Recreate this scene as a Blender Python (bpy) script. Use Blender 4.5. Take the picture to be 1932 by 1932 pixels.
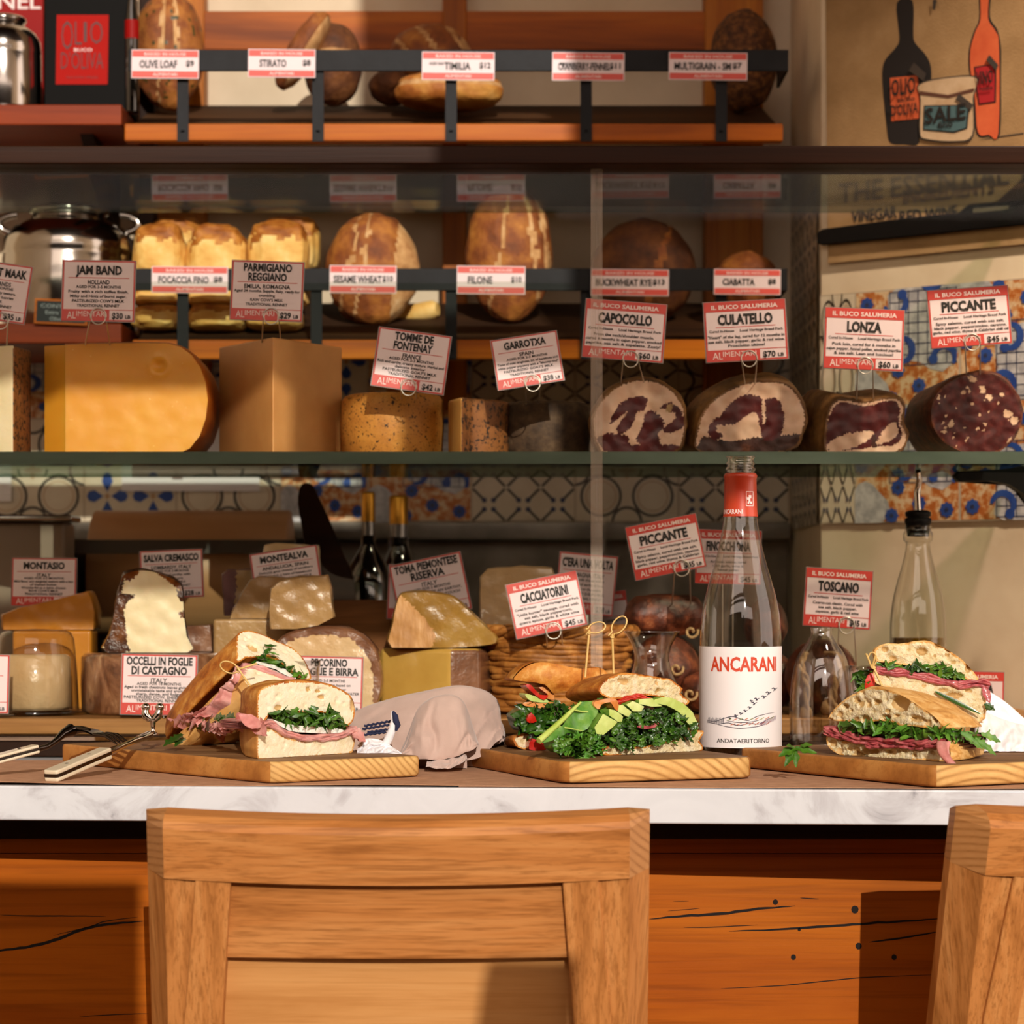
import bpy, bmesh, math, random
from mathutils import Vector, Matrix, noise
from mathutils.geometry import delaunay_2d_cdt

for _o in list(bpy.data.objects):
    bpy.data.objects.remove(_o)
SC = bpy.context.scene
COL = SC.collection
RND = random.Random(11)
PI = math.pi

# ------------------------------------------------------------------ camera, sky, sun, exposure
F, CX, CY, ZE = 4600.0, 966.0, 1130.0, 1.20          # focal length in px, principal point, eye height (m)
cam_d = bpy.data.cameras.new('camera')
cam = bpy.data.objects.new('camera', cam_d)
COL.objects.link(cam)
cam.location = (0, 0, ZE)
cam.rotation_euler = (PI / 2, 0, 0)
cam_d.sensor_width = 36
cam_d.lens = F / 1932 * 36
cam_d.shift_y = (CY - 966) / 1932
cam_d.clip_start = 0.05
cam_d.dof.use_dof = True
cam_d.dof.focus_distance = 2.44
cam_d.dof.aperture_fstop = 7.0
SC.camera = cam

world = bpy.data.worlds.new('sky')
SC.world = world
world.use_nodes = True
_bg = world.node_tree.nodes['Background']
_bg.inputs['Color'].default_value = (1.0, 0.80, 0.68, 1)
_bg.inputs['Strength'].default_value = 2.5

sun_d = bpy.data.lights.new('sun', 'SUN')
sun = bpy.data.objects.new('sun', sun_d)
COL.objects.link(sun)
SUN_AZ, SUN_EL = math.radians(9), math.radians(22)   # from the right-front, low
SUN_DIR = Vector((-math.sin(SUN_AZ) * math.cos(SUN_EL), math.cos(SUN_AZ) * math.cos(SUN_EL), -math.sin(SUN_EL)))
sun.rotation_euler = SUN_DIR.to_track_quat('-Z', 'Y').to_euler()
sun.location = (3, -3, 3)
sun_d.energy = 3.3
sun_d.angle = math.radians(0.3)
sun_d.color = (1.0, 0.91, 0.80)

# added warm fill spot, brightens the right-hand wall and the case end
spot_d = bpy.data.lights.new('wall_fill_spot', 'SPOT')
spot = bpy.data.objects.new('wall_fill_spot', spot_d)
COL.objects.link(spot)
spot.location = (1.0, 2.1, 2.75)
spot.rotation_euler = (Vector((.64, 3.02, 1.36)) - spot.location).to_track_quat('-Z', 'Y').to_euler()
spot_d.energy = 190
spot_d.spot_size = math.radians(46)
spot_d.spot_blend = 1
spot_d.shadow_soft_size = .05
spot_d.color = (1.0, .80, .62)

SC.view_settings.view_transform = 'Standard'
SC.view_settings.look = 'None'
SC.view_settings.gamma = 1
SC.view_settings.use_curve_mapping = False
SC.view_settings.exposure = 0.0
SC.cycles.max_bounces = 10
SC.cycles.transparent_max_bounces = 24
SC.cycles.caustics_reflective = False
SC.cycles.caustics_refractive = False
SC.cycles.sample_clamp_indirect = 4


# ------------------------------------------------------------------ helpers: coordinates
def P(px, py, Y):
    return Vector(((px - CX) / F * Y, Y, ZE - (py - CY) / F * Y))


def ray(px, py):
    return Vector(((px - CX) / F, 1.0, -(py - CY) / F))


EYE = Vector((0, 0, ZE))


def on_plane(px, py, O, n):
    d = ray(px, py)
    return EYE + d * ((O - EYE).dot(n) / d.dot(n))


def on_z(px, py, z):
    return EYE + ray(px, py) * ((z - ZE) / ray(px, py).z)


def hx(s):
    s = s.lstrip('#')
    r = [int(s[i:i + 2], 16) / 255 for i in (0, 2, 4)]
    return tuple((c / 12.92 if c <= .04045 else ((c + .055) / 1.055) ** 2.4) for c in r) + (1,)


# ------------------------------------------------------------------ helpers: materials
def _mk(name):
    m = bpy.data.materials.new(name)
    m.use_nodes = True
    nt = m.node_tree
    return m, nt, nt.nodes['Principled BSDF']


def _coord(nt, scale=(1, 1, 1), rot=(0, 0, 0), loc=(0, 0, 0)):
    tc = nt.nodes.new('ShaderNodeTexCoord')
    mp = nt.nodes.new('ShaderNodeMapping')
    mp.inputs['Scale'].default_value = scale
    mp.inputs['Rotation'].default_value = rot
    mp.inputs['Location'].default_value = loc
    nt.links.new(tc.outputs['Object'], mp.inputs['Vector'])
    return mp.outputs['Vector']


def _ramp(nt, fac, stops):
    r = nt.nodes.new('ShaderNodeValToRGB')
    e = r.color_ramp.elements
    while len(e) < len(stops):
        e.new(0.5)
    for k, (p, c) in enumerate(stops):
        e[k].position = p
        e[k].color = c
    nt.links.new(fac, r.inputs['Fac'])
    return r.outputs['Color']


def _noise(nt, vec, scale, detail=5, rough=.55, dist=0):
    n = nt.nodes.new('ShaderNodeTexNoise')
    n.inputs['Scale'].default_value = scale
    n.inputs['Detail'].default_value = detail
    n.inputs['Roughness'].default_value = rough
    n.inputs['Distortion'].default_value = dist
    nt.links.new(vec, n.inputs['Vector'])
    return n.outputs['Fac']


def _bump(nt, b, fac, strength, dist=.002):
    n = nt.nodes.new('ShaderNodeBump')
    n.inputs['Strength'].default_value = strength
    n.inputs['Distance'].default_value = dist
    nt.links.new(fac, n.inputs['Height'])
    prev = b.inputs['Normal'].links
    if prev:
        nt.links.new(prev[0].from_socket, n.inputs['Normal'])
    nt.links.new(n.outputs['Normal'], b.inputs['Normal'])


def _mix(nt, fac, a, bcol, blend='MIX'):
    n = nt.nodes.new('ShaderNodeMixRGB')
    n.blend_type = blend
    if isinstance(fac, (int, float)):
        n.inputs['Fac'].default_value = fac
    else:
        nt.links.new(fac, n.inputs['Fac'])
    for sock, v in ((n.inputs['Color1'], a), (n.inputs['Color2'], bcol)):
        if isinstance(v, tuple):
            sock.default_value = v
        else:
            nt.links.new(v, sock)
    return n.outputs['Color']


def mat(name, stops, rough=.5, metal=0, nscale=30, stretch=(1, 1, 1), detail=5, dist=0, bump=0, bscale=200, bdist=.002,
        coat=0, sss=0, sssr=(.01, .005, .003), spec=.5, specks=None, rot=(0, 0, 0), bstretch=None, sheen=0):
    """stops: one hex colour or [(pos, hex), ...] driven by noise; specks: (hex, scale, lo, hi)"""
    m, nt, b = _mk(name)
    b.inputs['Roughness'].default_value = rough
    b.inputs['Metallic'].default_value = metal
    b.inputs['Specular IOR Level'].default_value = spec
    if coat:
        b.inputs['Coat Weight'].default_value = coat
        b.inputs['Coat Roughness'].default_value = .08
    if sss:
        b.inputs['Subsurface Weight'].default_value = sss
        b.inputs['Subsurface Radius'].default_value = sssr
        b.inputs['Subsurface Scale'].default_value = 1.0
    if sheen:
        b.inputs['Sheen Weight'].default_value = sheen
    v = _coord(nt, stretch, rot)
    if isinstance(stops, str):
        col = hx(stops)
        if specks is None:
            b.inputs['Base Color'].default_value = col
    else:
        col = _ramp(nt, _noise(nt, v, nscale, detail, .6, dist), [(p, hx(c)) for p, c in stops])
    if specks:
        for (c, s, lo, hi) in specks:
            f = _ramp(nt, _noise(nt, _coord(nt), s, 3, .7), [(lo, (0, 0, 0, 1)), (hi, (1, 1, 1, 1))])
            col = _mix(nt, f, col, hx(c))
    if not isinstance(col, tuple):
        nt.links.new(col, b.inputs['Base Color'])
    if bump:
        bv = _coord(nt, bstretch) if bstretch else v
        _bump(nt, b, _noise(nt, bv, bscale, 4, .6), bump, bdist)
    return m


def wood(name, dark, mid, light, axis=0, grain=9, rough=.45, bump=.25, fine=.35, coat=0, warp=1.2, spec=.2):
    """long-grained timber: grain runs along the object's axis"""
    m, nt, b = _mk(name)
    st = [1.0, 1.0, 1.0]
    st[axis] = .07
    v = _coord(nt, tuple(st))
    n1 = _noise(nt, v, grain, 6, .62, warp)
    col = _ramp(nt, n1, [(.28, hx(dark)), (.47, hx(mid)), (.72, hx(light))])
    st2 = [1.0, 1.0, 1.0]
    st2[axis] = .03
    n2 = _noise(nt, _coord(nt, tuple(st2)), grain * 14, 3, .7, .3)
    f2 = _ramp(nt, n2, [(.36, (fine, fine, fine, 1)), (.52, (0, 0, 0, 1))])
    col = _mix(nt, f2, col, hx(dark))
    nt.links.new(col, b.inputs['Base Color'])
    b.inputs['Roughness'].default_value = rough
    b.inputs['Specular IOR Level'].default_value = spec
    if coat:
        b.inputs['Coat Weight'].default_value = coat
        b.inputs['Coat Roughness'].default_value = .2
    _bump(nt, b, n2, bump, .0008)
    return m


def endgrain(name, dark, mid, light, scale=55, rot=(0, 0, 0), rough=.6, loc=(0, 0, 0)):
    m, nt, b = _mk(name)
    v = _coord(nt, (1, 1, 1), rot, loc)
    w = nt.nodes.new('ShaderNodeTexWave')
    w.wave_type = 'RINGS'
    w.rings_direction = 'Y'
    w.inputs['Scale'].default_value = scale
    w.inputs['Distortion'].default_value = 1.6
    w.inputs['Detail'].default_value = 2
    w.inputs['Detail Scale'].default_value = .6
    nt.links.new(v, w.inputs['Vector'])
    col = _ramp(nt, w.outputs['Fac'], [(.0, hx(dark)), (.22, hx(mid)), (.8, hx(light))])
    n = _noise(nt, _coord(nt), 60, 5, .7)
    col = _mix(nt, _ramp(nt, n, [(.38, (.6, .6, .6, 1)), (.6, (0, 0, 0, 1))]), col, hx(mid))
    nt.links.new(col, b.inputs['Base Color'])
    b.inputs['Roughness'].default_value = rough
    _bump(nt, b, n, .4, .001)
    return m


def glass(name, tint='#ffffff', edge='#8a948c', refl=1.0, rough=.0, blend=.25):
    """thin clear glass: see-through, mirror-like at grazing angles, darker where seen edge-on"""
    m = bpy.data.materials.new(name)
    m.use_nodes = True
    nt = m.node_tree
    nt.nodes.clear()
    out = nt.nodes.new('ShaderNodeOutputMaterial')
    tr = nt.nodes.new('ShaderNodeBsdfTransparent')
    gl = nt.nodes.new('ShaderNodeBsdfGlossy')
    gl.inputs['Roughness'].default_value = rough
    lw = nt.nodes.new('ShaderNodeLayerWeight')
    lw.inputs['Blend'].default_value = .5
    nt.links.new(_ramp(nt, lw.outputs['Facing'], [(0, hx(tint)), (.72, hx(tint)), (1, hx(edge))]), tr.inputs['Color'])
    pw = nt.nodes.new('ShaderNodeMath')          # Schlick: .04 + .96 facing^5, the same from both sides of the sheet
    pw.operation = 'POWER'
    pw.inputs[1].default_value = 5
    nt.links.new(lw.outputs['Facing'], pw.inputs[0])
    mu = nt.nodes.new('ShaderNodeMath')
    mu.operation = 'MULTIPLY_ADD'
    mu.inputs[1].default_value = .96 * refl
    mu.inputs[2].default_value = .04 * refl
    nt.links.new(pw.outputs[0], mu.inputs[0])
    mx = nt.nodes.new('ShaderNodeMixShader')
    nt.links.new(mu.outputs[0], mx.inputs[0])
    nt.links.new(tr.outputs[0], mx.inputs[1])
    nt.links.new(gl.outputs[0], mx.inputs[2])
    nt.links.new(mx.outputs[0], out.inputs[0])
    return m


def emit(name, col, s):
    m, nt, b = _mk(name)
    b.inputs['Base Color'].default_value = hx(col)
    b.inputs['Emission Color'].default_value = hx(col)
    b.inputs['Emission Strength'].default_value = s
    return m


# ------------------------------------------------------------------ helpers: mesh building
ORG = {}


class MB:
    """collects geometry in world coordinates and links it as ONE mesh object"""

    def __init__(self):
        self.v, self.f, self.m, self.s = [], [], [], []

    def add(self, vs, fs, mi=0, smooth=True):
        k = len(self.v)
        self.v.extend(Vector(p) for p in vs)
        for i, f in enumerate(fs):
            self.f.append([k + j for j in f])
            self.m.append(mi[i] if isinstance(mi, (list, tuple)) else mi)
            self.s.append(smooth)
        return self

    def quad(self, a, b, c, d, mi=0):
        return self.add([a, b, c, d], [(0, 1, 2, 3)], mi, False)

    def box(self, x0, x1, y0, y1, z0, z1, mi=0):
        vs = [(x, y, z) for z in (z0, z1) for y in (y0, y1) for x in (x0, x1)]
        return self.add(vs, [(0, 2, 3, 1), (4, 5, 7, 6), (0, 1, 5, 4), (2, 6, 7, 3), (0, 4, 6, 2), (1, 3, 7, 5)], mi, False)

    def hexa(self, b, t, mi=0):
        """solid between a bottom loop and a top loop (same count)"""
        n = len(b)
        fs = [list(range(n))[::-1], [n + i for i in range(n)]] + [(i, (i + 1) % n, n + (i + 1) % n, n + i) for i in range(n)]
        return self.add(list(b) + list(t), fs, mi, False)

    def prism(self, pts, off, mi=0, mside=None):
        """planar polygon swept along a vector"""
        n = len(pts)
        off = Vector(off)
        vs = [Vector(p) for p in pts] + [Vector(p) + off for p in pts]
        ms = mi if mside is None else mside
        self.add(vs, [list(range(n))[::-1], [n + i for i in range(n)]], mi, False)
        return self.add(vs, [(i, (i + 1) % n, n + (i + 1) % n, n + i) for i in range(n)], ms, False)

    def grid(self, rows, mi=0, closed=False, smooth=True, two=False):
        """rows: list of equally long point lists"""
        n = len(rows[0])
        vs = [p for r in rows for p in r]
        fs, ms = [], []
        for i in range(len(rows) - 1):
            for j in range(n if closed else n - 1):
                a, b = i * n + j, i * n + (j + 1) % n
                fs.append((a, b, b + n, a + n))
                ms.append(mi(i, j) if callable(mi) else mi)
        return self.add(vs, fs, ms, smooth)

    def tube(self, path, r, seg=8, mi=0, caps=True, up=None):
        path = [Vector(p) for p in path]
        rs = r if isinstance(r, (list, tuple)) else [r] * len(path)
        rows = []
        t0 = (path[1] - path[0]).normalized()
        n = t0.orthogonal().normalized()
        for i, p in enumerate(path):
            t = (path[min(i + 1, len(path) - 1)] - path[max(i - 1, 0)]).normalized()
            n = (n - t * n.dot(t))
            n = n.normalized() if n.length > 1e-6 else t.orthogonal().normalized()
            b = t.cross(n)
            rows.append([p + (n * math.cos(a) + b * math.sin(a)) * rs[i] for a in [2 * PI * k / seg for k in range(seg)]])
        self.grid(rows, mi, True)
        if caps:
            k = len(rows)
            self.add(rows[0], [list(range(seg))[::-1]], mi)
            self.add(rows[-1], [list(range(seg))], mi)
        return self

    def lathe(self, prof, c, seg=48, mi=0, a0=0, a1=2 * PI, sx=1, sy=1):
        """prof: (radius, z) pairs about a vertical axis through c; mi may be callable(i)"""
        full = abs(a1 - a0 - 2 * PI) < 1e-6
        k = seg if full else seg + 1
        rows = [[Vector((c[0] + r * sx * math.cos(a0 + (a1 - a0) * j / seg), c[1] + r * sy * math.sin(a0 + (a1 - a0) * j / seg), c[2] + z)) for j in range(k)] for r, z in prof]
        self.grid(rows, (lambda i, j: mi(i)) if callable(mi) else mi, full)
        return self

    def blob(self, c, rad, nu=48, nv=32, e=1.0, disp=None, mi=0, M=None, flat=None):
        """super-ellipsoid with displacement disp(direction)->scale, matfn(direction)->slot"""
        rows, dirs = [], []
        for i in range(nv + 1):
            th = PI * i / nv
            row, dr = [], []
            for j in range(nu):
                ph = 2 * PI * j / nu
                d = Vector((math.sin(th) * math.cos(ph), math.sin(th) * math.sin(ph), math.cos(th)))
                q = Vector(tuple(math.copysign(abs(x) ** e, x) for x in d))
                q = Vector((q.x * rad[0], q.y * rad[1], q.z * rad[2]))
                if disp:
                    q *= disp(d)
                if flat is not None and q.z < flat:
                    q.z = flat + (q.z - flat) * .06
                if M:
                    q = M @ q
                row.append(Vector(c) + q)
                dr.append(d)
            rows.append(row)
            dirs.append(dr)
        self.grid(rows, (lambda i, j: mi(dirs[i][j])) if callable(mi) else mi, True)
        return self

    def build(self, name, mats, parent=None, origin=None, sub=0, bevel=0, segs=2, weld=False):
        me = bpy.data.meshes.new(name)
        vs = self.v
        lo = Vector((min(p.x for p in vs), min(p.y for p in vs), min(p.z for p in vs)))
        hi = Vector((max(p.x for p in vs), max(p.y for p in vs), max(p.z for p in vs)))
        if parent is not None:
            porg = ORG[parent.name]
            org = Vector(origin) if origin is not None else porg
        else:
            porg = Vector((0, 0, 0))
            org = Vector(origin) if origin is not None else Vector(((lo.x + hi.x) / 2, (lo.y + hi.y) / 2, lo.z))
        me.from_pydata([tuple(p - org) for p in vs], [], self.f)
        for p, mi, sm in zip(me.polygons, self.m, self.s):
            p.material_index = mi
            p.use_smooth = sm
        for mm in (mats if isinstance(mats, (list, tuple)) else [mats]):
            me.materials.append(mm)
        if weld or bevel:
            bm = bmesh.new()
            bm.from_mesh(me)
            bmesh.ops.remove_doubles(bm, verts=bm.verts, dist=1e-5)
            bmesh.ops.recalc_face_normals(bm, faces=bm.faces)
            bm.to_mesh(me)
            bm.free()
        me.update()
        o = bpy.data.objects.new(name, me)
        COL.objects.link(o)
        o.location = org - porg
        if parent is not None:
            o.parent = parent
        ORG[o.name] = org
        if bevel:
            b = o.modifiers.new('bevel', 'BEVEL')
            b.width = bevel
            b.segments = segs
            b.limit_method = 'ANGLE'
            b.angle_limit = math.radians(40)
            for p in me.polygons:
                p.use_smooth = True
            w = o.modifiers.new('wn', 'WEIGHTED_NORMAL')
            w.keep_sharp = False
        if sub:
            s = o.modifiers.new('subdivision', 'SUBSURF')
            s.levels = s.render_levels = sub
        return o


def tag(o, label, cat, group=None):
    o['label'] = label
    o['category'] = cat
    if group:
        o['group'] = group
    return o


def struct(o):
    o['kind'] = 'structure'
    return o


def empty(name, loc, label, cat, group=None):
    o = bpy.data.objects.new(name, None)
    o.empty_display_size = .02
    COL.objects.link(o)
    o.location = loc
    ORG[o.name] = Vector(loc)
    return tag(o, label, cat, group)


# ------------------------------------------------------------------ helpers: outlines
def smooth_loop(pts, per=4):
    """closed Catmull-Rom through 2-D points"""
    n = len(pts)
    out = []
    for i in range(n):
        p0, p1, p2, p3 = (Vector(pts[(i + k) % n]) for k in (-1, 0, 1, 2))
        for k in range(per):
            t = k / per
            out.append(.5 * ((2 * p1) + (p2 - p0) * t + (2 * p0 - 5 * p1 + 4 * p2 - p3) * t * t + (3 * p1 - p0 - 3 * p2 + p3) * t ** 3))
    return out


def smooth_line(pts, per=6):
    n = len(pts)
    out = []
    for i in range(n - 1):
        p0, p1, p2, p3 = Vector(pts[max(i - 1, 0)]), Vector(pts[i]), Vector(pts[i + 1]), Vector(pts[min(i + 2, n - 1)])
        for k in range(per):
            t = k / per
            out.append(.5 * ((2 * p1) + (p2 - p0) * t + (2 * p0 - 5 * p1 + 4 * p2 - p3) * t * t + (3 * p1 - p0 - 3 * p2 + p3) * t ** 3))
    out.append(Vector(pts[-1]))
    return out


def resample(loop, step):
    pts = [Vector(p) for p in loop]
    out = []
    n = len(pts)
    for i in range(n):
        a, b = pts[i], pts[(i + 1) % n]
        k = max(1, int(round((b - a).length / step)))
        for j in range(k):
            out.append(a.lerp(b, j / k))
    return out


def inside(poly, x, y):
    c = False
    n = len(poly)
    j = n - 1
    for i in range(n):
        xi, yi = poly[i][0], poly[i][1]
        xj, yj = poly[j][0], poly[j][1]
        if (yi > y) != (yj > y) and x < (xj - xi) * (y - yi) / (yj - yi) + xi:
            c = not c
        j = i
    return c


def fill(loop, step, jitter=.25, holes=()):
    """triangulated interior of a 2-D loop with inner points -> (verts2d, faces)"""
    b = resample(loop, step)
    n = len(b)
    x0, x1 = min(p.x for p in b), max(p.x for p in b)
    y0, y1 = min(p.y for p in b), max(p.y for p in b)
    pts = list(b)
    segs = [(b[i], b[(i + 1) % n]) for i in range(n)]
    rr = random.Random(5)
    y = y0 + step * .6
    k = 0
    while y < y1:
        x = x0 + step * (.3 + .5 * (k % 2))
        while x < x1:
            q = Vector((x + rr.uniform(-jitter, jitter) * step, y + rr.uniform(-jitter, jitter) * step))
            if inside(b, q.x, q.y) and min((q - p).length_squared for p in b[::1]) > (step * .55) ** 2:
                pts.append(q)
            x += step
        y += step * .866
        k += 1
    r = delaunay_2d_cdt(pts, [], [list(range(n))], 1, 1e-7)
    return [Vector(p) for p in r[0]], [list(f) for f in r[2]], b


class Frame:
    """a cutting plane in the scene: origin O, right U, up V, N pointing away from the viewer into the solid"""

    def __init__(self, O, U, V=None, N=None):
        self.O, self.U = Vector(O), Vector(U).normalized()
        V = Vector(V or (0, 0, 1))
        self.V = (V - self.U * V.dot(self.U)).normalized()
        self.n = self.V.cross(self.U).normalized()
        if self.n.y < 0:
            self.n = -self.n
        self.N = Vector(N).normalized() if N is not None else self.n

    def uv(self, px, py):
        p = on_plane(px, py, self.O, self.n) - self.O
        return Vector((p.dot(self.U), p.dot(self.V)))

    def at(self, u, v, d=0):
        return self.O + self.U * u + self.V * v + self.N * d

    def px(self, px, py, d=0):
        u = self.uv(px, py)
        return self.at(u.x, u.y, d)


def slab(mb, fr, loop, depth, rings=((.0, 1, 0, 0), (1, 1, 0, 0)), step=.003, mi_cap=0, mi_side=1, capfn=None, mapfn=None,
         rough=0.0, rscale=60, seed=0, anchor=None, back=True):
    """solid traced from an outline on frame fr: front cap filled, sides swept back through rings (t, scale, du, dv)"""
    vs, fs, b = fill(loop, step)
    cu = sum(p.x for p in b) / len(b)
    cv = (min(p.y for p in b) if anchor == 'bottom' else sum(p.y for p in b) / len(b))
    if capfn:
        cap = [fr.at(p.x, p.y, capfn(p.x, p.y)) for p in vs]
    else:
        cap = [fr.at(p.x, p.y) for p in vs]
    if mapfn:
        mi = [mapfn(sum(vs[k].x for k in f) / len(f), sum(vs[k].y for k in f) / len(f)) for f in fs]
    else:
        mi = mi_cap
    mb.add(cap, fs, mi, True)
    rows = []
    sv = Vector((seed * 3.1, seed * 1.7, 0))
    for ri, (t, s, du, dv) in enumerate(rings):
        row = []
        for p in b:
            u, v = cu + (p.x - cu) * s + du, cv + (p.y - cv) * s + dv
            d = depth * t
            q = fr.at(u, v, d)
            if rough and ri:
                k = noise.noise((q + sv) * rscale) + .5 * noise.noise((q + sv) * rscale * 2.3)
                e = Vector((p.x - cu, p.y - cv))
                e = e.normalized() if e.length > 1e-6 else e
                q = q + (fr.U * e.x + fr.V * e.y) * k * rough
            row.append(q)
        rows.append(row)
    mb.grid(rows, mi_side, True)
    if back:
        last = rows[-1]
        c = sum(last, Vector()) / len(last)
        n = len(last)
        mb.add(last + [c], [(i, (i + 1) % n, n) for i in range(n)], mi_side)
    return mb


def arc_rings(depth_fracs=(0, .06, .2, .5, .8, .95, 1), scales=(1, 1.01, 1.02, 1, .9, .7, .45), du=0, dv=0):
    return [(t, s, du * t, dv * t) for t, s in zip(depth_fracs, scales)]


# ------------------------------------------------------------------ helpers: lettering
_FC = bpy.data.curves.new('lettering_source', 'FONT')
_FO = bpy.data.objects.new('lettering_source', _FC)
_TC = {}


def text_geo(s, bold=.012):
    k = (s, bold)
    if k not in _TC:
        _FC.body = s
        _FC.size = 1
        _FC.resolution_u = 2
        _FC.offset = bold
        me = bpy.data.meshes.new_from_object(_FO)
        vs = [(v.co.x, v.co.y) for v in me.vertices]
        fs = [list(p.vertices) for p in me.polygons]
        bpy.data.meshes.remove(me)
        x0, x1 = min(v[0] for v in vs), max(v[0] for v in vs)
        _TC[k] = ([((x - x0) / (x1 - x0), y / .70) for x, y in vs], fs)
    return _TC[k]


def lay_text(mb, s, c, U, V, w, h, n, off=.0004, mi=0, bold=.012, slant=0):
    """write s: centred at c, w wide, capitals h tall, in the plane U, V, raised by off along n"""
    vs, fs = text_geo(s, bold)
    mb.add([c + U * ((x - .5) * w + slant * y * h) + V * ((y - .5) * h) + n * off for x, y in vs], fs, mi, False)

# ------------------------------------------------------------------ materials used in many places
K = {}
K['plaster'] = mat('cream_plaster', [(.3, '#cdbb9f'), (.6, '#dccbb0'), (.8, '#e4d6be')], .85, nscale=6, bump=.25, bscale=90)
K['plaster2'] = mat('grey_cream_plaster', [(.3, '#d8c2a4'), (.55, '#e6d4b8'), (.8, '#efe0c8')], .8, nscale=7, bump=.3, bscale=40)
K['floor'] = mat('stone_floor', [(.3, '#5a4a3c'), (.7, '#8a7660')], .6, nscale=4)
K['ironblack'] = mat('blackened_iron', [(.3, '#131316'), (.7, '#1d1e22')], .55, 0, spec=.2, nscale=25, bump=.1)
K['pine_x'] = wood('orange_pine', '#6a2e04', '#ad5806', '#cc7a14', 0, 7)
K['pine_z'] = wood('orange_pine_upright', '#6c3206', '#a85c0c', '#c47c1e', 2, 7)
K['darkwood'] = wood('dark_brown_wood', '#1a0d07', '#27140a', '#351d10', 0, 10, rough=.5, spec=.12)
K['redwood'] = wood('reddish_stained_wood', '#521806', '#84320e', '#a04616', 0, 7)
K['steel'] = mat('brushed_steel', '#b9b4ae', .22, 1)
K['chrome'] = mat('polished_chrome', '#d8d6d2', .06, 1)
K['wire'] = mat('steel_wire', '#cdc6bc', .35, .8)
K['black'] = mat('black_plastic', '#0c0b0c', .5, spec=.15)
K['clear'] = glass('clear_glass')
K['pane'] = glass('display_case_glass', '#fcfcfa', '#90a898', .13)
K['shelfglass'] = glass('glass_shelf', '#e8efe8', '#5d7868', .3)
K['oak_x'] = wood('oak_rail', '#7e4a1e', '#b4743c', '#c88c52', 0, 26, bump=.35, fine=.6)
K['oak_z'] = wood('oak_post', '#804c1e', '#b6773f', '#ca9056', 2, 26, bump=.35, fine=.6)
K['oak_end'] = endgrain('oak_end_grain', '#94602f', '#ad7743', '#b8824d', 48, rough=.5, loc=(.16, 0, .25))
K['counterwood'] = wood('orange_stained_timber', '#5c2803', '#9c4c0a', '#ba6613', 0, 6, rough=.35, coat=.15)
K['crack'] = mat('open_crack', '#120703', .9)
K['white'] = mat('white_paper', '#e9e6ea', .7)

# ------------------------------------------------------------------ the room
mb = MB()
mb.box(-3.2, 4.6, -1.0, 3.75, -.06, 0)
struct(mb.build('floor', K['floor']))
mb = MB()
mb.box(-2.2, .406, 3.55, 3.7, 0, 4.5)
struct(mb.build('wall_back', K['plaster']))
mb = MB()
_pl = [(.406, 3.7), (.406, 3.2), (1.05, 2.71), (1.5, 2.71), (1.5, 3.7)]
mb.hexa([(x, y, 0) for x, y in _pl], [(x, y, 4.5) for x, y in _pl])
struct(mb.build('wall_right', K['plaster2']))

mb = MB()
mb.box(-2.3, -2.2, -.75, 3.7, 0, 4.5)
struct(mb.build('wall_left', K['plaster2']))
mb = MB()
mb.box(-2.3, 4.6, -.75, 3.7, 4.5, 4.6)
struct(mb.build('ceiling', K['darkwood']))
mb = MB()
mb.box(-9, 9, -4.2, -1.0, -.12, -.02)
struct(mb.build('pavement', mat('street_pavement', [(.3, '#4a4642'), (.7, '#6a645c')], .9, nscale=6)))
mb = MB()
mb.box(-9, 9, -4.4, -4.2, -.1, 2.7)
struct(mb.build('wall_street', mat('dark_facade_across_street', [(.3, '#16120e'), (.6, '#2a2018'), (.8, '#25301a')], .9, nscale=3)))
# unseen light blockers behind the viewer: solids and bars shaped to cut the sun's shadows
YW = -.6
mb = MB()
mb.box(.70, 4.6, YW - .15, YW, ZE + 1.93, ZE + 2.38)      # stepped blocker right of the sun opening
mb.box(.457, 4.6, YW - .15, YW, ZE + 2.38, ZE + 3.3)
mb.box(.62, 4.6, YW - .15, YW, ZE + 1.51, ZE + 1.785)
mb.box(.457, 4.6, YW - .15, YW, ZE + 1.785, ZE + 1.93)
mb.box(.79, 4.6, YW - .15, YW, ZE + 1.42, ZE + 1.51)
mb.box(.88, 4.6, YW - .15, YW, ZE + 1.29, ZE + 1.42)
mb.box(2.2, 4.6, YW - .15, YW, 0, ZE + 1.29)
mb.box(-2.3, -2.1, YW - .15, YW, 0, ZE + 3.3)
struct(mb.build('sun_blocker_wall', K['plaster']))
mb = MB()
mb.box(-2.1, .79, YW - .04, YW, ZE + 1.42, ZE + 1.53)    # blocker bar, shades the rear deck cards
mb.box(-2.1, .70, YW - .04, YW, ZE + 1.642, ZE + 1.785)   # blocker bar, shades the cards on the glass shelf
mb.box(.29, .35, YW - .04, YW, ZE + 1.53, ZE + 1.642)
mb.box(.417, .462, YW - .04, YW, ZE + 1.53, ZE + 1.642)
mb.box(-2.1, .11, YW - .04, YW, .0, ZE + .958)            # low blocker, shades the left of the bar front
mb.prism([(.413, YW, ZE + .80), (.488, YW, ZE + .80), (.488, YW, .3), (.19, YW, .3)], (0, -.03, 0))  # blocker wedge, shades the right of the front chair's panel
mb.box(-2.1, .97, YW - .04, YW, 0, .3)
struct(mb.build('sun_blocker_bars', K['darkwood']))


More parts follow.
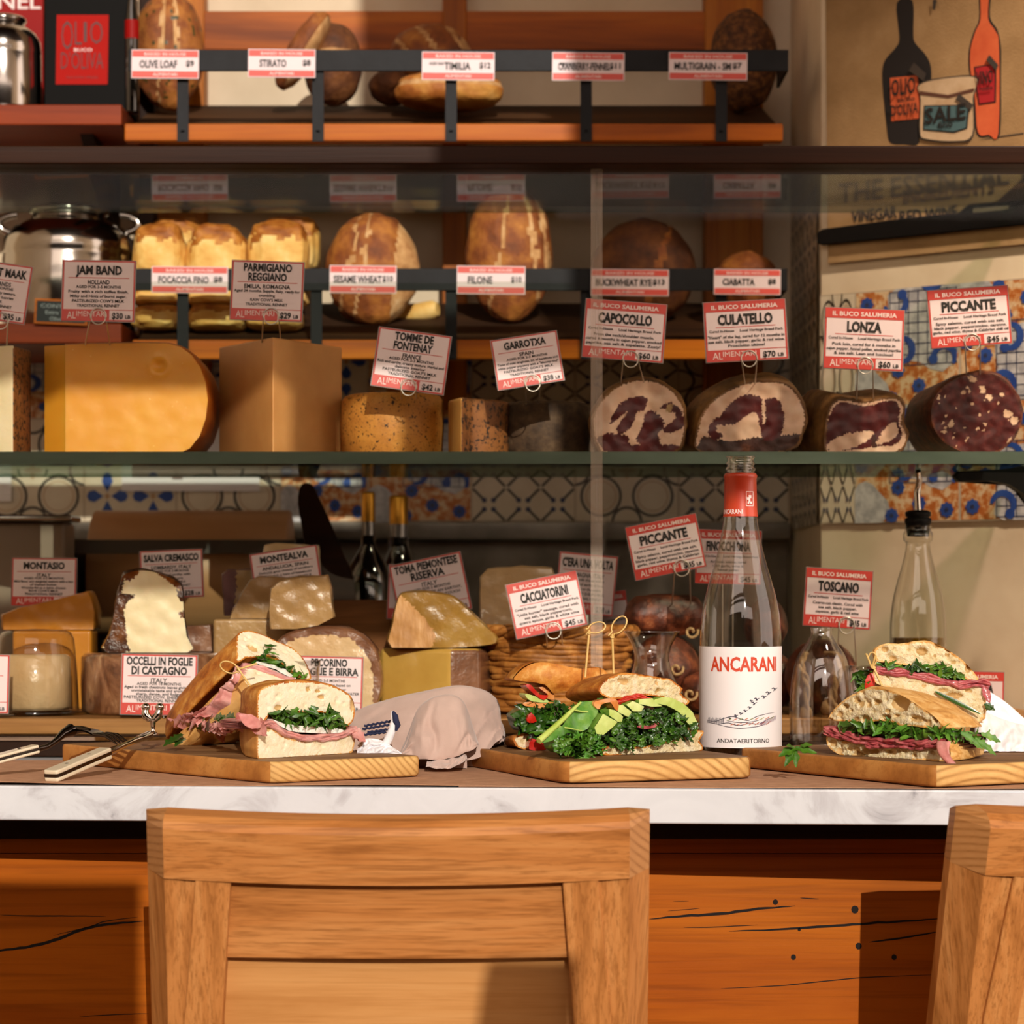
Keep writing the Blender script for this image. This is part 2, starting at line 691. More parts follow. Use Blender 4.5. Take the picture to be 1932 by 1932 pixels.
# ------------------------------------------------------------------ patterned tiles
TC = {k: hx(v) for k, v in {}.items()}
T_M = [mat('tile_cream', [(.3, '#cfc0a8'), (.7, '#e2d6c2')], .3, nscale=18), mat('tile_orange', [(.42, '#b5652a'), (.5, '#cf9560'), (.58, '#dcc19c')], .3, nscale=90),
       mat('tile_blue', [(.3, '#1f3f8c'), (.7, '#2f55a4')], .3, nscale=40), mat('tile_grey_grid', [(.4, '#a8a8ae'), (.6, '#cfcfd2')], .3, nscale=70),
       mat('tile_black', '#2a211d', .3), mat('tile_tan', '#b8936c', .4), mat('tile_grout', '#bfae98', .9), mat('tile_darkblue', '#2d3558', .35)]


def tile(mb, o, U, V, n, w, h, kind, rs):
    """one tile; o = lower-left corner; motifs sit .3 mm proud of the glaze"""
    def pt(u, v, k=1):
        return o + U * (max(0, min(1, u)) * w) + V * (max(0, min(1, v)) * h) + n * (.0003 * k)

    def poly(c, r, k, mi, sides=14, lobes=0, amp=0, lay=2):
        pts = [pt(c[0] + r * (1 + amp * math.cos(lobes * a)) * math.cos(a), c[1] + r * (1 + amp * math.cos(lobes * a)) * math.sin(a), lay) for a in [2 * PI * i / sides for i in range(sides)]]
        mb.add(pts, [list(range(sides))], mi, False)

    def arc(c, r, a0, a1, t, mi, lay=3, seg=14):
        rows = []
        for i in range(seg + 1):
            a = a0 + (a1 - a0) * i / seg
            tt = t * (.55 + .45 * math.sin(PI * i / seg)) if kind == 'b' else t
            rows.append([pt(c[0] + (r - tt) * math.cos(a), c[1] + (r - tt) * math.sin(a), lay), pt(c[0] + (r + tt) * math.cos(a), c[1] + (r + tt) * math.sin(a), lay)])
        mb.grid(rows, mi, smooth=False)

    def line(a, b, t, mi, lay=3):
        d = Vector((b[0] - a[0], b[1] - a[1])).normalized()
        q = Vector((-d.y, d.x)) * t
        mb.add([pt(a[0] + q.x, a[1] + q.y, lay), pt(b[0] + q.x, b[1] + q.y, lay), pt(b[0] - q.x, b[1] - q.y, lay), pt(a[0] - q.x, a[1] - q.y, lay)], [(0, 1, 2, 3)], mi, False)

    g = .012
    base = {'b': 1, 'c': 0, 'd': 0, 'e': 0}[kind]
    mb.add([pt(0, 0, 0), pt(1, 0, 0), pt(1, 1, 0), pt(0, 1, 0)], [(0, 1, 2, 3)], 6, False)
    mb.add([pt(g, g), pt(1 - g, g), pt(1 - g, 1 - g), pt(g, 1 - g)], [(0, 1, 2, 3)], base, False)
    if kind == 'b':
        poly((.72, .72), .42, 0, 3, 24, 5, .12, 2)
        poly((.1, .12), .22, 0, 3, 20, 4, .1, 2)
        for i in range(9):
            line((.34 + .09 * i, .34), (.34 + .09 * i, .98), .004, 7, 3)
            line((.34, .34 + .09 * i), (.98, .34 + .09 * i), .004, 7, 3)
        for a in (0.2, 1.5, 2.7, 3.9, 5.1):
            c = (.72 + .36 * math.cos(a), .72 + .36 * math.sin(a))
            arc(c, .1, a + .6, a + 4.6, .03, 2, 4)
            poly((c[0] + .1 * math.cos(a + 4.4), c[1] + .1 * math.sin(a + 4.4)), .045, 0, 2, 10, lay=5)
        for (x, y) in ((.12, .88), (.24, .62), (.42, .3), (.62, .16), (.88, .1), (.07, .5), (.36, .06)):
            poly((x, y), .062, 0, 2, 24, 8, .13, 4)
            poly((x, y), .02, 0, 7, 8, lay=5)
    elif kind == 'c':
        for (x, y) in ((.25, .25), (.75, .25), (.25, .75), (.75, .75)):
            arc((x, y), .19, 0, 2 * PI, .012, 4, 3, 24)
            arc((x, y), .145, 0, 2 * PI, .005, 5, 3, 24)
        for (x, y) in ((.5, .0), (.5, 1), (0, .5), (1, .5)):
            arc((x, y), .14, 0, 2 * PI, .012, 4, 3, 20)
        poly((.5, .5), .06, 0, 5, 16, 4, .5, 3)
    elif kind == 'd':
        for i in range(3):
            for j in range(3):
                x, y = (i + .5) / 3, (j + .5) / 3
                for sx in (-1, 1):
                    for sy in (-1, 1):
                        line((x + sx * .05, y + sy * .05), (x + sx * .155, y + sy * .155), .012, 4)
                        poly((x + sx * .045, y + sy * .045), .026, 0, 7, 10, lay=4)
    elif kind == 'e':
        for (x, y) in ((.25, .25), (.75, .25), (.25, .75), (.75, .75)):
            for a in range(4):
                t = a * PI / 2
                d, q = Vector((math.cos(t), math.sin(t))), Vector((-math.sin(t), math.cos(t)))
                c = Vector((x, y))
                ps = [c + d * .04, c + d * .14 + q * .06, c + d * .2 + q * .045, c + d * .225, c + d * .2 - q * .045, c + d * .14 - q * .06]
                mb.add([pt(p.x, p.y, 3) for p in ps], [list(range(6))], 2, False)
            poly((x, y), .035, 0, 5, 4, lay=3)


mb = MB()
_rr = random.Random(3)
_tz = ZE + .112
_xs = [-230, -35, 160, 333, 530, 695, 890, 1085, 1280, 1489]
_ks = 'bcecbbdcd'
for r in range(2):
    for i, k in enumerate(_ks):
        xa, xb = (_xs[i] - CX) / F * 3.55, (_xs[i + 1] - CX) / F * 3.55
        kk = k if r == 0 else _ks[(i * 2 + r * 3) % 9]
        tile(mb, Vector((xa, 3.547, _tz + .15 * r)), Vector((1, 0, 0)), Vector((0, 0, 1)), Vector((0, -1, 0)), xb - xa, .15 if r == 0 else .11, kk, _rr)
struct(mb.build('trim_1', T_M))
mb = MB()
_o, _U = Vector((.406, 3.2, 0)), Vector((.644, -.49, 0)).normalized()
_n = Vector((-.49, -.644, 0)).normalized()
for r in range(2):
    u = 0
    for i, (w, k) in enumerate(((.052, 'd' if r == 0 else 'c'), (.15, 'b'), (.15, 'b'), (.15, 'b'), (.15, 'd'))):
        zz = ZE + .098 + .15 * r
        q = _o + _U * u + _n * .003
        q.z = zz
        if i % 2:
            tile(mb, q, _U, Vector((0, 0, 1)), _n, w, .15, k, _rr)
        else:
            tile(mb, q + Vector((0, 0, .15)), _U, Vector((0, 0, -1)), _n, w, .15, k, _rr)
        u += w
for r in range(3):
    for i in range(2):
        tile(mb, Vector((.403, 3.52 - .15 * i, ZE + .098 + .15 * r)), Vector((0, -1, 0)), Vector((0, 0, 1)), Vector((-1, 0, 0)), .15, .15, 'd', _rr)
struct(mb.build('trim_2', T_M))

# ------------------------------------------------------------------ bread rack on the back wall
SLOPE = .314
rack = empty('bread_rack', (-.08, 3.45, ZE + .1), 'orange pine bread rack with black iron rails, two sloping shelves on the back wall', 'shelf')
mb = MB()
for a, b in ((270, 385), (835, 880), (1330, 1440)):
    m2 = MB()
    m2.box((a - CX) / F * 3.5, (b - CX) / F * 3.5, 3.5, 3.548, ZE + .27, ZE + 1.0)
    m2.build('upright', K['pine_z'], rack, bevel=.002)
m2 = MB()
m2.box((382 - CX) / F * 3.5, (1335 - CX) / F * 3.5, 3.505, 3.53, P(0, 93, 3.5).z, P(0, 19, 3.5).z)
m2.build('back_slat', K['pine_x'], rack, bevel=.002)
K['shelfboard'] = wood('worn_shelf_board', '#1e120a', '#3a2414', '#5a3b20', 0, 8, rough=.7)


def rack_level(py0, py1, ra, rb, x0, x1, straps, rx0, rx1):
    zt, zb = P(0, py0, 3.2).z, P(0, py1, 3.2).z
    X0, X1 = P(x0, 0, 3.2).x, P(x1, 0, 3.2).x
    b = MB()
    b.box(X0, X1, 3.2, 3.222, zb, zt)
    b.build('shelf_lip', K['pine_x'], rack, bevel=.0015)
    b = MB()
    y2 = 3.5
    b.hexa([(X0, 3.222, zt - .022), (X1, 3.222, zt - .022), (X1, y2, zt - .022 + (y2 - 3.222) * SLOPE), (X0, y2, zt - .022 + (y2 - 3.222) * SLOPE)],
           [(X0, 3.222, zt - .003), (X1, 3.222, zt - .003), (X1, y2, zt - .003 + (y2 - 3.222) * SLOPE), (X0, y2, zt - .003 + (y2 - 3.222) * SLOPE)])
    b.build('shelf_board', K['shelfboard'], rack)
    b = MB()
    b.box(P(rx0, 0, 3.196).x, P(rx1, 0, 3.196).x, 3.192, 3.196, P(0, rb, 3.196).z, P(0, ra, 3.196).z)
    b.box(P(rx1, 0, 3.196).x - .004, P(rx1, 0, 3.196).x, 3.196, 3.30, P(0, rb, 3.196).z, P(0, ra, 3.196).z)
    b.build('guard_rail', K['ironblack'], rack, bevel=.0006)
    for s in straps:
        b = MB()
        xa = P(s, 0, 3.197).x
        b.box(xa - .0075, xa + .0075, 3.1965, 3.1995, zb - .001, P(0, ra + 4, 3.197).z)
        b.lathe([(0, .0015), (.002, .001), (.003, 0)], (xa, 3.1955, zb + .012), 10)
        b.build('strap', K['ironblack'], rack)
    return zt


ZU = rack_level(233, 266, 95, 135, 235, 1477, (345, 600, 851, 1106, 1361), 243, 1487)
ZL = rack_level(641, 677, 507, 549, 250, 1480, (345, 597, 851, 1106, 1361), 252, 1485)


def shelf_z(level, Y):
    return (ZU if level else ZL) - .003 + (Y - 3.222) * SLOPE


# left-hand wall shelf
lsh = empty('wall_shelf', (-.66, 3.3, ZE + .3), 'reddish wooden wall shelf at the far left carrying steel cans and tins', 'shelf')
for (ya, yb) in ((197, 236), (610, 648)):
    b = MB()
    b.box(-.86, P(238, 0, 3.24).x - .006, 3.24, 3.52, P(0, yb, 3.24).z, P(0, ya, 3.24).z)
    b.build('shelf_board', K['redwood'], lsh, bevel=.002)
b = MB()
b.box(P(262, 0, 3.4).x, P(291, 0, 3.4).x, 3.4, 3.44, ZE + .28, ZE + .98)
b.build('upright', K['darkwood'], lsh, bevel=.002)
for x in (-.80, -.585):
    b = MB()
    b.prism([(x, 3.3, P(0, 236, 3.24).z), (x, 3.53, P(0, 236, 3.24).z), (x, 3.53, P(0, 236, 3.24).z - .12)], (.018, 0, 0))
    b.build('bracket', K['darkwood'], lsh)

# ------------------------------------------------------------------ back counter
bc = empty('back_counter', (-.5, 3.3, 0), 'steel-topped back counter under the patterned tiles behind the display case', 'counter')
b = MB()
b.box(-1.6, .40, 3.12, 3.54, ZE - .20, ZE - .17)
b.build('worktop', mat('worn_steel_top', [(.3, '#55504a'), (.7, '#8a847c')], .35, .9, nscale=12), bc, bevel=.003)
b = MB()
b.box(-1.58, .38, 3.15, 3.54, 0.001, ZE - .20)
b.build('cabinet_body', K['darkwood'], bc)
b = MB()
b.box(-1.6, .40, 3.50, 3.54, ZE + .085, ZE + .11)
b.box(-1.6, .40, 3.53, 3.545, ZE - .17, ZE + .085)
b.build('splashback', mat('splash_steel', [(.3, '#6a645c'), (.7, '#a39c92')], .3, .8, nscale=9), bc, bevel=.002)

# ------------------------------------------------------------------ bar counter
ZC = ZE - .1765
K['marble'] = None
m, nt, pb = _mk('white_marble')
_v = _coord(nt)
_f1 = _noise(nt, _coord(nt, (1, .3, 1.2)), 11, 8, .62, 1.2)
_c1 = _ramp(nt, _f1, [(.31, hx('#7d7c82')), (.38, hx('#b9b8bd')), (.49, hx('#d0d2d7')), (.75, hx('#d8dadf'))])
_f2 = _noise(nt, _v, 4.5, 4, .5, .4)
_c2 = _mix(nt, _ramp(nt, _f2, [(.5, (0, 0, 0, 1)), (.75, (.45, .45, .45, 1))]), _c1, hx('#b9b9c0'))
nt.links.new(_c2, pb.inputs['Base Color'])
pb.inputs['Roughness'].default_value = .22
K['marble'] = m
b = MB()
xl, xr = -.95, .72
yl, yr = 2.335, 2.235
_b = [(xl, yl), (xr, yr), (xr, 2.97), (xl, 2.97)]
b.hexa([(x, y, ZC - .033) for x, y in _b], [(x, y, ZC) for x, y in _b])
tag(b.build('marble_countertop', K['marble'], bevel=.002), 'white marble bar top with soft grey veins in front of the glass case', 'countertop')

cf = empty('bar_counter', (-.1, 2.5, 0), 'orange stained timber bar front with dark cracks under the marble top', 'counter')
YP = 2.43


def pp(px, py, d=0):
    return P(px, py, YP - d)


b = MB()
b.box(xl + .02, xr - .02, YP - .012, 2.9, P(0, 1581, YP).z, ZC - .0335)
b.build('moulding', K['darkwood'], cf, bevel=.002)
for k, (z0, z1) in enumerate(((P(0, 1611, YP).z + .0008, P(0, 1581, YP).z - .0005), (P(0, 2010, YP).z, P(0, 1611, YP).z), (.45, P(0, 2010, YP).z - .001), (.001, .449))):
    b = MB()
    b.box(xl + .02, xr - .02, YP, 2.9, z0, z1, 0)
    if k == 1:
        def sliver(pts, w):
            pts = smooth_line(pts, 5)
            n = len(pts)
            up, dn = [], []
            for i, p in enumerate(pts):
                t = math.sin(PI * (i + .3) / (n - .4)) ** .6
                j = noise.noise(Vector((p[0] * .06, p[1] * .1, 3)))
                up.append(pp(p[0], p[1] - w * t * (.6 + .5 * j), .0003))
                dn.append(pp(p[0], p[1] + w * t * (.6 - .3 * j), .0003))
            b.grid([up, dn], 1)
        for pts, w in (([(1225, 1734), (1290, 1728), (1360, 1724), (1430, 1715), (1500, 1709)], 4.5), ([(1375, 1757), (1460, 1754), (1560, 1748), (1640, 1742), (1720, 1737), (1775, 1733)], 4),
                       ([(1290, 1750), (1350, 1749), (1430, 1745)], 1.5), ([(1640, 1778), (1700, 1770), (1770, 1758)], 3), ([(1360, 1865), (1480, 1859), (1620, 1845), (1770, 1839)], 1.6),
                       ([(1510, 1694), (1545, 1696)], 1.6), ([(1270, 1700), (1300, 1700)], 1.2), ([(1260, 1719), (1320, 1714)], 1),
                       ([(-60, 1800), (0, 1793), (60, 1785), (110, 1772), (160, 1752), (220, 1742), (270, 1738)], 5), ([(0, 1726), (60, 1728), (130, 1728), (200, 1729)], 2),
                       ([(150, 1918), (220, 1914), (280, 1912)], 1.4), ([(100, 1765), (170, 1748), (200, 1738), (260, 1730)], 1.5)):
            sliver(pts, w)
        for (x, y, r) in ((1463, 1702, 5), (1497, 1806, 5), (1687, 1806, 5), (1613, 1716, 7), (1620, 1785, 6), (1508, 1754, 3)):
            b.add([pp(x + r * math.cos(a), y + 1.1 * r * math.sin(a), .0003) for a in [2 * PI * q / 10 for q in range(10)]], [list(range(10))], 1, False)
    b.build('plank', [K['counterwood'], K['crack']], cf)
# iron coat hook on the bar front, tucked behind the right-hand chair
hk = MB()
hk.tube([pp(1845, 1770, .001), pp(1845, 1772, .03), pp(1845, 1792, .052), pp(1845, 1805, .066), pp(1845, 1798, .08), pp(1845, 1780, .088)], [.006, .005, .0048, .0045, .0045, .006], 10)
hk.lathe([(0, .02), (.011, .02), (.011, -.02), (0, -.02)], pp(1845, 1772, .002), 16, sy=.3)
tag(hk.build('coat_hook', K['ironblack']), 'black iron bag hook fixed to the timber bar front beside the right-hand chair', 'hook')

# ------------------------------------------------------------------ glass display case
dc = empty('display_case', (-.15, 2.87, ZC), 'glass display case with dark top rail, filled with cheeses and cured meats', 'display case')
DX0, DX1, DY0, DY1 = -.90, .62, 2.70, 3.016
ZD = ZE - .134
b = MB()
b.box(DX0, DX1, DY0 + .012, 3.04, ZC + .0005, ZD - .018)
b.build('base', K['darkwood'], dc, bevel=.002)
b = MB()
b.box(DX0, DX1, DY0 + .008, DY0 + .0118, P(0, 1398, DY0).z, P(0, 1391, DY0).z)
b.build('steel_trim', K['chrome'], dc)
K['deck'] = wood('oiled_deck_board', '#5a3a1c', '#94683a', '#b98a55', 0, 8)
b = MB()
b.box(DX0, DX1, DY0 + .035, 3.03, ZD - .018, ZD)
b.build('deck_board', K['deck'], dc, bevel=.002)
zr0, zr1 = P(0, 315, 2.69).z, P(0, 281, 2.69).z
b = MB()
b.box(DX0, DX1, 2.67, 2.74, zr0, zr1)
b.build('top_rail', K['darkwood'], dc, bevel=.002)
b = MB()
b.box(DX0, DX1, 2.74, DY1, zr0 + .001, zr0 + .009)
b.build('top_pane', K['shelfglass'], dc)
K['glassedge'] = mat('green_glass_edge', [(.3, '#4a5a50'), (.7, '#6f8074')], .12, nscale=8, stretch=(.3, 1, 1), spec=.8)
zs0, zs1 = P(0, 875, 2.715).z, P(0, 852, 2.715).z
b = MB()
b.box(DX0, DX1, 2.715, DY1, zs0, zs1, 0)
b.quad((DX0, 2.7148, zs0), (DX1, 2.7148, zs0), (DX1, 2.7148, zs1), (DX0, 2.7148, zs1), 1)
b.build('glass_shelf', [K['shelfglass'], K['glassedge']], dc)
xs = P(1126, 0, 2.70).x
for a, c in ((DX0, xs - .001), (xs + .001, DX1)):
    b = MB()
    b.box(a, c, DY0 - .003, DY0 + .003, ZC + .001, zr0)
    b.build('front_pane', K['pane'], dc)
m, nt, pb = _mk('frosted_joint_strip')
pb.inputs['Base Color'].default_value = hx('#d9c8bb')
pb.inputs['Alpha'].default_value = .2
b = MB()
b.box(xs - .0065, xs + .0065, DY0 + .0035, DY0 + .0055, ZD, zr0)
b.build('joint_strip', m, dc)
ZS = zs1

# ------------------------------------------------------------------ oak bar chairs


def chair(fr, label, SD):
    root = empty('bar_chair', fr.at(0, 0, .12).to_3d() * 1, label, 'chair', None)
    root.location.z = 0
    ORG[root.name] = Vector(root.location)
    T, D = .186, .045

    def rail_row(u, w0, w1):
        # bowed rail: middle swells towards the viewer
        bow = -.012 * (1 - (u / .22) ** 2)
        return bow
    # top rail
    b = MB()
    n = 24
    us = [-.2005 + .401 * i / n for i in range(n + 1)]
    v0, v1 = T - .054, T - .0
    sec = [(0, v0), (0, v1 - .010), (.004, v1 - .004), (.012, v1), (D - .01, v1), (D, v1 - .006), (D, v0)]
    rows = [[fr.at(u, v - .0035 * (1 - (u / .2) ** 2), d + rail_row(u, 0, 0)) for d, v in sec] for u in us]
    b.grid(rows, 0, True, smooth=False)
    for s in (-1, 1):
        ends = [[fr.at(s * .2005, v, d + rail_row(.2005, 0, 0)) for d, v in sec], [fr.at(s * .2195, v - (.002 if v > v0 + .03 else 0), max(d, .032)) for d, v in sec]]
        b.grid(ends if s > 0 else ends[::-1], 1, True, smooth=False)
        b.add(ends[1], [list(range(len(sec)))], 1, False)
    b.build('top_rail', [K['oak_x'], K['oak_end']], root, origin=fr.at(0, 0, 0), weld=True)
    for s in (-1, 1):
        # outer post with chamfered outer edge, running down past the seat
        b = MB()
        sec = [(s * .2195, .032), (s * .2005, 0), (s * .172, 0), (s * .172, D), (s * .2195, D)]
        bot = [fr.at(u, -.27, d) for u, d in sec]
        top = [fr.at(u, T - .054, d) for u, d in sec]
        mid = [fr.at(u, T - .085, d) for u, d in sec]
        b.grid([bot, mid], 0, True, smooth=False)
        b.grid([mid, top], 0, True, smooth=False)
        b.add(bot, [list(range(5))], 0, False)
        for i in range(len(b.m)):
            pass
        b.build('post', [K['oak_z'], K['oak_end']], root, origin=fr.at(s * .2, 0, 0), weld=True)
        # slanting stile
        b = MB()
        q = [(s * .1735, T - .054), (s * .1425, T - .054), (s * .153, 0), (s * .158, -.27), (s * .196, -.27), (s * .1865, 0)]
        b.prism([fr.at(u, v, -.004) for u, v in q], fr.n * .04)
        b.build('stile', K['oak_z'], root, origin=fr.at(s * .16, 0, 0), bevel=.0015)
    b = MB()
    rows = []
    for d0, v in ((.004, T - .1265), (.004, T - .054)):
        rows.append([fr.at(u, v, d0 - .004 * (1 - (u / .15) ** 2)) for u in [-.15 + .3 * i / 12 for i in range(13)]])
    bk = [[p + fr.n * .028 for p in r] for r in rows]
    b.grid([rows[0], rows[1], bk[1], bk[0], rows[0]], 0, smooth=False)
    b.build('back_slat', K['oak_x'], root, origin=fr.at(0, .1, 0), weld=True)
    b = MB()
    b.prism([fr.at(u, v, .015) for u, v in ((-.156, T - .120), (.156, T - .120), (.162, -.27), (-.162, -.27))], fr.n * .015)
    b.build('back_panel', K['oak_x2'], root, origin=fr.at(0, 0, 0))
    # seat and legs below the frame
    hz = Vector((fr.n.x, fr.n.y, 0)).normalized()
    c = fr.at(0, -.27, .02)
    c.z = 0
    b = MB()
    ux = fr.U
    q = [c + ux * u + hz * d for u, d in ((-.21, -.01), (.21, -.01), (.2, SD), (-.2, SD))]
    b.hexa([Vector((p.x, p.y, .715)) for p in q], [Vector((p.x, p.y, .745)) for p in q])
    b.build('seat', K['oak_x'], root, bevel=.004)
    for u, d in ((-.19, .005), (.19, .005), (.18, SD - .02), (-.18, SD - .02)):
        b = MB()
        p = c + ux * u + hz * d
        b.box(p.x - .018, p.x + .018, p.y - .018, p.y + .018, 0.0005, .715)
        b.build('leg', K['oak_z'], root, bevel=.002)
    b = MB()
    p, q2 = c + ux * -.175 + hz * (SD - .02), c + ux * .175 + hz * (SD - .02)
    b.tube([Vector((p.x, p.y, .28)), Vector((q2.x, q2.y, .28))], .011, 10)
    b.build('foot_rail', K['oak_x'], root)
    return root


K['oak_x2'] = wood('oak_panel_pale', '#aa7038', '#c68e54', '#d29f66', 0, 16, bump=.15)


def vlean(nx, ny, deg):
    t = math.tan(math.radians(deg))
    return Vector((nx * t, ny * t, 1)).normalized()


fr1 = Frame(P(751, 1932, 2.125), (1, 0, 0), vlean(0, -1, 10))
chair(fr1, 'oak bar chair seen square from behind, drawn up to the middle of the counter', .14)
ya = math.radians(13)
U2 = Vector((math.cos(ya), math.sin(ya), 0))
V2 = vlean(math.sin(ya), -math.cos(ya), 15)
o2 = P(1868, 1553, 2.13) - U2 * -.2005 - (V2 - U2 * V2.dot(U2)).normalized() * .180
chair(Frame(o2, U2, V2), 'oak bar chair cut off by the right edge of the photo', .05)

# ------------------------------------------------------------------ printed price cards
K['card'] = mat('card_paper', '#e8d6da', .45, coat=.15)
K['cardred'] = mat('card_red_print', '#c93a30', .45, coat=.15)
K['ink'] = mat('black_ink', '#17110f', .6)
K['sleeve'] = mat('card_sleeve_edge', '#8f8480', .3)
K['cardwhite'] = mat('white_print', '#f0d9d6', .5)
WIRE_LEGS = {}


def card(cx, cy, w, h, roll, Y, kind, title, body, price, label, foot=None, lean=4, cat='price card', group=None, hide=(), lean_y=0, title_scale=1.0):
    """laminated price card, w x h px at distance Y; foot = (px_left, px_right, py, Y) where its wire holder is stuck in"""
    s = Y / F
    c = P(cx, cy, Y)
    a = math.radians(roll)
    U = Vector((math.cos(a), 0, -math.sin(a)))
    n = Vector((0, -math.cos(math.radians(lean)), math.sin(math.radians(lean))))
    V = -(U.cross(n))
    if V.z < 0:
        V = -V
    W, H = w * s, h * s
    root = empty('price_card', c - V * (H / 2), label, cat, group)

    def q(u, v, k):                     # u, v: fractions from the upper-left corner
        return c + U * ((u - .5) * W) + V * ((.5 - v) * H) + n * (.00025 * k)

    sh = MB()

    def rect(u0, v0, u1, v1, k, mi):
        sh.add([q(u0, v1, k), q(u1, v1, k), q(u1, v0, k), q(u0, v0, k)], [(0, 1, 2, 3)], mi, False)
    sh.prism([q(u, v, -2) for u, v in ((0, 0), (1, 0), (1, 1), (0, 1))], n * .0005, 3)
    ins = .012
    rect(ins, ins, 1 - ins, 1 - ins, 1, 1)
    rect(ins + .02, ins + .024, 1 - ins - .02, 1 - ins - .024, 2, 0)
    tx, wt = MB(), MB()

    def T(mb_, txt, u, v, wf, hf, bold=.012, mi=0):
        if txt:
            lay_text(mb_, txt, q(u, v, 4), U, V, wf * W, hf * H, n, 0, mi, bold)

    if kind == 'meat':
        rect(ins, ins, 1 - ins, .175, 3, 1)
        T(wt, 'IL BUCO SALUMERIA', .5, .10, .80, .066, .03)
        T(tx, title, .5, .305, min(.66, .086 * len(title)) * title_scale, .16, .045)
        rect(.14, .425, .86, .436, 3, 1)
        T(tx, 'Cured In-House', .21, .49, .30, .042, .02)
        T(tx, 'Local Heritage Breed Pork', .69, .49, .52, .042, .02)
        for i, l in enumerate(body):
            T(tx, l, .5, .588 + .073 * i, min(.92, .0245 * len(l)), .046, .02)
    else:
        nt_ = len(title)
        for i, l in enumerate(title):
            T(tx, l, .5, (.165 if nt_ == 1 else .115 + .155 * i), min(.86, (.078 if nt_ == 1 else .066) * len(l)) * title_scale, .135 if nt_ == 1 else .125, .04)
        y0 = .285 if nt_ == 1 else .355
        rect(.09, y0, .91, y0 + .011, 3, 1)
        for i, (l, big) in enumerate(body):
            T(tx, l, .5, y0 + .075 + i * ((.80 - y0 - .06) / max(5.2, len(body))), min(.90, (.042 if big == 2 else .032 if big else .0245) * len(l)), .07 if big == 2 else .045, .02)
    if price is not None:
        rect(ins, .80, .655, 1 - ins, 3, 1)
        rect(.655, .80, 1 - ins, .811, 3, 1)
        T(wt, 'AL', .145, .895, .12, .115, .0)
        T(wt, 'IMENTARI', .41, .872, .40, .085, .0)
        T(tx, price, .765, .90, .15, .095, .03)
        T(tx, 'LB', .905, .915, .07, .055, .03)
    sh.build('card_sheet', [K['card'], K['cardred'], K['ink'], K['sleeve']], root)
    tx.build('lettering', K['ink'], root)
    if wt.v:
        wt.build('white_lettering', K['cardwhite'], root)
    if foot:
        xl, xr, fy, fY = foot[:4]
        ring_c = q(.5, .945, 0) - n * .0
        if len(foot) > 4 and foot[4]:
            ring_c = P(foot[4][0], foot[4][1], Y - .001)
        r = 15 * s
        wm = MB()
        fwd = n * .0022
        pl, pr = P(xl, fy, fY), P(xr, fy, fY)
        pl.z -= .006
        pr.z -= .006
        rc = ring_c + fwd
        top = [rc + U * (r * math.cos(t)) + V * (r * math.sin(t)) for t in [PI + .25 - (PI + .5) * i / 14 for i in range(15)]]
        wm.tube([pl, pl.lerp(top[0], .6)] + top + [pr.lerp(top[-1], .6), pr], .00075, 6)
        loop = [rc - fwd * .4 + U * (r * .9 * math.cos(t)) + V * (r * .9 * math.sin(t) - r * .15) for t in [2 * PI * i / 18 for i in range(19)]]
        wm.tube(loop, .0007, 6)
        wm.build('wire_holder', K['wire'], root)
    else:
        wm = MB()
        e = c - V * (H * .5 - .004) - n * .0012
        for k in (-.006, .006):
            p = e + U * k
            wm.tube([p + V * .012, p, Vector((p.x, p.y, ZD + .0002))], .0007, 6)
        wm.build('wire_holder', K['wire'], root)
    return root


A, B2 = 1, 2
YC = 2.742
card(-12, 549, 135, 112, 8, YC, 'cheese', ['MIDNIGHT MAAK'], [('NETHERLANDS', 2), ('AGED FOR 6 MONTHS', 1), ('Smooth and creamy texture.', 0), ('Notes of juniper berries', 0), ('', 0) if 0 else ('GOAT MILK', 1), ('TRADITIONAL RENNET', 1)], '$35',
     'price card above the white cheese, cut off by the left edge of the photo', foot=(-10, 12, 655, 2.79, (2, 606)))
card(186, 549, 140, 118, 1, YC, 'cheese', ['JAM BAND'], [('HOLLAND', 2), ('AGED FOR 3-5 MONTHS', 1), ('Fruity with a rich toffee finish.', 0), ('Milky and Hints of burnt sugar.', 0), ("PASTEURIZED COW'S MILK", 1), ('TRADITIONAL RENNET', 1)], '$30',
     'price card marked $30 held by a wire above the big yellow cheese', foot=(159, 209, 650, 2.80, (186, 597)))
card(504, 549, 138, 115, 2, YC, 'cheese', ['PARMIGIANO', 'REGGIANO'], [('EMILIA, ROMAGNA', 2), ('Aged 24 months. Supple, flaky, ready for', 0), ('crumbling', 0), ("RAW COW'S MILK", 1), ('TRADITIONAL RENNET', 1)], '$29',
     'price card marked $29 above the tall tan cheese wedge', foot=(494, 530, 636, 2.78, (512, 597)))
card(776, 681, 140, 114, 8, YC, 'cheese', ['TOMME DE', 'FONTENAY'], [('FRANCE', 2), ('AGED FOR 2-3 MONTHS', 1), ('Rich and earthy, creamy texture. Herbal and', 0), ('delicate interior', 0), ("PASTEURIZED GOAT'S MILK", 1), ('TRADITIONAL RENNET', 1)], '$42',
     'price card marked $42 tilted over the speckled orange-rind cheese', foot=(757, 785, 742, 2.80, (771, 731)))
card(995, 680, 128, 97, -9, YC, 'cheese', ['GARROTXA'], [('SPAIN', 2), ('AGED FOR 2-3 MONTHS', 1), ('Taste of mild tanginess, bit of hazelnuts and', 0), ('white pepper piquancy with a "bloomy rind"', 0), ("PASTEURIZED GOAT'S MILK", 1), ('TRADITIONAL RENNET', 1)], '$38',
     'price card marked $38 tilted over the dark grey-brown cheese', foot=(993, 1016, 752, 2.84, (1005, 723)))
M_ = 'meat'
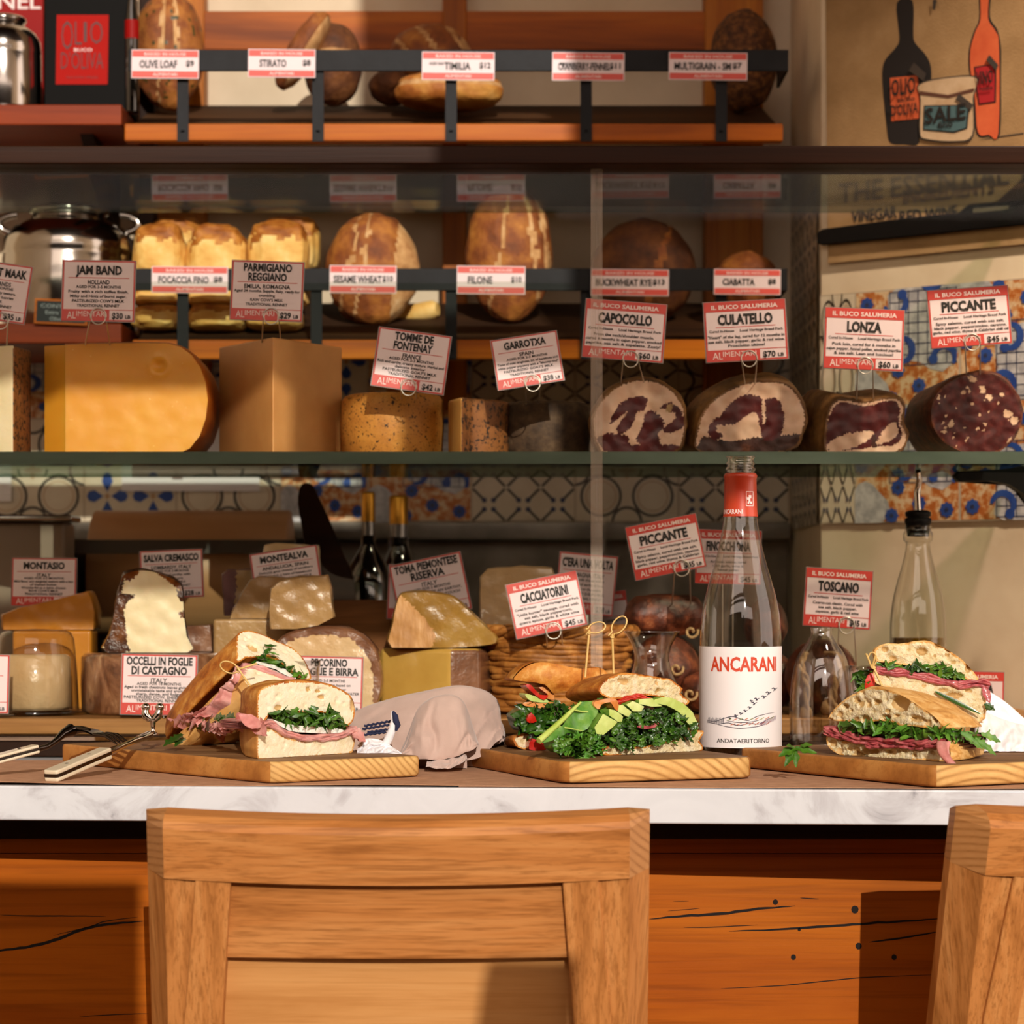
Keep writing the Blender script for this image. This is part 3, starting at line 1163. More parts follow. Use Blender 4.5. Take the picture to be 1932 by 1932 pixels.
card(1178, 624, 155, 113, 4.5, YC, M_, 'CAPOCOLLO', ['From the neck/shoulder muscle,', 'cured 6 months in cajun pepper, smoked', 'paprika, sea salt & espelette. Zesty!'], '$60',
     'price card reading capocollo above the first cut meat from the left', foot=(1171, 1217, 718, 2.80, (1190, 678)))
card(1407, 624, 157, 116, -3, YC, M_, 'CULATELLO', ['"Heart" of the leg, cured for 12 months in', 'sea salt, black pepper, garlic & red wine.', 'Prosciutto ultima!'], '$70',
     'price card marked $70 above the large cut ham', foot=(1407, 1424, 722, 2.80, (1413, 677)))
card(1630, 640, 152, 118, 2.5, YC, M_, 'LONZA', ['Pork loin, cured for 6 months in', 'cajun pepper, fennel pollen, smoked paprika', '& sea salt. Lean and luscious!'], '$60',
     'price card reading lonza above the dark red pork loin', foot=(1616, 1648, 752, 2.80, (1632, 690)))
card(1829, 598, 155, 112, -4, YC, M_, 'PICCANTE', ['Spicy salame, cured with sea salt,', 'black pepper, pepperoncino, cayenne,', 'garlic, red wine, thyme & Calabrian chili oil'], '$45',
     'price card above the round salami at the right end of the glass shelf', foot=(1824, 1849, 706, 2.80, (1834, 646)))
# lower deck
card(83, 1098, 124, 92, 0.5, 2.95, 'cheese', ['MONTASIO'], [('ITALY', 2), ('AGED FOR 3-5 MONTHS', 1), ('Mild flavor and delightful texture with a hint', 0), ('of melted butter.', 0), ('Wonderful as a table cheese.', 0), ("RAW COW'S MILK", 1), ('TRADITIONAL RENNET', 1)], '$26',
     'price card reading montasio behind the orange-yellow cheese wedge at the left')
card(324, 1083, 120, 92, -2.5, 2.93, 'cheese', ['SALVA CREMASCO'], [('LOMBARDY, ITALY', 2), ('AGED FOR 3 MONTHS', 1), ('Citrusy and earthy, with', 0), ('a crumbly core.', 0), ("RAW COW'S MILK", 1), ('TRADITIONAL RENNET', 1)], '$28',
     'price card marked $28 half hidden behind the white leaf-wrapped cheese')
card(540, 1080, 130, 88, -8.5, 2.92, 'cheese', ['MONTEALVA'], [('ANDALUCIA, SPAIN', 2), ('Delicate goat cheese of southern', 0), ('Spain with a hint of hazelnuts', 0), ("PASTEURIZED GOAT'S MILK", 1), ('TRADITIONAL RENNET', 1)], '$32',
     'price card reading montealva standing on the stack of wrapped blocks')
card(790, 1118, 118, 104, 2, 2.93, 'cheese', [], [('ITALY', 2), ('Buttery and', 0), ('mild', 0), ("COW'S MILK", 1)], '$24', 'price card mostly hidden behind the tilted one, beside the two gold-capped bottles', hide=(1,))
card(812, 1108, 140, 112, -12, 2.915, 'cheese', ['TOMA PIEMONTESE', 'RISERVA'], [('ITALY', 2), ('AGED FOR 5 MONTHS', 1), ('CHEESE PRESENTS AN EARTHY,', 1), ('MILKY, RICH WITH A TOUCH', 1), ('OF GRASS', 1)], '$30',
     'tilted price card reading toma rising behind the glossy cheese wedge')
card(1031, 1141, 138, 106, -12, 2.76, M_, 'CACCIATORINI', ['"Little hunter" sausage, cured with', 'sea salt, black peppercorn,', 'quatre epices, garlic & white wine'], '$45',
     'price card reading cacciatorini tilted over the wicker basket', foot=(1033, 1062, 1222, 2.80, (1044, 1190)))
card(1106, 1102, 112, 116, 5.5, 2.93, 'cheese', ["C'ERA UNA VOLTA"], [('ROMAGNA, ITALY', 2), ("Cow's milk cheese with a", 0), ('bright and earthy aroma,', 0), ('balance on the palate', 0), ("COW AND SHEEP'S MILK", 1), ('TRADITIONAL RENNET', 1)], '$38',
     'beige price card just behind the cacciatorini card, marked $38')
card(1150, 1172, 76, 112, -7, 2.96, M_, '', ['Lightly smoked', 'and cured'], '$40', 'price card peeping out low between two others behind the skewers')
card(1256, 1032, 138, 104, -11.5, 2.80, M_, 'PICCANTE', ['Spicy salame, cured with sea salt,', 'black pepper, pepperoncino, cayenne,', 'garlic, red wine, thyme & Calabrian'], '$45',
     'price card above the whole salami, just left of the bottle neck', foot=(1268, 1303, 1130, 2.86, (1286, 1072)))
card(1374, 1051, 126, 104, 1.5, 2.86, M_, 'FINOCCHIONA', ['Aromatic salame, cured', 'with garlic, wine &', 'fennel pollen'], '$45', 'price card seen partly through the neck of the wine bottle')
card(1581, 1129, 128, 112, 4, 2.78, M_, 'TOSCANO', ['Coarse-cut classic. Cured with', 'sea salt, black pepper,', 'cayenne, garlic & red wine'], '$45',
     'price card reading toscano on a tall wire right of the wine bottle', foot=(1580, 1616, 1246, 2.80, (1597, 1180)))
card(300, 1292, 145, 116, 1.2, 2.735, 'cheese', ['OCCELLI IN FOGLIE', 'DI CASTAGNO'], [('ITALY', 2), ('AGED FOR 18 MONTHS', 1), ('Aged in fresh chestnuts leaves giving an', 0), ('unmistakable taste and aroma.', 0), ('sharp, dense, and fudgy.', 0), ("PASTEURIZED COW, SHEEP'S MILK", 1), ('TRADITIONAL RENNET', 1)], '$44',
     'bright white price card below the white-fleshed cheese, left of the ham sandwich')
card(620, 1292, 130, 108, 1.5, 2.737, 'cheese', ['PECORINO', 'FOGLIE E BIRRA'], [('AGED 3-5 MONTHS', 1), ('A delicate cheese based on', 0), ('toasted malt and beer', 0), ("PASTEURIZED SHEEP'S MILK WATER", 1), ('TRADITIONAL RENNET', 1)], '$36',
     'bright white price card reading pecorino behind the left sandwich')
card(-48, 1290, 132, 112, 0.8, 2.732, 'cheese', [], [('ITALY', 2), ('Soft and slightly milky', 0), ('Fresh and tangy', 0), ("GOAT'S MILK", 1)], '$38', 'white price card cut off by the left edge in front of the plastic cheese tub')
card(1832, 1318, 126, 104, 1.5, 2.80, M_, 'MORTADELLA', ['Emulsified pork', 'with pistachio'], '$30', 'price card seen behind the right-hand sandwich against the bare wall')

# ------------------------------------------------------------------ bread tags clipped to the rack rails


def bread_tag(x0, y0, x1, y1, title, price, label, tw=.6, tx=.42, small=None, roll=0.6):
    Y = 3.1885
    s = Y / F
    c = P((x0 + x1) / 2, (y0 + y1) / 2, Y)
    a = math.radians(roll)
    U, n = Vector((math.cos(a), 0, -math.sin(a))), Vector((0, -1, 0))
    V = Vector((math.sin(a), 0, math.cos(a)))
    W, H = (x1 - x0) * s, (y1 - y0) * s
    b, tx_, wt = MB(), MB(), MB()

    def q(u, v, k):
        return c + U * ((u - .5) * W) + V * ((.5 - v) * H) + n * (.0003 * k)

    b.prism([q(u, v, -4) for u, v in ((0, 0), (1, 0), (1, 1), (0, 1))], n * .0012, 0)
    for (u0, v0, u1, v1, mi) in ((.012, .03, .988, .25, 1), (.012, .75, .988, .97, 1)):
        b.add([q(u0, v1, 1), q(u1, v1, 1), q(u1, v0, 1), q(u0, v0, 1)], [(0, 1, 2, 3)], mi, False)
    lay_text(wt, 'BAKED IN HOUSE', q(.5, .15, 2), U, V, .62 * W, .10 * H, n, 0)
    lay_text(wt, 'ALIMENTARI', q(.5, .86, 2), U, V, .36 * W, .10 * H, n, 0)
    lay_text(tx_, title, q(tx, .5, 2), U, V, tw * W, .25 * H, n, 0, 0, .03)
    lay_text(tx_, price, q(.87, .47, 2), U, V, (.05 + .035 * len(price)) * W, .20 * H, n, 0, 0, .03)
    if small:
        lay_text(tx_, small, q(.2, .42, 2), U, V, .2 * W, .1 * H, n, 0, 0, .02)
    r = empty('bread_tag', c - V * (H / 2), label, 'price tag', None)
    b.build('tag_sheet', [K['card'], K['tagred']], r)
    tx_.build('lettering', K['ink'], r)
    wt.build('white_lettering', K['cardwhite'], r)


K['tagred'] = mat('tag_coral_print', '#d9534a', .5)
for a in ((248, 94, 375, 148, 'OLIVE LOAF', '$9', 'red and white tag reading olive loaf on the upper rack rail', .56, .40),
          (468, 93, 595, 146, 'STIRATO', '$8', 'red and white tag reading stirato on the upper rack rail', .40, .37),
          (796, 98, 933, 151, 'TIMILIA', '$12', 'red and white tag reading timilia on the upper rack rail', .36, .49, 'ANCIENT GRAIN'),
          (1042, 99, 1178, 152, 'CRANBERRY-FENNEL', '$11', 'red and white tag half in shadow on the upper rack rail', .72, .44, 'SOURDOUGH'),
          (1262, 99, 1410, 151, 'MULTIGRAIN - SM', '$7', 'shaded red tag reading multigrain at the right end of the upper rail', .72, .43),
          (286, 503, 430, 553, 'FOCACCIA FINO', '$8', 'red and white tag reading focaccia on the lower rack rail', .66, .42),
          (622, 501, 748, 553, 'SESAME WHEAT', '$10', 'red and white tag in front of the round sesame loaf', .72, .42),
          (862, 502, 991, 555, 'FILONE', '$10', 'red and white tag in front of the tall oval loaf', .36, .34),
          (1115, 508, 1262, 558, 'BUCKWHEAT RYE', '$13', 'shaded red tag in front of the dark rye loaf', .72, .42),
          (1347, 508, 1473, 556, 'CIABATTA', '$8', 'shaded red tag reading ciabatta at the right end of the lower rail', .48, .37)):
    bread_tag(*a)

# ------------------------------------------------------------------ cheeses and cured meats in the case
K['fat'] = mat('pale_cured_fat', [(.3, '#d3ab90'), (.6, '#e3c3a8'), (.8, '#edd3b8')], .35, nscale=45, sss=.25, bump=.1)
K['lean'] = mat('dark_red_lean', [(.3, '#3c0e11'), (.6, '#561a1b'), (.85, '#74332f')], .35, nscale=60, bump=.15)
K['leandk'] = mat('brown_edge_meat', [(.3, '#24100c'), (.6, '#3f1e14'), (.8, '#6a3c20')], .4, nscale=60, bump=.3)
K['casing'] = mat('wrinkled_casing', [(.25, '#3c2615'), (.5, '#69451f'), (.75, '#9a6f3c')], .55, nscale=35, bump=.8, bscale=90, bdist=.003)
K['salamicut'] = mat('salami_cut', [(.3, '#3c1413'), (.55, '#541f1e'), (.75, '#74332d')], .35, nscale=110, bump=.15)
K['salamifat'] = mat('salami_fat', [(.3, '#c9a183'), (.7, '#dfc0a0')], .4, nscale=60)
K['salamiskin'] = mat('salami_skin', [(.3, '#2b130c'), (.52, '#5a2a1a'), (.68, '#8a4a2c'), (.8, '#b9825c')], .45, nscale=70, bump=.6, bscale=160)
K['twine'] = mat('butcher_twine', [(.3, '#94754e'), (.7, '#bd9e72')], .8, nscale=200, bump=.5)
K['yellow'] = mat('golden_cheese', [(.3, '#d79022'), (.6, '#e0a033'), (.8, '#e8b34a')], .42, nscale=9, sss=.35, specks=[('#f0cf85', 260, .70, .74), ('#8a5a1a', 190, .76, .80)], bump=.08)
K['orangerind'] = mat('orange_wax_rind', [(.3, '#9a4a10'), (.7, '#bd6a1c')], .4, nscale=20, bump=.2)
K['tan'] = mat('tan_hard_cheese', [(.3, '#bd8448'), (.6, '#cc9558'), (.8, '#d6a468')], .5, nscale=14, sss=.25, bump=.15, specks=[('#7a4c22', 120, .76, .80)])
K['whitecheese'] = mat('ivory_cheese', [(.3, '#e3d3a8'), (.6, '#ebddb8'), (.8, '#f0e6c8')], .45, nscale=25, sss=.3, bump=.25, bscale=120, specks=[('#b99a5e', 60, .72, .78)])
K['leafrind'] = mat('wrapped_leaf_rind', [(.3, '#241109'), (.55, '#4a2814'), (.78, '#80502c')], .3, nscale=45, coat=.8, bump=.8, bscale=70, bdist=.004)
K['tommerind'] = mat('peppered_rind', [(.3, '#b0702a'), (.6, '#c98a38'), (.8, '#d9a24e')], .6, nscale=30, bump=.5, bscale=140, specks=[('#2b180c', 170, .60, .64), ('#3a2110', 420, .60, .66)])
K['tommerind2'] = mat('heavily_peppered_rind', [(.3, '#6a3c1a'), (.7, '#9a6330')], .6, nscale=30, bump=.5, bscale=140, specks=[('#24130a', 170, .52, .58)])
K['greyrind'] = mat('grey_brown_rind', [(.3, '#35261a'), (.55, '#55412e'), (.8, '#7a644a')], .75, nscale=70, bump=.7, bscale=160)
K['tomme'] = mat('tomme_paste', [(.3, '#d29a4c'), (.7, '#e4b86c')], .5, nscale=20, sss=.25)
K['wrapped'] = mat('cling_wrapped_cheese', [(.3, '#96744a'), (.6, '#ae8a5a'), (.82, '#c8a878')], .3, nscale=18, coat=1, bump=.5, bscale=55, bdist=.004, stretch=(1, 1, 1))
K['wrapped2'] = mat('cling_wrapped_pale_cheese', [(.3, '#cfa877'), (.6, '#ddbf94'), (.82, '#ead6b0')], .3, nscale=14, coat=1, bump=.5, bscale=50, bdist=.004)
K['purple'] = mat('purple_rind', [(.3, '#4e2b2c'), (.7, '#7c4a48')], .5, nscale=30, coat=.5, bump=.4)
K['goldwrap'] = mat('golden_wrapped_cheese', [(.3, '#b98f40'), (.6, '#cba350'), (.82, '#dcbb70')], .3, nscale=14, coat=1, bump=.25, bscale=50, bdist=.003)
K['olivewrap'] = mat('olive_gold_wrapped_cheese', [(.3, '#86622a'), (.55, '#a07834'), (.8, '#bc9850')], .3, nscale=16, coat=1, bump=.5, bscale=60, bdist=.003)
K['leafpatch'] = mat('leaf_wrapped_side', [(.28, '#381c10'), (.45, '#6a4028'), (.6, '#94684a'), (.78, '#c29a72')], .3, nscale=30, stretch=(1, 1, .5), dist=1.5, coat=1, bump=.7, bscale=70, bdist=.004)
K['orangecheese'] = mat('orange_wrapped_cheese', [(.3, '#b9741c'), (.7, '#d08b2c')], .35, nscale=16, coat=.6, bump=.15)
K['brownrind'] = mat('brown_wrapped_rind', [(.3, '#5c3826'), (.55, '#855a40'), (.8, '#a87c5c')], .35, nscale=26, coat=.9, bump=.6, bscale=60, bdist=.004)


def px_pts(fr, pts, per=3, smooth=True):
    uv = [fr.uv(*p) for p in pts]
    uv = [Vector((p.x, max(p.y, .0004))) for p in uv]
    return [Vector((p.x, max(p.y, .0003))) for p in (smooth_loop(uv, per) if smooth else uv)]


def shelf_frame(px, Y, z=None):
    p = P(px, 859, Y)
    p.z = ZS if z is None else z
    return Frame(p, (1, 0, 0))


def z6(l):
    return [(1080 + .441 * x, 450 + .441 * y) for x, y in l]


def meat(name, label, cat, outline, regions, depth, Y, mats, rings, step=.0022, cap=None):
    """regions: [(pts, slot)] painted on the cut face, later ones win"""
    cxp = sum(p[0] for p in outline) / len(outline)
    fr = shelf_frame(cxp, Y)
    loop = px_pts(fr, outline)
    regs = [([fr.uv(*p) for p in smooth_loop(r, 3)], k) for r, k in regions]

    lp = resample(loop, .0011)

    def mf(u, v):
        k = 0
        if min((u - p.x) ** 2 + (v - p.y) ** 2 for p in lp) < .0022 ** 2:
            return 1
        du = .0016 * noise.noise(Vector((u * 300, v * 300, 1)))
        for poly, kk in regs:
            if inside(poly, u + du, v + du):
                k = kk
        return k
    b = MB()
    slab(b, fr, loop, depth, rings, step, 0, 1, (lambda u, v: .0012 * noise.noise(Vector((u * 90, v * 90, 3)))) if cap is None else cap, mf, .0016, 70, anchor='bottom')
    o = b.build(name, mats)
    return tag(o, label, cat)


RR = ((0, 1, 0, 0), (.03, 1.03, 0, 0), (.15, 1.05, 0, 0), (.5, 1.04, 0, 0), (.8, .95, 0, 0), (1, .6, 0, 0))
meat('capocollo', 'cut capocollo with marbled white fat, first of the cured meats from the left', 'cured meat',
     z6([(82, 800), (95, 735), (140, 670), (210, 620), (290, 600), (370, 612), (430, 650), (470, 700), (485, 760), (482, 830), (470, 885), (420, 925), (300, 930), (180, 930), (110, 905)]),
     [(z6([(105, 860), (150, 835), (235, 845), (250, 880), (360, 880), (450, 885), (430, 925), (180, 928)]), 2),
      (z6([(160, 795), (195, 715), (255, 680), (318, 682), (310, 730), (275, 745), (255, 800), (205, 842), (190, 810), (235, 740)]), 2),
      (z6([(272, 860), (300, 800), (312, 748), (348, 735), (395, 795), (368, 835), (372, 878), (300, 885)]), 2),
      (z6([(370, 728), (425, 700), (478, 762), (474, 805), (420, 832), (385, 815), (445, 765), (410, 735)]), 2),
      (z6([(398, 735), (412, 708), (428, 715), (418, 745)]), 3)], .10, 2.79, [K['fat'], K['casing'], K['lean'], K['twine']], RR)
meat('culatello', 'wide cut ham with a dark red heart and thick pale fat, second of the meats', 'cured meat',
     z6([(528, 900), (525, 850), (548, 760), (600, 690), (680, 640), (760, 612), (860, 608), (930, 630), (980, 690), (1002, 770), (985, 835), (960, 890), (860, 925), (700, 930), (590, 925)]),
     [(z6([(540, 930), (555, 850), (620, 860), (700, 865), (780, 850), (880, 845), (985, 838), (960, 900), (860, 930), (700, 932)]), 3),
      (z6([(632, 762), (680, 702), (742, 668), (800, 676), (815, 690), (870, 682), (905, 740), (900, 820), (868, 862), (815, 858), (800, 785), (772, 742), (700, 792), (650, 795)]), 2),
      (z6([(812, 690), (822, 700), (826, 780), (815, 790)]), 0),
      (z6([(600, 780), (640, 760), (660, 800), (640, 850), (600, 860), (580, 830)]), 2),
      (z6([(612, 800), (690, 795), (760, 775), (772, 805), (730, 850), (650, 848)]), 0)], .11, 2.79, [K['fat'], K['casing'], K['lean'], K['leandk']],
     ((0, 1, 0, 0), (.03, 1.03, 0, 0), (.2, 1.08, -.004, .004), (.5, 1.08, -.01, .004), (.8, .95, -.012, 0), (1, .6, -.01, 0)))
meat('lonza', 'dark red pork loin with two pale fat crescents, third of the cured meats', 'cured meat',
     z6([(1078, 900), (1082, 800), (1098, 725), (1138, 685), (1200, 690), (1240, 698), (1290, 690), (1340, 680), (1392, 682), (1422, 720), (1412, 790), (1436, 840), (1412, 905), (1340, 928), (1200, 930), (1105, 926)]),
     [(z6([(1084, 880), (1086, 800), (1110, 735), (1142, 702), (1200, 708), (1255, 715), (1300, 706), (1345, 697), (1385, 700), (1402, 730), (1395, 790), (1410, 840), (1380, 880), (1300, 890), (1180, 905), (1100, 905)]), 2),
      (z6([(1086, 886), (1150, 842), (1240, 826), (1286, 826), (1278, 850), (1220, 888), (1150, 906), (1105, 905)]), 0),
      (z6([(1302, 878), (1325, 830), (1370, 784), (1398, 812), (1385, 845), (1345, 872)]), 0),
      (z6([(1282, 890), (1288, 838), (1298, 838), (1304, 890)]), 3)], .12, 2.79, [K['fat'], K['casing'], K['lean'], K['leandk']],
     ((0, 1, 0, 0), (.03, 1.04, 0, 0), (.2, 1.08, -.006, .003), (.5, 1.14, -.018, .006), (.8, 1.1, -.022, .006), (1, .7, -.02, 0)))
_el = [(1843 + 86 * math.cos(a), 781 + 78 * math.sin(a) * (1 - .04 * math.cos(3 * a))) for a in [2 * PI * i / 24 for i in range(24)]]
_rg = []
_r2 = random.Random(8)
for (x, y, rx, ry, t) in ((1834, 715, 9, 5, .5), (1854, 735, 5, 9, -.5), (1901, 780, 9, 7, .7), (1914, 793, 8, 8, .2), (1908, 832, 6, 8, .8), (1768, 748, 7, 6, 0), (1866, 750, 7, 6, .3), (1835, 762, 4, 3, .2), (1795, 800, 5, 7, .3), (1890, 745, 5, 4, .1), (1818, 740, 4, 4, 0), (1858, 800, 4, 3, .6), (1780, 815, 5, 4, .2)) + \
        tuple((_r2.uniform(1770, 1918), _r2.uniform(716, 848), _r2.uniform(1.5, 3), _r2.uniform(1.5, 3), 0) for _ in range(26)):
    _rg.append(([(x + rx * math.cos(a) * math.cos(t) - ry * math.sin(a) * math.sin(t), y + rx * math.cos(a) * math.sin(t) + ry * math.sin(a) * math.cos(t)) for a in [2 * PI * i / 8 for i in range(8)]], 2))
meat('salami_piccante', 'round cut salami with white fat flecks at the right end of the glass shelf', 'cured meat', _el, _rg, .15, 2.79,
     [K['salamicut'], K['salamiskin'], K['salamifat']], ((0, 1, 0, 0), (.02, 1.03, 0, 0), (.2, 1.03, -.002, 0), (.8, 1.0, -.012, 0), (.95, .8, -.014, 0), (1, .5, -.014, 0)), .0018)


def zprism(name, label, cat, plan, py_top, Ytop, zb, mats, sides=None, bevel=.003, top_tilt=0, segs=3, group=None, sub=None):
    """cheese cut as an upright prism: plan is [(px, Y)], top read at py_top for a point at distance Ytop"""
    zt = P(0, py_top, Ytop).z
    pts = [P(p, 0, y) for p, y in plan]
    b = MB()
    n = len(pts)
    bot = [Vector((p.x, p.y, zb)) for p in pts]
    top = [Vector((p.x, p.y, zt + top_tilt * (p.x - pts[0].x))) for p in pts]
    b.add(bot + top, [list(range(n))[::-1], [n + i for i in range(n)]], 0, False)
    for i in range(n):
        j = (i + 1) % n
        b.add([bot[i], bot[j], top[j], top[i]], [(0, 1, 2, 3)], (sides[i] if sides else 0), False)
    o = b.build(name, mats, bevel=bevel, segs=segs)
    return tag(o, label, cat, group)


def arc_plan(pxc, Yc, r, a0, a1, n=14):
    """points of a wheel's rim: angles in degrees, 270 faces the viewer"""
    c = P(pxc, 0, Yc)
    out = []
    for i in range(n + 1):
        a = math.radians(a0 + (a1 - a0) * i / n)
        x, y = c.x + r * math.cos(a), c.y + r * math.sin(a)
        out.append((CX + x / y * F, y))
    return out


CH = 'cheese'
zs = ZS + .0002
zprism('white_cheese', 'white cut cheese with a brown rind at the left end of the glass shelf', CH, [(-90, 2.80), (26, 2.765), (58, 2.82), (50, 2.9), (-90, 2.92)], 652, 2.77, zs, [K['whitecheese'], K['tommerind2']], [0, 1, 1, 0, 0])
# big golden wheel segment
fr = shelf_frame(240, 2.79)
b = MB()
lp = px_pts(fr, [(123, 651), (200, 648), (318, 648), (355, 662), (380, 692), (391, 735), (390, 785), (376, 830), (340, 858), (250, 860), (123, 860)], 4, True)
lp = [p for p in px_pts(fr, [(123, 651), (160, 649), (200, 648), (260, 647), (318, 648), (342, 655), (362, 670), (378, 693), (388, 722), (392, 755), (388, 790), (377, 822), (358, 846), (330, 859), (250, 860), (123, 860)], 1, False)]
_dc = fr.uv(300, 690)


def dent(u, v):
    d = math.hypot(u - _dc.x, v - _dc.y)
    return .005 * math.exp(-(d / .006) ** 2) - .0015 * math.exp(-((d - .010) / .0025) ** 2) + .0005 * noise.noise(Vector((u * 60, v * 60, 9)))


slab(b, fr, lp, .13, ((0, 1, 0, 0), (.02, 1.012, 0, 0), (.3, 1.02, 0, 0), (1, 1.0, 0, 0)), .0035, 0, 1, dent, anchor='bottom')
q = [fr.px(123, 651), fr.px(123, 860), P(84, 861, 2.815), P(84, 653, 2.815)]
for p in q[1:3]:
    p.z = ZS + .0003
b.quad(q[0], q[3], q[2], q[1], 0)
b.quad(q[3], q[3] + Vector((.0, .1, 0)), q[2] + Vector((.0, .1, 0)), q[2], 0)
b.quad(q[0], q[0] + Vector((0, .125, 0)), q[3] + Vector((0, .1, 0)), q[3], 1)
tag(b.build('golden_cheese_wheel', [K['yellow'], K['orangerind']]), 'big golden-yellow cut cheese with a rounded orange rind on the glass shelf', CH)
zprism('tan_cheese_wedge', 'tall tan hard cheese wedge with a sharp front edge on the glass shelf', CH, [(414, 2.87), (515, 2.757), (645, 2.87), (600, 2.99), (455, 2.99)], 636, 2.757, zs, [K['tan'], K['tan']], bevel=.002)
b = MB()
pl = arc_plan(742, 2.862, .0605, 150, 345, 30)
zt = P(0, 741, 2.81).z
rows = []
for (k, z) in ((.93, zs), (1.0, zs + .006), (1.025, (zs + zt) / 2), (1.0, zt - .006), (.94, zt - .001), (.85, zt + .001)):
    c0 = P(742, 0, 2.862)
    rows.append([Vector((c0.x + (P(a, 0, y).x - c0.x) * k, c0.y + (y - c0.y) * k, z)) for a, y in pl])
b.grid(rows, 0, True)
b.add(rows[-1], [list(range(len(rows[-1])))], 0, False)
b.add(rows[0], [list(range(len(rows[0])))[::-1]], 0, False)
tag(b.build('peppered_cheese', [K['tommerind']]), 'orange cheese half with a black-peppered rind, right of the tan wedge', CH)
zprism('tomme_wedge', 'cut peppered cheese wedge with its pale inside showing, left of the dark cheese', CH, [(846, 2.835), (871, 2.785)] + arc_plan(868, 2.868, .058, 285, 385, 10) + [(850, 2.93)], 748, 2.785, zs,
       [K['tommerind2'], K['tomme']], [1] + [0] * 13, bevel=.004)
b = MB()
c0 = P(1030, 0, 2.885)
zt = P(0, 754, 2.83).z - zs
b.lathe([(0, 0), (.046, 0), (.051, .005), (.0525, zt * .5), (.051, zt - .005), (.046, zt), (0, zt + .001)], (c0.x, c0.y, zs), 40)
tag(b.build('garrotxa_wheel', K['greyrind']), 'dark grey-brown rinded cheese in shadow, left of the first cut meat', CH)

# ---- lower deck
zd = ZD + .0002


def on_deck(px, Y, z=zd):
    p = P(px, 0, Y)
    p.z = z
    return Frame(p, (1, 0, 0))


def wrapped(name, label, pts, Y, depth, mats, zb=zd, regions=(), side=0, rings=None, step=.004, disp=.0015, smooth=True, group=None, anchor='bottom', dscale=70):
    fr = on_deck(sum(p[0] for p in pts) / len(pts), Y, zb)
    loop = px_pts(fr, pts, 3, smooth)
    regs = [([fr.uv(*p) for p in r], k) for r, k in regions]

    def mf(u, v):
        k = 0
        du = .0016 * noise.noise(Vector((u * 200, v * 200, 1)))
        for poly, kk in regs:
            if inside(poly, u + du, v - du):
                k = kk
        return k
    b = MB()
    slab(b, fr, loop, depth, rings or ((0, 1, 0, 0), (.06, 1.03, 0, 0), (.5, 1.04, 0, 0), (.94, 1.0, 0, 0), (1, .93, 0, 0)), step, 0, side,
         lambda u, v: disp * noise.noise(Vector((u * dscale, v * dscale, 2))), mf, disp, 60, anchor=anchor)
    return tag(b.build(name, mats), label, CH, group)


# clear tub with a cheese in it
c0 = P(68, 0, 2.835)
t = empty('plastic_tub', (c0.x, c0.y, zd), 'clear plastic dome tub over a pale cheese at the lower left of the case', 'tub')
b = MB()
b.lathe([(.049, 0), (.049, .003), (.0485, .02), (.0465, .055), (.044, .082), (.040, .089), (.032, .092), (0, .093)], (c0.x, c0.y, zd + .006), 48)
b.build('dome', K['clear_tub'] if 'clear_tub' in K else glass('clear_plastic', '#f2f0ec', '#c9c2b6', 1.6, .04), t)
b = MB()
b.lathe([(0, 0), (.062, 0), (.063, .004), (.058, .007), (.049, .006), (0, .0045)], (c0.x, c0.y, zd), 48)
b.build('base', glass('clear_plastic_base', '#e6e2da', '#b8b0a4', 2, .05), t)
b = MB()
b.lathe([(0, 0), (.038, 0), (.041, .004), (.040, .06), (.036, .064), (0, .064)], (c0.x, c0.y, zd + .0055), 40)
tag(b.build('tub_cheese', K['wrapped2']), 'pale round cheese under the clear plastic dome tub', CH)
zprism('orange_cheese_block', 'orange-brown cheese block standing behind the plastic tub', CH, [(24, 2.91), (172, 2.905), (184, 2.93), (180, 2.985), (28, 2.985)], 1189, 2.91, zd, [K['orangecheese']], bevel=.004)
wrapped('orange_cheese_wedge', 'orange-yellow cheese wedge sloping down to the left above the plastic tub', [(6, 1189), (5, 1160), (38, 1147), (100, 1133), (164, 1117), (172, 1130), (178, 1155), (176, 1189)], 2.912, .055, [K['orangecheese']], P(0, 1189, 2.91).z + .0004, smooth=False)
b = MB()
c0 = P(289, 0, 2.865)
zt = P(0, 1233, 2.80).z - zd
b.lathe([(0, 0), (.078, 0), (.083, .004), (.084, zt * .5), (.0835, zt - .005), (.079, zt - .0005), (0, zt)], (c0.x, c0.y, zd), 56)
tag(b.build('brown_rind_wheel', [K['leafpatch']]), 'brown plastic-wrapped cheese wheel beneath the white-fleshed wedge', CH)
zt0 = zd + zt + .0004
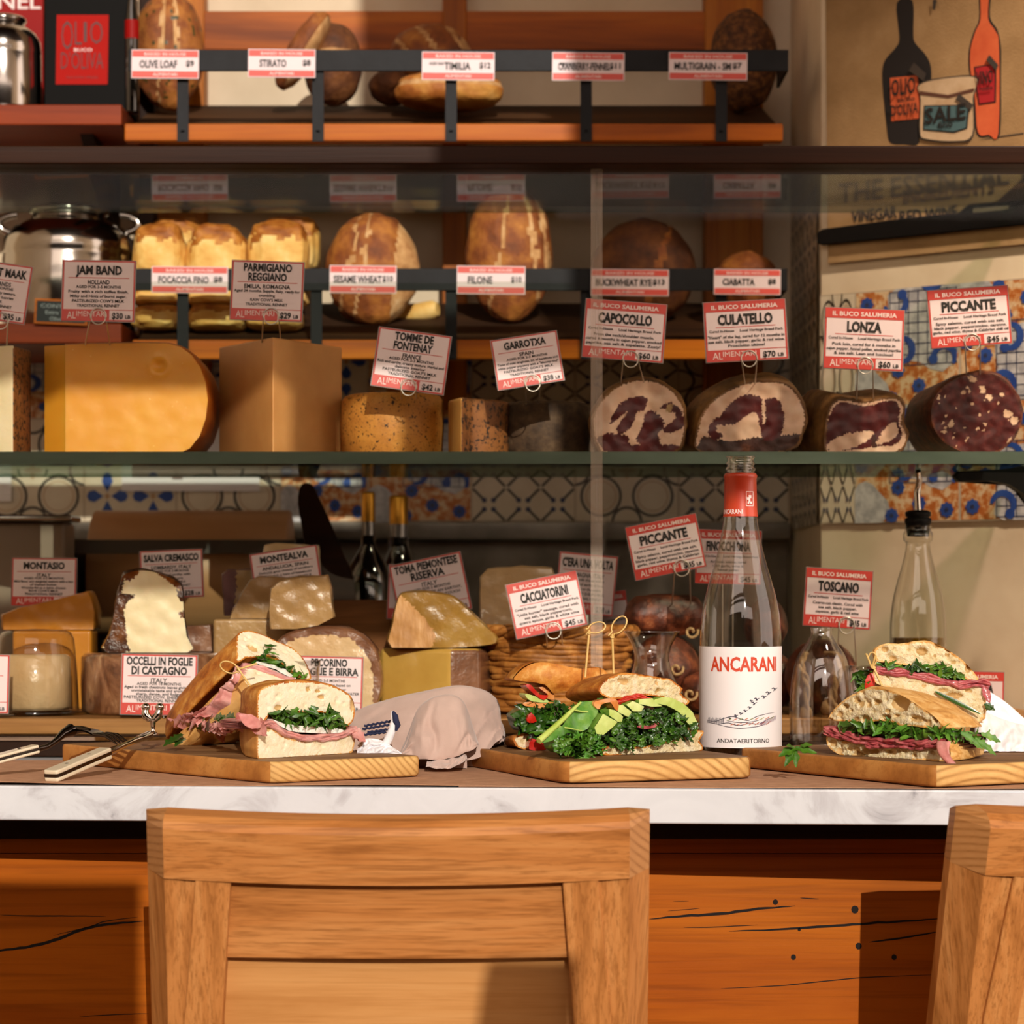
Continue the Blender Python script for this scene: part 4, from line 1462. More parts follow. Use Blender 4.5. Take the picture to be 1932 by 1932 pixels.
wrapped('leaf_wrapped_cheese', 'tall white-fleshed cheese wedge in dark leaf rind, standing on the brown wheel',
        [(203, 1233), (208, 1195), (217, 1150), (228, 1098), (238, 1082), (268, 1076), (300, 1082), (335, 1097), (344, 1115), (347, 1160), (352, 1200), (354, 1234)], 2.815, .075,
        [K['whitecheese'], K['leafrind'], K['honey'] if 'honey' in K else mat('amber_rind', [(.3, '#5a2a08'), (.7, '#9a5a1c')], .25, nscale=40, coat=.8)], zt0,
        [([(195, 1240), (200, 1130), (225, 1075), (236, 1076), (232, 1110), (228, 1120), (254, 1122), (254, 1128), (240, 1136), (233, 1150), (236, 1165), (238, 1190), (240, 1215), (246, 1226), (238, 1230), (236, 1245)], 1),
         ([(226, 1100), (230, 1076), (262, 1070), (258, 1085), (245, 1098), (234, 1092)], 2), ([(290, 1075), (345, 1095), (350, 1118), (335, 1112), (320, 1098), (300, 1085)], 2),
         ([(333, 1114), (350, 1116), (350, 1135), (338, 1134)], 1), ([(336, 1155), (352, 1150), (352, 1168), (342, 1166)], 1)], side=1, step=.0022,
        rings=((0, 1, 0, 0), (.1, 1.03, -.001, 0), (.5, 1.0, -.004, 0), (.95, .85, -.008, 0), (1, .75, -.008, 0)))
wrapped('small_wrapped_block', 'small brown wrapped cheese block right of the white-fleshed wedge', [(352, 1231), (352, 1182), (396, 1180), (400, 1231)], 2.88, .05, [K['brownrind']], zt0, smooth=False)
# stack of wrapped blocks
zprism('grey_tan_cheese_slab', 'grey-tan cheese slab at the bottom of the stack behind the left sandwich', CH, [(402, 2.85), (600, 2.85), (605, 2.985), (410, 2.985)], 1168, 2.85, zd, [K['wrapped']], bevel=.004)
zt1 = P(0, 1168, 2.85).z + .0004
wrapped('purple_rind_cheese', 'cheese block with a purple rind at the back of the wrapped stack', [(424, 1162), (420, 1085), (432, 1076), (600, 1076), (605, 1162)], 2.935, .04, [K['wrapped'], K['purple']], zt1, [([(400, 1070), (448, 1070), (442, 1170), (400, 1170)], 1)], side=1, smooth=False)
wrapped('yellow_tan_cheese_block', 'pale yellow block topping the wrapped stack, behind the montealva card', [(488, 1075), (500, 1030), (520, 1026), (598, 1030), (602, 1075)], 2.94, .03, [K['wrapped2']], P(0, 1076, 2.935).z + .001, smooth=False)
wrapped('tapered_wrapped_block', 'tapered tan wrapped cheese block left of the shiny one in the stack', [(434, 1167), (452, 1128), (472, 1096), (488, 1088), (560, 1092), (585, 1100), (590, 1167)], 2.862, .05, [K['wrapped']], zt1, smooth=False)
fr = on_deck(610, 2.775)
wrapped('pecorino_wheel', 'cream round cheese with a browned rim, directly behind the left sandwich', [(516, 1351), (514, 1290), (520, 1225), (545, 1198), (600, 1187), (655, 1190), (692, 1210), (712, 1245), (718, 1290), (710, 1325), (690, 1351)], 2.785, .055,
        [K['wrapped2'], K['brownrind']], regions=[([(505, 1240), (530, 1200), (600, 1180), (660, 1183), (720, 1225), (740, 1360), (700, 1360), (706, 1290), (698, 1245), (665, 1205), (600, 1196), (545, 1210), (515, 1245)], 1)], side=1)
wrapped('shiny_wrapped_block', 'shiny cling-wrapped cream cheese block resting on the round cream cheese', [(512, 1187), (508, 1150), (512, 1112), (526, 1098), (570, 1090), (616, 1088), (622, 1110), (628, 1165), (600, 1180), (560, 1188)], 2.787, .05, [K['wrapped']],
        P(0, 1188, 2.785).z + .0004, step=.003, disp=.0018, smooth=False, dscale=80)
zprism('yellow_cheese_wheel', 'yellow cheese with a shiny wrapped brown side, right of the cream wheel', CH, [(717, 2.835), (850, 2.79), (905, 2.80), (928, 2.84), (925, 2.9), (725, 2.9)], 1224, 2.79, zd, [K['goldwrap'], K['brownrind']], [0, 1, 1, 1, 0, 0], bevel=.006, segs=4)
wrapped('glossy_cheese_wedge', 'glossy olive-gold cheese wedge lying on top of the yellow cheese', [(740, 1222), (742, 1175), (752, 1128), (768, 1119), (800, 1118), (845, 1124), (868, 1138), (900, 1168), (932, 1198), (936, 1208), (925, 1216), (850, 1223)], 2.80, .07, [K['olivewrap'], K['tan2'] if 'tan2' in K else mat('rough_tan_rind', [(.3, '#a8743c'), (.6, '#c9965c'), (.8, '#dcb484')], .5, nscale=90, stretch=(1, 1, .3), coat=.5, bump=.6)],
        P(0, 1224, 2.80).z + .0008, [([(730, 1230), (735, 1115), (755, 1122), (775, 1140), (798, 1162), (818, 1190), (822, 1205), (812, 1228)], 1)], side=0)
wrapped('pale_tan_cheese_block', 'pale tan block behind the cacciatorini card, left of the beige card', [(908, 1190), (906, 1120), (908, 1092), (922, 1076), (985, 1071), (1040, 1074), (1050, 1100), (1052, 1190)], 2.93, .05, [K['wrapped2']], P(0, 1190, 2.93).z, smooth=False)
# wooden crates behind
K['crate'] = wood('crate_wood', '#5a351c', '#85552f', '#a6733f', 0, 9, rough=.7)


def crate(label, x0, x1, pt, Y0, Y1):
    r = empty('wooden_crate', (P((x0 + x1) / 2, 0, Y0).x, (Y0 + Y1) / 2, zd), label, 'crate')
    X0, X1, zt = P(x0, 0, Y0).x, P(x1, 0, Y0).x, P(0, pt, Y0).z
    for nm, bx in (('front_board', (X0, X1, Y0, Y0 + .006)), ('back_board', (X0, X1, Y1 - .006, Y1)), ('side_board', (X0, X0 + .006, Y0 + .006, Y1 - .006)), ('side_board', (X1 - .006, X1, Y0 + .006, Y1 - .006))):
        b = MB()
        b.box(*bx, zd, zt)
        b.build(nm, K['crate'], r, bevel=.001)
    b = MB()
    b.box(X0 + .006, X1 - .006, Y0 + .006, Y1 - .006, zt - .008, zt - .001)
    b.build('lid', K['crate'], r)


crate('brown wooden crate between the wrapped stack and the glossy wedge', 608, 760, 1132, 2.955, 3.02)
crate('brown wooden crate carrying the pale tan block behind the basket', 880, 1075, 1191, 2.915, 3.01)

# wicker basket of small sausages
c0 = P(1052, 0, 2.855)
bk = empty('wicker_basket', (c0.x, c0.y, zd), 'golden-brown wicker basket behind the middle sandwiches', 'basket')
K['wicker'] = mat('wicker', [(.3, '#6e3f14'), (.55, '#a5692a'), (.8, '#cf9a50')], .55, nscale=60, stretch=(1, 1, 1), bump=.5)
b = MB()
_r = random.Random(4)
for k in range(9):
    z = zd + .006 + k * .0098
    for q in range(2):
        ph = _r.uniform(0, 6.28)
        path = []
        for i in range(61):
            a = 2 * PI * i / 60
            w = 1 + .035 * math.sin(9 * a + PI * (k % 2)) + .02 * q
            rr = (.070 + .0012 * k) * w
            path.append((c0.x + 1.06 * rr * math.cos(a), c0.y + .82 * rr * math.sin(a), z + .0035 * q + .002 * math.sin(2 * a + ph)))
        b.tube(path, .0042, 7, caps=False)
b.build('weave', K['wicker'], bk)
b = MB()
for q in range(3):
    path = []
    for i in range(73):
        a = 2 * PI * i / 72
        path.append((c0.x + (.088 + .005 * math.cos(8 * a + q * 2.1)) * math.cos(a), c0.y + (.068 + .005 * math.cos(8 * a + q * 2.1)) * math.sin(a), zd + .096 + .004 * math.sin(8 * a + q * 2.1)))
    b.tube(path, .0045, 8, caps=False)
b.build('rim', K['wicker'], bk)
b = MB()
b.lathe([(0, .002), (.062, .002), (.066, .006), (0, .006)], (c0.x, c0.y, zd), 30, sy=.8)
b.build('base', K['wicker'], bk)


def salami(name, label, a, c, r, tie=None, skin='salamiskin', strings=(), bend=0):
    """cured sausage between points a and c"""
    a, c = Vector(a), Vector(c)
    ax = (c - a).normalized()
    n, rows_, path, rad = 24, [], [], []
    L = (c - a).length
    for i in range(n + 1):
        t = i / n
        e = min(t, 1 - t) * L / r
        k = math.sqrt(max(0, 1 - (1 - min(1, e)) ** 2))
        k *= 1 + .05 * noise.noise(Vector((t * 4 + a.x * 20, r * 40, 2)))
        path.append(a + ax * (L * t) + Vector((0, 0, bend * math.sin(PI * t))))
        rad.append(max(.002, r * k))
    b = MB()
    b.tube(path, rad, 28)
    for i, v in enumerate(b.v):
        b.v[i] = v + Vector((noise.noise(v * 70), noise.noise(v * 70 + Vector((9, 0, 0))), noise.noise(v * 70 + Vector((0, 9, 0))))) * .0022
    if tie or strings:
        root = empty(name, ((a.x + c.x) / 2, (a.y + c.y) / 2, min(a.z, c.z) - r), label, 'salami')
        b.build('sausage_body', K[skin], root)
        s = MB()
        if tie:
            s.tube([tie + Vector(((.0022 + .0009 * t) * math.cos(t), -.0035 + .0004 * t + .001 * math.sin(3 * t), (.0022 + .0009 * t) * math.sin(t))) for t in [6.6 * i / 30 for i in range(31)]], .0017, 7)
        for st in strings:
            st = smooth_line([tuple(p) for p in st], 6)
            for o in (-.0022, .0022):
                s.tube([Vector(p) + Vector((o * math.cos(i * .9), -.001 + o * math.sin(i * .9), 0)) for i, p in enumerate(st)], .0024, 7)
            s.blob(st[-1], (.007, .005, .009), 12, 8, disp=lambda d: 1 + .25 * noise.noise(d * 4))
        s.build('twine', K['twine'], root)
        return root
    return tag(b.build(name, K[skin]), label, 'salami')


for i, (xa, xb, yc) in enumerate(((1035, 1075, 1216), (1075, 1120, 1214))):
    salami('small_sausage', ['short brown sausage in the wicker basket below the cacciatorini card', 'short brown sausage in the basket beside the first skewer'][i], P(xa - 10, yc + 12, 2.835 + .02 * i), P(xb + 14, yc + 8, 2.85 + .02 * i), .013)
salami('whole_salami', 'whole speckled salami lying on top of the pile left of the wine bottle', P(1178, 1160, 2.87), P(1330, 1160, 2.89), .0245, tie=P(1304, 1192, 2.845))
salami('whole_salami', 'dark salami lying end-on at the bottom of the pile behind the glass carafe', P(1250, 1266, 2.815), P(1262, 1262, 2.97), .042, tie=P(1276, 1262, 2.812))
salami('whole_salami', 'salami in shadow seen just left of the wine bottle near the deck', P(1315, 1305, 2.80), P(1345, 1300, 2.96), .0225, tie=P(1302, 1310, 2.80))
salami('whole_salami', 'reddish salami showing between the wine bottle and the toscano card', P(1405, 1180, 2.90), P(1482, 1180, 2.91), .036)
salami('whole_salami', 'dark salami low behind the right side of the wine bottle', P(1410, 1285, 2.875), P(1500, 1285, 2.885), .0352)
salami('tied_salami', 'dark tied salami with two pale twine tails under the toscano card', P(1548, 1276, 2.785), P(1552, 1274, 2.95), .0415,
       strings=([P(1520, 1232, 2.79), P(1512, 1255, 2.765), P(1522, 1290, 2.757), P(1520, 1345, 2.757)], [P(1560, 1232, 2.785), P(1582, 1240, 2.765), P(1576, 1290, 2.757), P(1560, 1335, 2.757)],
                [P(1575, 1232, 2.785), P(1590, 1250, 2.765), P(1574, 1300, 2.757), P(1572, 1340, 2.757)]))

# ---- on the back counter behind the case
ZB = ZE - .17 + .0003


def bottle(name, label, cat, px, Y, zb, prof, mats, cuts, seg=40):
    """prof: (r, z) upward; cuts: list of (z_from, part name, material) slices of the same profile"""
    c = P(px, 0, Y)
    r = empty(name, (c.x, c.y, zb), label, cat)
    for (z0, z1, nm, m_, k) in cuts:
        pts = [(a * k, z) for a, z in prof if z0 - 1e-6 <= z <= z1 + 1e-6]
        if nm == 'capsule':
            pts = pts + [(0, pts[-1][1])]
        if nm == 'glass_body':
            pts = [(0, pts[0][1])] + pts
        b = MB()
        b.lathe(pts, (c.x, c.y, zb), seg)
        b.build(nm, m_, r)
    return r


K['gold'] = mat('gold_foil', '#c08a32', .35, .85)
K['darkglass'] = mat('dark_bottle_glass', '#0b0a08', .05, spec=.8, coat=1)
K['silver'] = mat('silver_foil', '#8f8d8c', .25, .7)
_h = P(0, 930, 3.3).z - ZB
for px, k, Yb, lb in ((695, .0088, 3.27, 'slim dark bottle with a gold cap, left of the pair on the back counter'), (752, .0128, 3.38, 'thicker dark bottle with a gold cap, right of the pair on the back counter')):
    pr = [(.030, 0), (.034, .004), (.034, .14), (.034, .19), (.030, .205), (.022, .222), (k * 1.1, .240), (k, .255), (k, _h - .065), (k, _h - .04), (k * 1.0, _h - .003), (k * .85, _h)]
    bottle('wine_bottle', lb, 'bottle', px, Yb, ZB, pr, None, ((0, .255, 'glass_body', K['darkglass'], 1), (.255, _h - .04, 'neck_foil', K['silver'], 1.0), (_h - .04, _h, 'capsule', K['gold'], 1.04)))
_h = P(0, 972, 3.3).z - ZB
bottle('clear_bottle', 'clear glass bottle on the back counter behind the beige card', 'bottle', 1131, 3.36, ZB, [(.03, 0), (.033, .004), (.033, .15), (.026, .185), (.013, .21), (.0115, _h - .02), (.0125, _h - .018), (.0125, _h)], None, ((0, _h, 'glass_body', K['clear'], 1),))
b = MB()
c0 = P(1096, 0, 3.2)
b.lathe([(0, 0), (.02, 0), (.027, .03), (.0275, .14), (.025, .195), (.0245, .193), (.024, .15), (0, .14)], (c0.x, c0.y, ZB + .0), 28)
tag(b.build('white_jug', mat('white_glaze', '#e8e6e4', .2)), 'white glazed jug on the back counter behind the beige card', 'jug')
# paper roll on its cutter stand
pr_ = empty('paper_roll_dispenser', (P(360, 0, 3.3).x, 3.32, ZB), 'big brown paper roll with a grey cutter bar behind the cheeses', 'dispenser')
K['kraftroll'] = mat('kraft_roll', [(.3, '#a87850'), (.7, '#c49468')], .45, nscale=5, stretch=(.2, 3, 3))
xa, xb = P(182, 0, 3.32).x, P(548, 0, 3.32).x
rz = .088
zc_ = P(0, 960, 3.26).z - rz
b = MB()
rows = [[Vector((x, 3.32 + r * math.cos(a), zc_ + r * math.sin(a))) for a in [2 * PI * i / 40 for i in range(40)]] for x, r in ((xa, .02), (xa, rz - .002), (xa + .001, rz), (xb - .001, rz), (xb, rz - .002), (xb, .02))]
b.grid(rows, 0, True)
b.build('paper_roll', K['kraftroll'], pr_)
b = MB()
b.box(P(118, 0, 3.21).x, P(556, 0, 3.21).x, 3.215, 3.222, P(0, 1045, 3.21).z, P(0, 1018, 3.21).z)
b.build('cutter_bar', mat('dull_cutter_steel', '#6d6864', .35, .7), pr_, bevel=.001)
for x in (xa - .012, xb + .008):
    b = MB()
    b.box(x - .004, x + .004, 3.215, 3.42, ZB, zc_ + .03)
    b.build('side_arm', K['ironblack'], pr_, bevel=.002)
b = MB()
b.tube([(xa - .014, 3.32, zc_), (xb + .01, 3.32, zc_)], .012, 14)
b.build('spindle', K['steel'], pr_)
# weighing scale with a blue display
sc_ = empty('weighing_scale', (P(50, 0, 3.2).x, 3.22, ZB), 'grey weighing scale with a blue-lit display at the far left', 'scale')
b = MB()
X0, X1 = P(-40, 0, 3.14).x, P(128, 0, 3.14).x
b.hexa([(X0, 3.135, ZB), (X1, 3.135, ZB), (X1, 3.20, ZB), (X0, 3.20, ZB)], [(X0, 3.15, P(0, 985, 3.15).z), (X1 - .006, 3.15, P(0, 985, 3.15).z), (X1, 3.195, P(0, 985, 3.15).z), (X0, 3.195, P(0, 985, 3.15).z)])
b.build('housing', mat('warm_grey_plastic', '#8b7768', .45), sc_, bevel=.006, segs=4)
b = MB()
f0 = Frame((P(40, 0, 3.131).x, 3.131, 0), (1, 0, 0), (0, .015, .2))
zz = [f0.px(x, y, -.002) for x, y in ((-38, 1045), (100, 1043), (107, 1013), (-38, 1013))]
b.prism(zz, (0, .003, 0))
b.build('display_bezel', K['black'], sc_)
b = MB()
b.add([f0.px(x, y, -.0026) for x, y in ((-30, 1037), (94, 1034), (97, 1022), (-30, 1023))], [(0, 1, 2, 3)], 0, False)
b.build('display', emit('blue_display', '#2a23c8', .55), sc_)
b = MB()
b.box(X0 - .02, X1 + .006, 3.135, 3.205, P(0, 984, 3.15).z, P(0, 972, 3.15).z)
b.build('weighing_pan', K['steel'], sc_, bevel=.003)
# dark wooden peel leaning upright
fr = Frame((P(620, 0, 3.135).x, 3.135, ZB), (1, 0, 0), (0, .06, 1))
b = MB()
slab(b, fr, px_pts(fr, [(562, 950), (566, 920), (576, 911), (590, 916), (602, 940), (625, 990), (650, 1050), (668, 1100), (676, 1250), (676, 1378), (585, 1378), (590, 1250), (588, 1120), (572, 1010)], 3), .014, ((0, 1, 0, 0), (1, 1, 0, 0)), .012, 0, 0, anchor='bottom')
tag(b.build('bread_peel', K['darkwood']), 'dark brown tapering wooden peel standing upright behind the wrapped cheeses', 'peel')

# papers taped on the tiles
for nm, (x0, x1, y0, y1), lb in (('paper_sheet', (230, 490, 712, 927), 'white paper sheet taped to the tiles behind the golden cheese'), ('paper_sheet', (-60, 22, 770, 946), 'white paper sheet taped to the tiles at the far left edge')):
    b = MB()
    a_, c_ = P(x0, y0, 3.543), P(x1, y1, 3.543)
    b.box(a_.x, c_.x, 3.5405, 3.5412, c_.z, a_.z)
    tag(b.build(nm, K['white']), lb, 'paper')

# ------------------------------------------------------------------ loaves on the rack
K['crust'] = mat('brown_crust', [(.25, '#4a2310'), (.48, '#87491d'), (.66, '#b5742f'), (.82, '#d8a35c')], .7, nscale=26, bump=.6, bscale=90, bdist=.004)
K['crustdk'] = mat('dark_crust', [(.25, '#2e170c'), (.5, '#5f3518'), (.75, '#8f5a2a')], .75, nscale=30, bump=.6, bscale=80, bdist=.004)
K['crustgold'] = mat('golden_crust', [(.25, '#6e3410'), (.45, '#a86220'), (.65, '#cf9444'), (.82, '#e8c480')], .65, nscale=24, bump=.5, bscale=80, bdist=.004)
K['floury'] = mat('floury_crust', [(.3, '#a06c3c'), (.55, '#cda06a'), (.8, '#e6cba0')], .8, nscale=50, bump=.5)
K['focside'] = mat('focaccia_side', [(.3, '#d2973f'), (.55, '#e8bf6c'), (.8, '#f2dc9c')], .7, nscale=30, bump=.5, sss=.1)
K['foctop'] = mat('focaccia_top', [(.26, '#5f2e0a'), (.45, '#9a5816'), (.62, '#c88836'), (.78, '#e0b064')], .6, nscale=34, bump=.4)
K['olive'] = mat('green_olive', '#3b3a14', .4)


def loaf(name, label, box, Y, ry, mats, e=1.0, score=None, level=None, nz=.05, ns=2.2, tilt=0, cat='bread', seed=0, rot=0, group=None, zb=None, boxed=None):
    """loaf whose silhouette fills a px box at distance Y; score(d)->slot"""
    x0, y0, x1, y1 = box
    level = y0 < 300 if level is None else level
    c = P((x0 + x1) / 2, (y0 + y1) / 2, Y)
    s = Y / F
    rad = ((x1 - x0) / 2 * s, ry, (y1 - y0) / 2 * s)
    b = MB()

    def disp(d):
        k = 1 + nz * noise.noise(d * ns + Vector((seed, 0, 0))) + nz * .35 * noise.noise(d * ns * 3.1 + Vector((0, seed, 0)))
        if score and score(d) == 1:
            k -= .025
        return k
    M = Matrix.Rotation(math.radians(rot), 4, 'Y') @ Matrix.Rotation(math.radians(tilt), 4, 'X')
    b.blob(c, rad, 72, 48, e, disp, score or 0, M)
    zbot = shelf_z(level, Y) if zb is None else zb
    for i, v in enumerate(b.v):
        y = min(v.y, 3.494)
        b.v[i] = Vector((v.x, y, max(v.z, zbot + (y - Y) * SLOPE + .0008)))
    return tag(b.build(name, mats), label, cat, group)


def ribs(*offs, w=.05):
    def f(d):
        if d.y > .4:
            return 0
        for o, tl in offs:
            if abs(d.x - o - tl * d.z + .09 * noise.noise(d * 3.5)) < w * (1 - .5 * abs(d.z)) * (1 + 1.2 * noise.noise(d * 6)):
                return 1
        return 0
    return f


CG = [K['crust'], K['floury']]
loaf('olive_loaf', 'oval olive loaf standing upright at the left end of the upper rack', (250, -14, 386, 207), 3.372, .04, [K['crust'], K['floury'], K['olive']], score=lambda d: 2 if (d.y < 0 and noise.noise(d * 9 + Vector((4, 0, 0))) > .52) else ribs((-.15, .12), (.3, -.1), w=.06)(d), seed=2)
loaf('stirato_loaf', 'long floury loaf leaning up to the right on the upper rack', (488, 70, 655, 122), 3.36, .035, [K['crust'], K['floury']], e=.8, rot=-58, score=lambda d: 1 if d.z < -.25 else 0, seed=5)
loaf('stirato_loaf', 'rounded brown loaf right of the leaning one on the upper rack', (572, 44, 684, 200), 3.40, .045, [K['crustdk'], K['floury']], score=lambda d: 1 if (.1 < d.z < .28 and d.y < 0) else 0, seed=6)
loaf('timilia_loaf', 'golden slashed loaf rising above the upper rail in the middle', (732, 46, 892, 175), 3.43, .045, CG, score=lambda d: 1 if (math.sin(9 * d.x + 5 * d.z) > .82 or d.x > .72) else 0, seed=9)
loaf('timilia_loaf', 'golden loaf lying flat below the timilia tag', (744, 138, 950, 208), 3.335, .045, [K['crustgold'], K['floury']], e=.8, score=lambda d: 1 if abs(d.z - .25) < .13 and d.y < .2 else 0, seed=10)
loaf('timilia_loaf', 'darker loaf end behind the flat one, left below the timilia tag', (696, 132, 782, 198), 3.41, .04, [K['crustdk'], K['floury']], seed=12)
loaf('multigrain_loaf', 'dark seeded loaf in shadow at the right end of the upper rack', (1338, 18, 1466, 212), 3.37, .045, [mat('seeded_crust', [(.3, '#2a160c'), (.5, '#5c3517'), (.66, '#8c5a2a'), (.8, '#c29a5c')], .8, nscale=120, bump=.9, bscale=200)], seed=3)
FC = [K['focside'], K['foctop']]
ft = lambda d: 1 if d.z + .35 * noise.noise(d * 4) > .15 else 0
_fl = [(('bottom', 'left'), (252, 578, 347, 624), 3.30), (('bottom', 'middle'), (356, 577, 468, 626), 3.30), (('bottom', 'right'), (466, 578, 572, 626), 3.30),
       (('second', 'left'), (250, 546, 346, 580), 3.305), (('second', 'middle'), (354, 545, 466, 580), 3.305), (('second', 'right'), (464, 546, 580, 580), 3.305),
       (('top', 'left'), (255, 424, 352, 546), 3.32), (('top', 'middle'), (356, 430, 468, 546), 3.32), (('top', 'right'), (470, 420, 584, 546), 3.32)]
for i, ((row, pos), bx, Y) in enumerate(_fl):
    loaf('focaccia_piece', f'square focaccia piece, {pos} one of the {row} row behind the lower rail', bx, Y, .045 if i < 6 else .042, FC, e=.55, score=ft, nz=.10, ns=1.8, seed=i * 3.3, group='focaccia pieces on the lower rack', tilt=0 if i < 6 else -6)
loaf('focaccia_piece', 'focaccia piece peeping over the left of the top row', (290, 412, 386, 520), 3.42, .04, FC, e=.55, score=ft, nz=.1, seed=31, group='focaccia pieces on the lower rack')
loaf('focaccia_piece', 'focaccia piece peeping over the right of the top row', (500, 410, 604, 520), 3.42, .04, FC, e=.55, score=ft, nz=.1, seed=35, group='focaccia pieces on the lower rack')
loaf('sesame_wheat_loaf', 'round scored sesame loaf standing upright right of the focaccia', (616, 402, 793, 617), 3.35, .045, CG, score=lambda d: 1 if (d.x > .45 + .1 * d.z and d.y < .5) or ribs((-.25, .2), (-.55, .3), w=.05)(d) else 0, seed=14)
loaf('filone_loaf', 'tall oval loaf with a pale slash standing above the filone tag', (878, 348, 1043, 606), 3.35, .045, CG, score=ribs((-.25, .28), (.55, -.25), (.85, -.2), w=.055), seed=16)
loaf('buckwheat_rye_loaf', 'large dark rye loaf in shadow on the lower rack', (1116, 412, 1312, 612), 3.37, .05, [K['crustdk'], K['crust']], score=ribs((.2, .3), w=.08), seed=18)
loaf('ciabatta_loaf', 'brown ciabatta in shadow behind its tag at the right end', (1344, 475, 1474, 606), 3.35, .045, [K['crust']], seed=20)
b = MB()
b.tube([P(735, 598, 3.41), P(780, 592, 3.40), P(818, 584, 3.39), P(826, 583, 3.388)], [.012, .0135, .013, .009], 18)
tag(b.build('baguette', K['focside']), 'pale bread stick end lying between the round and the tall oval loaf', 'bread')

# ------------------------------------------------------------------ cans and tins on the left wall shelf
zsu = P(0, 197, 3.24).z + .0004
zsl = P(0, 610, 3.24).z + .0004
K['redtin'] = mat('red_tin', '#900806', .5, spec=.15)
K['blacktin'] = mat('black_tin', '#080706', .6, spec=.1)


def steel_can(label, px, Y, zb, r, h, hand=True):
    c = P(px, 0, Y)
    o = empty('steel_oil_can', (c.x, c.y, zb), label, 'oil can')
    b = MB()
    b.lathe([(0, 0), (r * .96, 0), (r, .006), (r, h * .58), (r * .985, h * .6), (r, h * .62), (r * .97, h * .74), (r * .85, h * .82), (r * .62, h * .885), (r * .56, h * .9), (r * .56, h * .94)], (c.x, c.y, zb), 56)
    b.build('can_body', K['canmetal'], o)
    b = MB()
    b.lathe([(r * .56, 0), (r * .60, .002), (r * .60, h * .04), (r * .54, h * .06), (0, h * .065)], (c.x, c.y, zb + h * .93), 40)
    b.build('lid', K['canmetal'], o)
    if hand:
        for s in (-1, 1):
            b = MB()
            b.tube([(c.x + s * r * (.78 + .28 * math.sin(t)), c.y, zb + h * (.79 + .12 * (1 - math.cos(t)) / 2 * 1.2)) for t in [PI * i / 10 for i in range(11)]], .005, 8)
            b.build('handle', K['canmetal'], o)


K['canmetal'] = mat('shiny_can_steel', '#a8a19a', .14, 1)
steel_can('large shiny steel oil can with two handles on the lower left shelf', 130, 3.385, zsl, .0915, P(0, 378, 3.33).z - zsl)
steel_can('small steel oil can at the upper left corner', 8, 3.31, zsu, .05, P(0, 28, 3.3).z - zsu, False)
b = MB()
b.box(P(-60, 0, 3.42).x, P(82, 0, 3.42).x, 3.42, 3.50, zsu, zsu + .2)
r = empty('red_tin', (P(10, 0, 3.42).x, 3.46, zsu), 'red tin behind the small steel can at the upper left', 'tin')
b.build('tin_body', K['redtin'], r, bevel=.003)
b = MB()
lay_text(b, 'FINEL', P(20, 2, 3.4195), Vector((1, 0, 0)), Vector((0, 0, 1)), .085, .022, Vector((0, -1, 0)))
b.build('white_lettering', K['cardwhite'], r)
r = empty('oil_tin', (P(163, 0, 3.3).x, 3.33, zsu), 'tall black olive oil tin with a red label at the upper left', 'tin')
b = MB()
b.box(P(82, 0, 3.3).x, P(246, 0, 3.3).x, 3.3, 3.37, zsu, zsu + .17)
b.build('tin_body', K['blacktin'], r, bevel=.003)
b = MB()
fr = Frame((P(155, 0, 3.2992).x, 3.2992, 0), (1, 0, 0))
b.prism([fr.px(x, y) for x, y in ((107, 28), (205, 28), (203, 159), (105, 159))], (0, .0006, 0))
b.build('label', mat('red_label', '#a81006', .6, spec=.12), r)
b = MB()
U_, V_, n_ = Vector((1, 0, 0)), Vector((0, 0, 1)), Vector((0, -1, 0))
q = 3.299 / F
for s_, x, y, w, h in (('O', 127, 66, 22, 56), ('L', 148, 62, 13, 46), ('I', 161, 60, 6, 40), ('O', 182, 61, 24, 44), ("D'OLIVA", 155, 114, 80, 32), ('OLIO EXTRA VERGINE', 155, 146, 60, 5)):
    lay_text(b, s_, fr.px(x, y, -.0004), U_, V_, w * q, h * q, n_, 0, 0, -.01)
b.build('lettering', mat('dark_red_print', '#4a0806', .5), r)
b = MB()
lay_text(b, 'BUCO', fr.px(157, 94, -.0006), U_, V_, 34 * q, 6 * q, n_, 0, 0)
b.build('white_lettering', K['cardwhite'], r)
r = bottle('oil_bottle', 'narrow black bottle with a red label beside the black tin', 'bottle', 249, 3.30, zsu, [(.009, 0), (.0095, .002), (.0095, .10), (.0095, .125), (.006, .15), (.004, .165), (.004, .18)], None, ((0, .10, 'glass_body', K['darkglass'], 1), (.10, .125, 'label', K['redtin'], 1.02), (.125, .165, 'shoulder', K['darkglass'], 1), (.165, .18, 'capsule', K['redtin'], 1.1)), 20)
# slate sign on the lower shelf edge
r = empty('slate_sign', P(115, 611, 3.232), 'small framed slate sign hanging below the large steel can', 'sign')
fr = Frame((P(115, 0, 3.2325).x, 3.2325, P(0, 611, 3.2325).z), (math.cos(.05), 0, -math.sin(.05)))
b = MB()
b.prism([fr.px(x, y) for x, y in ((66, 563), (166, 567), (164, 614), (64, 610))], (0, .004, 0))
b.build('frame', K['pine_x'], r)
b = MB()
b.prism([fr.px(x, y, -.0008) for x, y in ((70, 567), (162, 571), (160, 610), (68, 606))], (0, .0006, 0))
b.build('slate', mat('slate', '#23262a', .8), r)
b = MB()
for s_, x, y, w in (('CONTENT', 112, 578, 70), ('Extra Virgin', 114, 590, 56), ('Olive Oil', 114, 602, 40)):
    lay_text(b, s_, fr.px(x, y, -.0012), fr.U, fr.V, w * 3.23 / F, 7 * 3.23 / F, Vector((0, -1, 0)), 0, 0)
b.build('chalk_lettering', mat('chalk', '#8f969c', .9), r)

